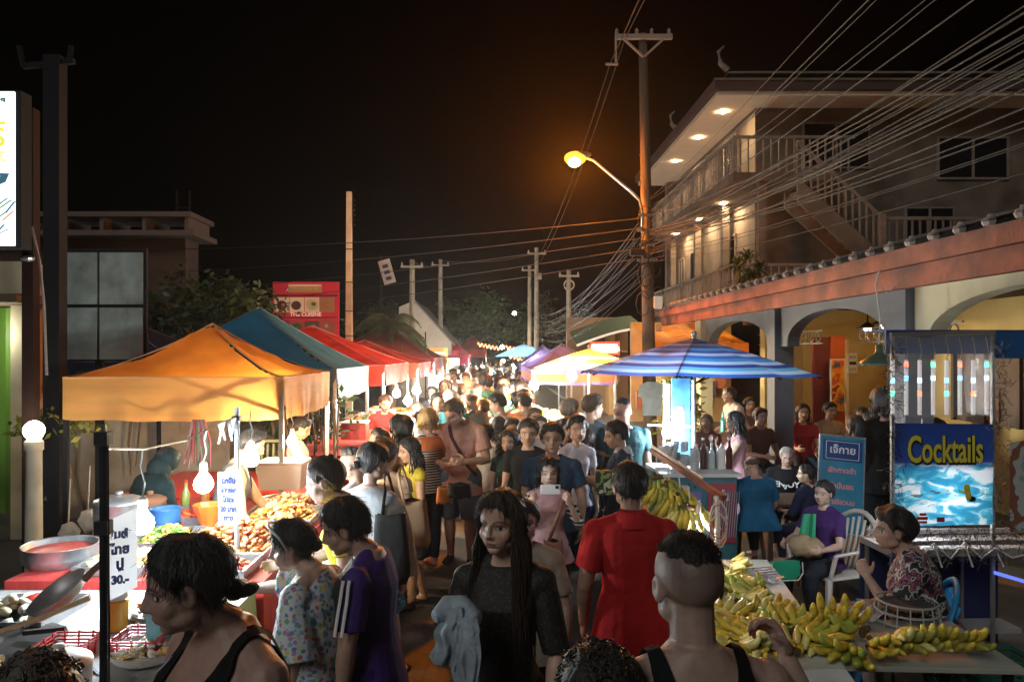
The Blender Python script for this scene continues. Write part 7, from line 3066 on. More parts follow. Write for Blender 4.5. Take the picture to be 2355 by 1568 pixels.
person((1043, 922, 225, 0), 168, "tall man in salmon linen shirt and denim shorts looking down at his camera", H=1.71, sex='m', build=1.08, vox=.0065, detail=1, skin=(.56, .34, .25), hair='short', hc=(.10, .07, .05), ht=.11,
       clothes=[C('shorts', 'shorts', (.13, .18, .24), len=.98, loose=1.35), C('shirt', 'top', (.64, .35, .27), hem=-.09, sleeve=.66, loose=1.6, fold=.007, vox=.0075), C('sandal', 'shoes', (.05, .03, .03), k=1.06)],
       yaw=-22, pitch=26, neck=.05, larm=dict(u=(-.32, .15, -1), f=(.75, .8, .05)), rarm=dict(u=(.42, .0, -1), f=(-.7, .8, -.12)), lleg=(6, 4, 4), rleg=(-6, 5, 4), seed=21, extras=strapf)
bag(P(1057, 1112, 7.15), .24, .13, .09, M_bagb, "black camera bag at the waist of the man in the salmon shirt", name="camera_bag", taper=.9)
bag(P(1022, 1120, 7.2), .17, .16, .05, mat("orange_cloth_bag", (.60, .22, .06), .7), "small orange cloth bag under the salmon shirt man's hand", name="cloth_bag", taper=.8)

# --- the woman in black
SPK = mat_pattern("speckled_black", 'floral', [(.013, .013, .014), (.013, .013, .014), (.04, .045, .045), (.013, .013, .014), (.03, .03, .032)], 90, bump=.3)
person((1150, 1127, 575, 0), 172, "woman in loose black top with very long straight hair, walking towards the camera", H=1.655, sex='f', build=.86, vox=.0048, detail=1, skin=(.66, .43, .32), hair='long', hc=(.032, .022, .017), ht=.10,
       strand=dict(n=380, length=.52, az0=56, wr=.010, wave=.02, front=.10), yaw=-20, pitch=2, lips=(.30, .10, .10), hs=1.0,
       clothes=[C('trousers', 'trousers', (.012, .012, .013)), C('blouse', 'top', SPK, hem=-.14, sleeve=.98, loose=1.75, vox=.0065, fold=.008, flare=.02), C('shoe', 'shoes', (.02, .02, .02))],
       rarm=dict(u=(.22, .12, -1), f=(-.32, .80, .52), n=(-.4, -1, .1), curl=.75), larm=dict(u=(-.22, .10, -1), f=(.12, .45, -1)), lleg=(10, 6, 2), rleg=(-8, 12, 2), seed=23)
o = empty("denim_jacket", (0, 0, 0), 0, "faded denim jacket draped over the forearm of the woman in black", "jacket")
mb = MB()
for (pa, pb_, Ya, dz, wv, y0) in (((1012, 1411), (1060, 1394), 2.66, [(990, 1516), (1050, 1541)], .012, 0), ((1048, 1418), (1098, 1426), 2.62, [(1034, 1666), (1098, 1626)], .014, .03), ((1060, 1496), (1100, 1456), 2.60, [(1048, 1786), (1108, 1766)], .014, .05)):
    a, b_ = P(*pa, Ya), P(*pb_, Ya - .05)
    c, d = P(*dz[0], Ya - .02), P(*dz[1], Ya - .05)
    for off in (0, .014):
        mb.sheet(a + Vector((0, off, 0)), b_ + Vector((0, off, 0)), d + Vector((0, off, 0)), c + Vector((0, off, 0)), nu=18, nv=20,
                 fn=lambda u, v, p: p + Vector((.008 * math.sin(v * 11), wv * (math.sin(u * 8 + v * 2) + .5 * math.sin(u * 17 - v * 5) + .3 * math.sin(v * 9 + u * 5)) * (.3 + v), 0)))
mb.tube([P(1008, 1418, 2.66), P(1030, 1392, 2.72), P(1062, 1392, 2.70), P(1094, 1422, 2.62)], [.03, .04, .04, .03], 10)
kid(o, mb.build("cloth", mat("faded_denim", (.34, .42, .48), .85, var=.3, vscale=9, bump=.5, bscale=35), smooth=True))
person((1205, 1150, 440, 0), 176, "person in beige T-shirt mostly hidden behind the woman in black", H=1.47, sex='f', build=1.2, vox=.009, detail=0, skin=(.52, .34, .26), hair='short', ht=.1,
       clothes=[C('skirt', 'trousers', (.02, .02, .022)), C('shirt', 'top', (.36, .30, .24), hem=-.08, sleeve=.75, loose=1.5)], larm=dict(u=(-.3, .1, -1), f=(.05, .35, -1)), seed=25)

# --- woman taking a picture
PHW = at(1265, 300)


def phone_cuffs(b, o):
    pass


person((1262, 1052, 300, 0), 180, "young woman in pink T-shirt over striped sleeves holding up a white phone", H=1.44, sex='f', vox=.0055, detail=1, skin=(.62, .44, .35), hair='long', ht=.09, hs=1.06, strand=dict(n=40, length=.12, az0=85),
       clothes=[C('shorts', 'shorts', (.015, .015, .017), len=.55, loose=1.2), C('striped_sleeve', 'top', STRW, hem=.0, sleeve=1.35, loose=1.45, g=.009), C('shirt', 'top', (.56, .34, .36), hem=-.07, sleeve=0, g=.017, flare=.022), C('shoe', 'shoes', (.30, .08, .15), k=1.25)],
       larm=dict(u=(-.42, .45, -.80), f=(.42, .45, .85), h=(.35, .25, 1), curl=.7, n=(.5, -1, 0)), rarm=dict(u=(.42, .45, -.80), f=(-.42, .45, .85), h=(-.35, .25, 1), curl=.7, n=(-.5, -1, 0)), lleg=(10, 4, 1), rleg=(-8, 14, 1), seed=27)
o = empty("phone", (PHW[0] - .02, PHW[1] - .30, 1.205), 0, "white smartphone held up sideways in front of the pink T-shirt woman's face", "phone")
mb = MB()
mb.box((0, 0, 0), (.145, .010, .072))
kid(o, mb.build("case", mat("phone_white", (.80, .80, .82), .3), bevel=.006))
mb = MB()
mb.box((.045, -.007, .018), (.022, .004, .022), M_black)
kid(o, mb.build("lens"))
bag((PHW[0] + .01, PHW[1] - .17, .80), .15, .17, .06, mat("brown_leather", (.28, .13, .09), .5), "small brown leather sling bag on the pink T-shirt woman's hip", [(PHW[0] - .02, PHW[1] - .16, .80), (PHW[0] + .05, PHW[1] - .17, 1.0), (PHW[0] + .13, PHW[1] - .08, 1.15)], name="sling_bag", taper=.95)

person((1270, 973, 272, 0), 176, "young man in navy polo shirt standing behind the woman with the phone", H=1.60, sex='m', build=1.12, vox=.007, detail=1, skin=(.58, .38, .28), hair='short', ht=.14, hs=1.05,
       clothes=[C('trousers', 'trousers', NAVY), C('shirt', 'top', (.035, .07, .13), hem=-.06, sleeve=.62, loose=1.5)], larm=dict(u=(-.25, .1, -1), f=(.05, .1, -1)), lleg=(4, 4), rleg=(-6, 8), seed=29, pitch=-4)
person((1215, 963, 245, 0), 172, "man in plain black T-shirt left of the man in navy polo", H=1.59, sex='m', vox=.008, detail=1, skin=(.48, .28, .19), hair='short', ht=.12, hs=1.06,
       clothes=[C('trousers', 'trousers', NAVY), C('shirt', 'top', (.018, .016, .017), hem=-.06)], yaw=6, pitch=4, seed=31)
person((1170, 988, 228, 0), 176, "woman with wavy dark hair in dark green dress walking beside the man in black", H=1.50, sex='f', vox=.008, detail=1, skin=(.55, .34, .25), hair='long', ht=.12, hs=1.08, strand=dict(n=60, length=.20, az0=60, wave=.08),
       clothes=[C('dress', 'skirt', (.02, .05, .045), len=1.2, flare=1.6), C('top', 'top', (.02, .05, .045), sleeve=.4, loose=1.4)], yaw=-12, seed=33)

# --- red shirt and shaved head, seen from behind


def collar(b, o, c=(.46, .02, .022)):
    mb = MB()
    n = 16
    rr = []
    for (r_, z) in ((.066, .292), (.052, .318), (.043, .346), (.052, .333), (.072, .292)):
        rr.append([b.tp(math.cos(2 * PI * j / n) * r_, math.sin(2 * PI * j / n) * r_ * .9 - .012, z + (.006 if math.sin(2 * PI * j / n) < 0 else -.012)) for j in range(n)])
    mb.rings(rr, cap=False)
    kid(o, mb.build("collar", cloth(c), smooth=True))


person((1447, 1062, 440, 0), 2, "man in bright red polo shirt seen from behind beside the bananas", H=1.635, sex='m', build=1.0, vox=.0055, detail=0, skin=(.44, .27, .20), hair='short', hc=(.02, .016, .014), ht=.08,
       clothes=[C('trousers', 'trousers', (.018, .018, .022)), C('shirt', 'top', (.46, .018, .020), hem=-.13, sleeve=.66, loose=1.6, vox=.006, fold=.011, flare=.016)], pitch=4,
       larm=dict(u=(-.22, -.02, -1), f=(.05, .45, -1)), rarm=dict(u=(.2, .05, -1), f=(-.1, .5, -.9)), lleg=(3, 3, 1), rleg=(-4, 5, 1), seed=35, extras=collar)
person((1580, 1225, 880, 0), 4, "man with shaved head in black tank top, nearest on the right, seen from behind", H=1.735, sex='m', build=1.02, vox=.0055, detail=0, skin=(.42, .29, .235), hair='fade', hc=(.02, .016, .014), ht=.02, hs=1.02, stub=.6,
       clothes=[C('trousers', 'trousers', (.03, .03, .04)), C('tank_top', 'top', (.011, .011, .012), hem=-.06, sleeve=0, tank=True, vox=.0055, nf=.24, nb=.275)],
       yaw=6, rarm=dict(u=(.62, .15, -.75), f=(-.32, .35, 1), curl=.8), larm=dict(u=(-.25, .1, -1), f=(.1, .5, -.8)), seed=37)


def curly(loc, H, label, col_, seed):
    def ex(b, o):
        rs = random.Random(seed)
        mb = MB()
        for i in range(520):
            a, e = rs.uniform(0, 6.28), rs.uniform(-.25, 1.5)
            r_ = rs.uniform(1.12, 1.30)
            c = b.hq(.37 * r_ * math.cos(a) * math.cos(e), -.05 + .45 * r_ * math.sin(a) * math.cos(e), .12 + .42 * r_ * math.sin(e))
            ax = Vector((rs.gauss(0, 1), rs.gauss(0, 1), rs.gauss(0, 1))).normalized()
            x, y, z = frame_from(ax)
            R0 = rs.uniform(.007, .014)
            mb.tube([c + (x * math.cos(t) + y * math.sin(t)) * R0 + z * .003 * t for t in [k * 1.0 for k in range(6)]], .0024, 4)
        kid(o, mb.build("curls", hair_mat(col_)))
    return person(loc, 10, label, H=H, sex='m', vox=.009, detail=0, skin=(.4, .26, .2), hair='short', hc=col_, ht=.16, seed=seed, extras=ex,
                  clothes=[C('shirt', 'top', (.03, .03, .035)), C('trousers', 'trousers', (.03, .03, .04))])


curly((1375, 1490, 950, 0), 1.46, "person with dark curly hair, only the head's top showing, by the shaved man", (.025, .017, .013), 41)
curly((80, 1512, 1000, 0), 1.47, "person with grey brown hair cut off by the lower left corner", (.10, .085, .075), 43)

# --- vendors on the left
person((385, 1035, 272, 0), -35, "vendor in dark teal hooded top bending behind the cool bulbs", H=1.62, sex='f', build=1.25, vox=.010, detail=0, skin=(.4, .27, .2), hair='short', ht=.10,
       clothes=[C('trousers', 'trousers', (.02, .03, .04)), C('hooded_top', 'top', (.010, .024, .027), hem=-.1, sleeve=1.9, loose=1.5, g=.03)], lean=28, pitch=30, larm=dict(u=(-.1, .7, -1), f=(.1, 1, -.6)), rarm=dict(u=(.1, .8, -1), f=(-.1, 1, -.4)), seed=45,
       extras=lambda b, o: (lambda mb: (mb.ball(b.hq(0, -.08, .08), (.47 * b.h, .50 * b.h, .53 * b.h), seg=18, rg=12, rot=Matrix(b.Hd.tolist())), mb.ball(b.hq(0, -.2, -.35), (.50 * b.h, .46 * b.h, .5 * b.h), seg=18, rg=12), kid(o, mb.build("hood", cloth((.010, .024, .027)), smooth=True))))(MB()))
person((578, 985, 300, 0), -75, "tattooed vendor in grey sleeveless top reaching across behind the warm bulb", H=1.66, sex='m', vox=.008, detail=1, skin=(.50, .31, .20), hair='short', ht=.12,
       clothes=[C('trousers', 'trousers', NAVY), C('tank_top', 'top', (.09, .085, .09), hem=-.05, sleeve=0, tank=True, vox=.007)], lean=20, pitch=20, rarm=dict(u=(.3, .6, -1), f=(0, 1, -.7)), larm=dict(u=(-.2, .85, -.7), f=(0, 1, -.55)), seed=47)
person((695, 962, 212, 0), -80, "young vendor in white T-shirt with round badge beside the far warm bulb", H=1.56, sex='m', vox=.008, detail=1, skin=(.60, .38, .22), hair='short', ht=.12,
       clothes=[C('trousers', 'trousers', NAVY), C('shirt', 'top', (.68, .60, .55), hem=-.05, sleeve=.55)], pitch=22, larm=dict(u=(-.1, .6, -1), f=(.1, 1, -.1)), rarm=dict(u=(.1, .6, -1), f=(-.1, 1, -.1)), seed=49)
person((-2.62, 3.0, 0), 200, "person in dark clothes standing at the extreme left edge behind the pans", H=1.72, sex='m', build=1.25, vox=.010, detail=0, skin=(.35, .22, .16), hair='short',
       clothes=[C('trousers', 'trousers', (.03, .035, .045)), C('shirt', 'top', (.012, .014, .03), hem=-.08, sleeve=1.0, loose=1.4)], lean=6, pitch=15, rarm=dict(u=(.2, .4, -1), f=(-.1, 1, -.3)), seed=51)
person((886, 908, 160, 0), 200, "vendor woman in red top leaning over the table below the teal canopy", H=1.50, sex='f', vox=.010, detail=0, skin=(.62, .34, .2), hair='up', hc=(.10, .03, .015), clothes=[C('trousers', 'trousers', NAVY), C('top', 'top', (.55, .05, .04))],
       lean=12, pitch=18, larm=dict(u=(-.1, .8, -1), f=(.1, 1, -.2)), seed=53)
person((918, 955, 250, 0), 60, "woman with dark wavy hair and small yellow hair clip left of the yellow ochre top", H=1.52, sex='f', vox=.009, detail=0, skin=(.5, .3, .2), hair='long', ht=.14, strand=dict(n=40, length=.15), clothes=[C('trousers', 'trousers', NAVY), C('top', 'top', (.45, .25, .12), sleeve=.1)], seed=55)
person((885, 1005, 262, 0), -60, "woman with brown bun facing away between the cape and the ochre top", H=1.53, sex='f', vox=.009, detail=0, skin=(.5, .3, .2), hair='up', hc=(.09, .035, .02), bun=[(0, -.3, .5, .14)], clothes=[C('trousers', 'trousers', NAVY), C('top', 'top', (.30, .16, .08), sleeve=.3)], seed=57)

# --- middle distance, each one recognisable
MIDP = [
    (1036, 897, 165, 'm', 20, "old man with white hair in teal shirt behind the salmon shirt man", (.62, .40, .30), 'short', (.62, .55, .48), .12, (.06, .22, .24), None, {}),
    (1082, 905, 160, 'm', 60, "bald bearded man with glasses in grey green T-shirt", (.60, .40, .30), 'bald', (.10, .08, .06), .06, (.22, .28, .26), None, dict(beard=(.16, .11, .09), yaw=15, pitch=18, build=1.15)),
    (1112, 918, 158, 'm', 30, "man with brown hair just right of the bald bearded man", (.60, .40, .30), 'short', (.14, .08, .05), .10, (.35, .38, .40), None, {}),
    (1143, 905, 170, 'm', 60, "young man with black hair in white T-shirt in the middle of the crowd", (.55, .33, .22), 'short', BLK, .14, (.72, .70, .66), None, dict(yaw=20, pitch=15)),
    (1117, 972, 205, 'f', -30, "woman with dark bob in white blouse right of the salmon shirt man", (.5, .3, .2), 'long', BLK, .12, (.50, .56, .62), dict(n=46, length=.05), dict(H=1.42)),
    (1148, 958, 190, 'f', 0, "woman seen from behind with long black hair left of the man in black", (.5, .3, .2), 'long', BLK, .12, (.55, .50, .45), dict(n=46, length=.22), dict(H=1.42)),
    (1180, 962, 205, 'f', 178, "short woman facing the camera behind the man in black T-shirt", (.45, .27, .2), 'short', BLK, .12, (.05, .04, .05), None, dict(H=1.45)),
    (1212, 905, 150, 'm', -60, "man in white T-shirt bending over the table of packets", (.60, .42, .3), 'short', (.3, .22, .16), .08, (.78, .74, .66), None, dict(lean=18, pitch=25)),
    (1190, 900, 145, 'f', 10, "woman with pale headband and dark hair beside the bending white T-shirt", (.5, .3, .2), 'long', BLK, .12, (.6, .4, .3), dict(n=40, length=.10), {}),
    (1312, 915, 205, 'm', -20, "grey haired man in dark shirt under the yellow umbrella", (.50, .32, .24), 'short', (.32, .27, .22), .10, (.05, .04, .045), None, dict(H=1.70, yaw=-30)),
    (1366, 905, 210, 'm', -35, "tall man with short brown hair in grey blue shirt", (.58, .38, .28), 'short', (.12, .08, .05), .09, (.16, .20, .26), None, dict(H=1.78, yaw=-30)),
    (1432, 915, 218, 'm', 5, "broad man in dark teal T-shirt seen from behind beside the croton bush", (.45, .25, .2), 'fade', (.03, .02, .02), .05, (.02, .06, .07), None, dict(H=1.76, build=1.25)),
    (1328, 955, 235, 'f', 190, "small child in white tank top carried at the right of the crowd", (.45, .27, .2), 'short', BLK, .10, (.62, .58, .66), None, dict(H=1.42, build=.8, hs=1.12)),
    (1300, 962, 215, 'f', 200, "woman with dark hair looking down beside the child in white", (.5, .3, .2), 'long', BLK, .14, (.05, .045, .05), dict(n=50, length=.2), dict(H=1.40)),
    (1345, 985, 222, 'f', 20, "woman with long brown hair behind the child in white", (.5, .3, .2), 'long', (.05, .03, .02), .12, (.04, .035, .035), dict(n=60, length=.3), dict(H=1.42)),
    (1062, 925, 150, 'm', 20, "man with light hair partly hidden behind the salmon shirt man", (.60, .42, .3), 'short', (.3, .2, .12), .10, (.10, .25, .25), None, {}),
    (870, 985, 232, 'f', 130, "woman with dark hair tied back at the edge of the orange canopy", (.5, .3, .2), 'up', BLK, .12, (.35, .12, .08), None, dict(H=1.45)),
    (930, 955, 190, 'f', 170, "woman in turquoise top with long dark hair left of the blonde woman", (.55, .35, .25), 'long', BLK, .10, (.05, .30, .38), dict(n=46, length=.2), dict(H=1.45)),
    (960, 925, 150, 'm', 10, "man with dark hair behind the blonde woman", (.5, .3, .2), 'short', BLK, .10, (.3, .3, .28), None, {}),
    (1240, 955, 190, 'm', 185, "young man behind the heads of the man in black and the navy polo", (.5, .3, .2), 'short', BLK, .12, (.25, .22, .2), None, dict(H=1.45)),
]
for i, (x, y, s, sx, fc, lb, sk, hr, hcc, htt, cc, st, kw) in enumerate(MIDP):
    kw = dict(kw)
    H = kw.pop('H', 1.6)
    person((x, y, s, 0), fc, lb, H=H, sex=sx, vox=.011, detail=1 if fc > 90 else 0, skin=sk, hair=hr, hc=hcc, ht=htt, strand=st, hs=kw.pop('hs', 1.05),
           clothes=[C('trousers', 'trousers', NAVY), C('shirt', 'top', cc, hem=-.06, g=.016)], seed=60 + i, lleg=(8, 5, 1), rleg=(-8, 8, 1), **kw)
# man with the white collar reaching left
person((1415, 968, 252, 0), 82, "man in navy sweater with white collar and cuffs reaching to the left", H=1.57, sex='m', vox=.008, detail=1, skin=(.50, .31, .22), hair='short', ht=.12, hs=1.05,
       clothes=[C('trousers', 'trousers', (.03, .03, .035)), C('sweater', 'top', (.04, .065, .10), hem=-.05, sleeve=.75, loose=1.4)], pitch=12, yaw=8,
       larm=dict(u=(-.1, .75, -.8), f=(0, 1, .28)), rarm=dict(u=(.1, .6, -1), f=(0, 1, .1)), seed=90, extras=lambda b, o: collar(b, o, (.65, .65, .66)))
o = empty("carry_bag", P(1400, 1108, 6.3), 0, "green and black printed carrier bag hanging below the man with the white collar", "bag")
mb = MB()
mb.box((0, 0, 0), (.24, .10, .20), mat_pattern("carrier_print", 'blotch', [(.02, .03, .02), (.20, .28, .08), (.02, .03, .02), (.45, .5, .35)], 7), taper=.85)
mb.tube([(-.07, 0, .10), (-.05, 0, .22), (.05, 0, .22), (.07, 0, .10)], .006, 5, M_black)
kid(o, mb.build("body"))

# --- seated and standing guests on the right
SIT = dict(lleg=(76, 80, 9), rleg=(76, 80, 9))
person((1893, 1105, 285, 0), 118, "seated young woman in purple polo and green apron with a beige bag on her lap", H=1.56, sex='f', build=1.2, vox=.0065, detail=1, skin=(.52, .36, .29), hair='up', ht=.12, hs=1.02, bun=[(0, -.5, .1, .13)], seat=.44,
       yaw=8, pitch=-2, lean=-4, clothes=[C('trousers', 'trousers', (.02, .025, .035)), C('shirt', 'top', (.055, .022, .12), hem=-.03, sleeve=.7, loose=1.5), C('shoe', 'shoes', (.02, .02, .02))],
       larm=dict(u=(-.35, .35, -1), f=(.1, 1, -.15), curl=.5), rarm=dict(u=(.3, .45, -1), f=(-.25, 1, -.2), curl=.5), seed=101, **SIT)
o = empty("apron_bundle", (2.50, 5.88, .60), R(118), "beige cloth bag with green trim lying in the seated woman's lap", "bag")
mb = MB()
mb.ball((0, 0, .06), (.15, .12, .09), mat("beige_cloth", (.38, .29, .18), .85, var=.15, vscale=8, bump=.5), seg=18, rg=12)
mb.v = [(a + .012 * math.sin(b * 50 + c * 30), b + .012 * math.sin(a * 45), c + .010 * math.sin(a * 60 + b * 50)) for a, b, c in mb.v]
kid(o, mb.build("body", smooth=True))
mb = MB()
mb.sheet((-.09, .0, .10), (.07, .0, .10), (.06, -.05, .30), (-.05, -.06, .32), nu=6, nv=6, fn=lambda u, v, p: p + Vector((0, .01 * math.sin(u * 9), 0)))
kid(o, mb.build("apron_flap", mat("apron_green", (.02, .34, .18), .6)))
o = empty("green_pouch", (2.20, 5.55, .50), R(10), "small bright green purse hanging from the seated woman's hand", "purse")
mb = MB()
mb.rings([[(math.copysign(abs(math.cos(a)) ** .6, math.cos(a)) * w1, math.sin(a) * .04, z) for a in [2 * PI * j / 18 for j in range(18)]] for w1, z in ((.09, 0), (.125, .03), (.13, .09), (.115, .13))])
mb.box((0, -.035, .11), (.20, .012, .06))
kid(o, mb.build("body", mat("pouch_green", (.02, .30, .17), .4), smooth=False))
mb = MB()
mb.tube([(-.13, -.045, .13), (-.12, -.045, .03), (-.09, -.042, .0), (.09, -.042, .0), (.125, -.045, .05), (.12, -.045, .13)], .004, 5)
kid(o, mb.build("piping", M_white))

person((2050, 1166, 390, 0), 66, "seated woman in dark patterned blouse, chin on her hand, in the blue chair", H=1.56, sex='f', build=1.18, vox=.0065, detail=1, skin=(.50, .33, .26), hair='short', ht=.15, hs=1.0, seat=.42,
       yaw=14, pitch=0, lean=20, neck=.03, clothes=[C('trousers', 'shorts', (.02, .03, .032), len=1.0, loose=1.3), C('blouse', 'top', DARKFL, hem=-.07, sleeve=.55, loose=1.7, vox=.007), C('shoe', 'shoes', (.02, .02, .022), k=1.1)],
       larm=dict(u=(-.05, .85, -.9), f=(.22, .25, 1), h=(.3, .4, .8), curl=1.0), rarm=dict(u=(.05, .8, -1), f=(-.5, .8, .1)), seed=103, **SIT)
person((1728, 1048, 238, 0), 12, "heavy man with thinning hair in blue shirt sitting with his back to the camera", H=1.66, sex='m', build=1.35, vox=.008, detail=0, skin=(.55, .33, .25), hair='bald', hc=(.10, .06, .04), ht=.07, seat=.50,
       lean=10, pitch=14, clothes=[C('trousers', 'trousers', (.03, .035, .05)), C('shirt', 'top', (.02, .14, .30), hem=-.07, sleeve=.75, loose=1.7, fold=.008)], seed=105,
       larm=dict(u=(-.3, .3, -1), f=(.2, 1, -.1)), rarm=dict(u=(.3, .3, -1), f=(-.2, 1, -.1)), **SIT)
person((1810, 1028, 214, 0), 160, "seated grey haired man with glasses in black T-shirt with white print", H=1.66, sex='m', build=1.1, vox=.008, detail=1, skin=(.62, .36, .28), hair='short', hc=(.35, .30, .26), ht=.06, seat=.45, hs=1.05,
       lean=8, pitch=8, yaw=8, clothes=[C('trousers', 'trousers', (.03, .035, .05)), C('shirt', 'top', (.014, .014, .015))], seed=107, larm=dict(u=(-.2, .5, -1), f=(.3, 1, .1)), rarm=dict(u=(.2, .5, -1), f=(-.3, 1, .1)),
       extras=lambda b, o: (lambda mb: ([mb.tube([b.hq(sg * .15 + .085 * math.cos(t), .43, .0 + .06 * math.sin(t)) for t in [k * .5 for k in range(14)]], .0022, 4) for sg in (-1, 1)],
                                        kid(o, mb.build("glasses", M_black)),
                                        kid(o, text("shirt_print", "ENJOY", .085, tuple(b.tp(0, .088, .20)), (R(82), 0, R(180)), M_white, bold=.003))))(MB()), **SIT)
person((1852, 1068, 240, 0), 30, "seated woman in dark navy top with hair pinned up, back to the camera", H=1.58, sex='f', vox=.009, detail=0, skin=(.60, .40, .28), hair='up', bun=[(0, -.45, .2, .15)], seat=.45, yaw=40, lean=8,
       clothes=[C('trousers', 'trousers', (.02, .025, .05)), C('top', 'top', (.018, .024, .06), sleeve=1.2, g=.02)], seed=109, larm=dict(u=(-.2, .5, -1), f=(.3, 1, .1)), **SIT)
person((1688, 946, 205, 0), 75, "woman in pink sleeveless dress with long black hair drinking from a bottle", H=1.58, sex='f', build=1.1, vox=.009, detail=1, skin=(.58, .40, .30), hair='long', ht=.10, strand=dict(n=60, length=.16),
       clothes=[C('dress', 'skirt', (.62, .34, .40), len=1.0), C('top', 'top', (.62, .34, .40), sleeve=0, g=.013)], yaw=10, larm=dict(u=(-.2, .6, -.9), f=(.2, .5, 1), curl=.7), rarm=dict(u=(.2, .3, -1), f=(-.2, 1, 0)), seed=111)
o = empty("drink_bottle", (*at(1662, 208), 1.42), 0, "green drink bottle raised by the woman in the pink dress", "bottle")
mb = MB()
mb.lathe((0, 0, -.1), [(.028, 0), (.03, .12), (.012, .17), (.012, .22)], 10)
kid(o, mb.build("body", mat("green_bottle", (.05, .25, .12), .3)))
person((2030, 890, 226, 0), 8, "standing person in black with a cap, back to the camera beside the menu board", H=1.80, sex='m', build=1.15, vox=.009, detail=0, skin=(.45, .3, .25), hair='long', hc=(.02, .012, .01), ht=.12, strand=dict(n=50, length=.12),
       clothes=[C('trousers', 'shorts', (.012, .012, .013), len=1.1, loose=1.3), C('shirt', 'top', (.012, .012, .013), hem=-.08, sleeve=.7, loose=1.5)], seed=113, yaw=-25,
       extras=lambda b, o: (lambda mb: (mb.ball(b.hq(0, -.04, .22), (.38 * b.h, .46 * b.h, .33 * b.h), seg=18, rg=10), mb.ball(b.hq(0, .45, .2), (.26 * b.h, .28 * b.h, .03 * b.h)), kid(o, mb.build("cap", M_black, smooth=True))))(MB()))
GUEST = [(4.45, 10.6, 170, 'f', (.30, .03, .04), "guest in dark red top at the table behind the grey pillar"), (4.95, 10.9, 190, 'm', (.45, .3, .2), "guest in light shirt behind the one in dark red"),
         (5.0, 9.9, 130, 'f', (.12, .08, .06), "guest with long hair in brown top below the orange door"), (5.5, 10.4, 150, 'm', (.06, .06, .06), "guest in black top right of the orange door"),
         (5.55, 9.6, 100, 'f', (.50, .14, .08), "guest in coral dress with long dark hair near the doorway"), (3.9, 11.4, 100, 'm', (.55, .45, .40), "guest in pale shirt bending behind the pink dress"),
         (4.2, 12.1, 180, 'f', (.10, .07, .06), "guest in dark top in the shadow behind the striped umbrella pole"), (2.75, 9.4, 150, 'f', (.25, .12, .08), "small girl with fair hair near the drinks counter"),
         (4.7, 9.0, 60, 'm', (.20, .20, .22), "guest in grey shirt seated nearest behind the grey pillar"), (5.2, 9.0, 120, 'f', (.40, .30, .34), "guest in mauve top at the dining table behind the menu board"), (4.3, 8.6, 30, 'f', (.08, .07, .10), "guest in dark top seated just behind the grey haired man"),
         (3.55, 9.9, 200, 'm', (.16, .10, .08), "guest in brown shirt seated behind the pink dress"), (5.0, 8.2, 90, 'm', (.05, .06, .08), "guest in black shirt half hidden by the menu board")]
for i, (x, y, fc, sx, cc, lb) in enumerate(GUEST):
    person((x, y, .12), fc, lb, H=1.60 if i != 7 else 1.3, sex=sx, vox=.012, detail=0, skin=(.5, .32, .24), hair='long' if sx == 'f' else 'short', ht=.10, hc=BLK if i != 7 else (.2, .12, .06), strand=dict(n=36, length=.2) if sx == 'f' else None,
           seat=.44 if i not in (5, 7) else None, lean=6 if i != 5 else 25, clothes=[C('trousers', 'trousers', NAVY), C('top', 'top', cc, g=.016)], seed=120 + i,
           larm=dict(u=(-.2, .5, -1), f=(.3, 1, .1)), rarm=dict(u=(.2, .5, -1), f=(-.3, 1, .1)), group="guests in the restaurant terrace", **(SIT if i not in (5, 7) else {}))

# --- the packed crowd further down: a few bodies, copied with their own clothes and hair colours
ARCH = []
for i, (sx, fc, hr, st, kw) in enumerate((('m', 0, 'short', None, {}), ('f', 0, 'long', dict(n=30, length=.2), {}), ('m', 180, 'short', None, {}), ('f', 180, 'long', dict(n=30, length=.15), {}),
                                          ('m', 0, 'short', None, dict(build=1.25, yaw=40)), ('f', 180, 'up', None, dict(bun=[(0, -.4, .35, .13)], yaw=30)), ('m', 180, 'fade', None, dict(yaw=-40, pitch=15)),
                                          ('f', 0, 'up', None, dict(bun=[(0, -.5, .1, .13)], yaw=-40)))):
    o, b = person((0, 0, 0), 0, "x", H=1.62 if sx == 'm' else 1.54, sex=sx, vox=.016, detail=1 if fc else 0, skin=(.52, .33, .24), hair=hr, ht=.13, strand=st, hs=1.06, lleg=(12, 6, 1), rleg=(-12, 14, 1), seed=200 + i,
                  clothes=[C('trousers', 'trousers', NAVY), C('shirt', 'top', (.5, .5, .5), hem=-.06, g=.018, vox=.016)], **kw)
    ARCH.append((o, fc))
PAL = [((.66, .64, .60), "white"), ((.66, .64, .60), "white"), ((.60, .50, .36), "cream"), ((.05, .05, .06), "black"), ((.50, .10, .06), "red"), ((.10, .18, .35), "blue"), ((.55, .35, .12), "yellow"), ((.30, .30, .30), "grey"), ((.60, .25, .12), "orange"), ((.08, .22, .16), "green"), ((.45, .28, .26), "pink")]
rs = random.Random(99)
GC = "packed crowd filling the street"
first = set()
placed = []
n_ = 0
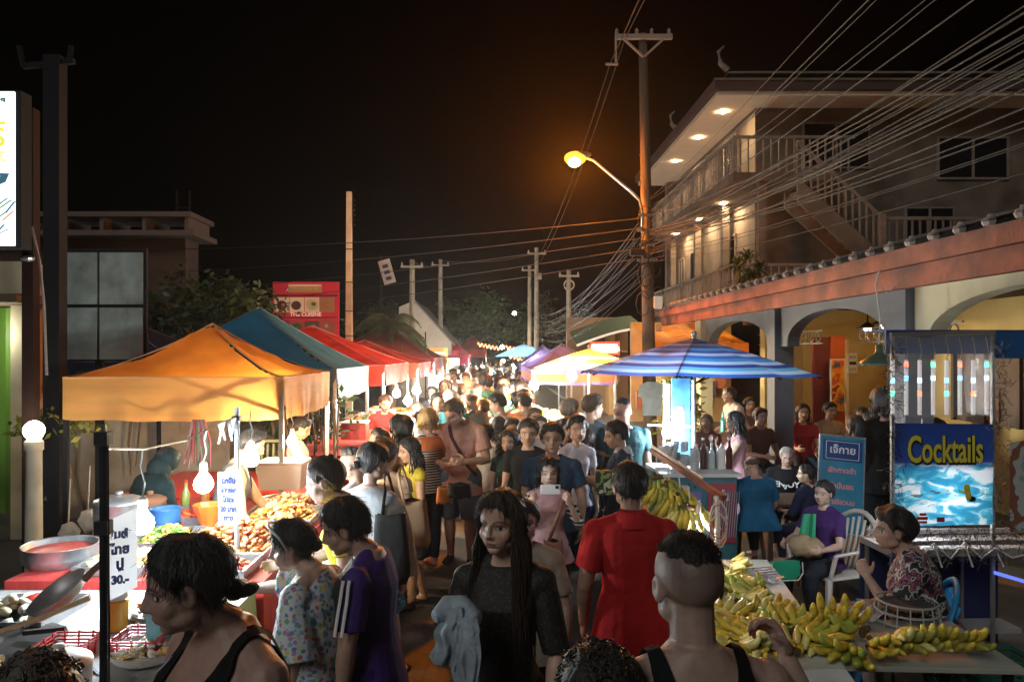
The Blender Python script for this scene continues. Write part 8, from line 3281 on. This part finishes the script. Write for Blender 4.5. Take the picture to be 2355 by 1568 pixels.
for Y in [9.6, 10.8, 11.9, 13, 14.1, 15.2, 16.3, 17.4, 18.6, 19.8, 21, 22.3, 23.6, 25, 26.5, 28, 30, 32, 34.5, 37, 40, 43]:
    span = (-1.25, .85) if Y > 12 else (-1.1, .75)
    k = 4 if Y < 14 else 5
    for j in range(k):
        x = span[0] + (span[1] - span[0]) * (j + .5) / k + rs.uniform(-.14, .14)
        if Y < 12 and -.75 < x < .30 and rs.random() < .75:
            continue
        ai = rs.randrange(len(ARCH))
        src, fc = ARCH[ai]
        if ai not in first:
            first.add(ai)
            o = src
        else:
            o = copy_tree(src)
        o.location = (x, Y + rs.uniform(-.35, .35), 0)
        o.rotation_euler[2] = R(fc + rs.uniform(-25, 25))
        s_ = rs.uniform(.93, 1.07)
        o.scale = (s_, s_, s_)
        c, nm = PAL[rs.randrange(len(PAL))]
        for ch in KIDS.get(o.name, []):
            if ch.name.startswith("shirt"):
                ch.material_slots[0].link = 'OBJECT'
                ch.material_slots[0].material = cloth(c)
            if ch.name.startswith("hair"):
                ch.material_slots[0].link = 'OBJECT'
                hk = rs.choice((0, 0, 0, 0, 0, 1, 1, 2))
                ch.material_slots[0].material = hair_mat((BLK, (.09, .05, .03), (.35, .25, .15))[hk])
        tag(o, "person in %s top with %s hair, %s the camera, %s side, %s" % (nm, ("black", "brown", "fair")[hk], "facing" if fc else "back to", ("left", "middle", "right")[min(2, int((x - span[0]) / (span[1] - span[0]) * 3))],
                                                                              ("nearest crowd", "front crowd", "crowd halfway down", "far crowd", "farthest crowd")[min(4, [i for i, q in enumerate((11.5, 15, 22, 29, 99)) if Y < q][0])]), "person", GC)
        n_ += 1
for i, (o, fc) in enumerate(ARCH):
    if i not in first:
        for ch in KIDS.get(o.name, []):
            bpy.data.objects.remove(ch)
        bpy.data.objects.remove(o)
bpy.context.view_layer.update()

# ------------------------------------------------------------------ thin haze volume added to put a glow round the lamps
mb = MB()
mb.box2((-22, -9, -1), (22, 66, 11.5))
hz = mb.build("glow_haze")
tag(hz, kind="stuff")
m = bpy.data.materials.new("glow_haze_air")
m.use_nodes = True
nt = m.node_tree
nt.nodes.remove(nt.nodes["Principled BSDF"])
pv = node(nt, "ShaderNodeVolumePrincipled")
pv.inputs["Color"].default_value = (.9, .9, .92, 1)
pv.inputs["Density"].default_value = .0006
pv.inputs["Anisotropy"].default_value = .8
nt.links.new(pv.outputs[0], nt.nodes["Material Output"].inputs["Volume"])
hz.data.materials.append(m)
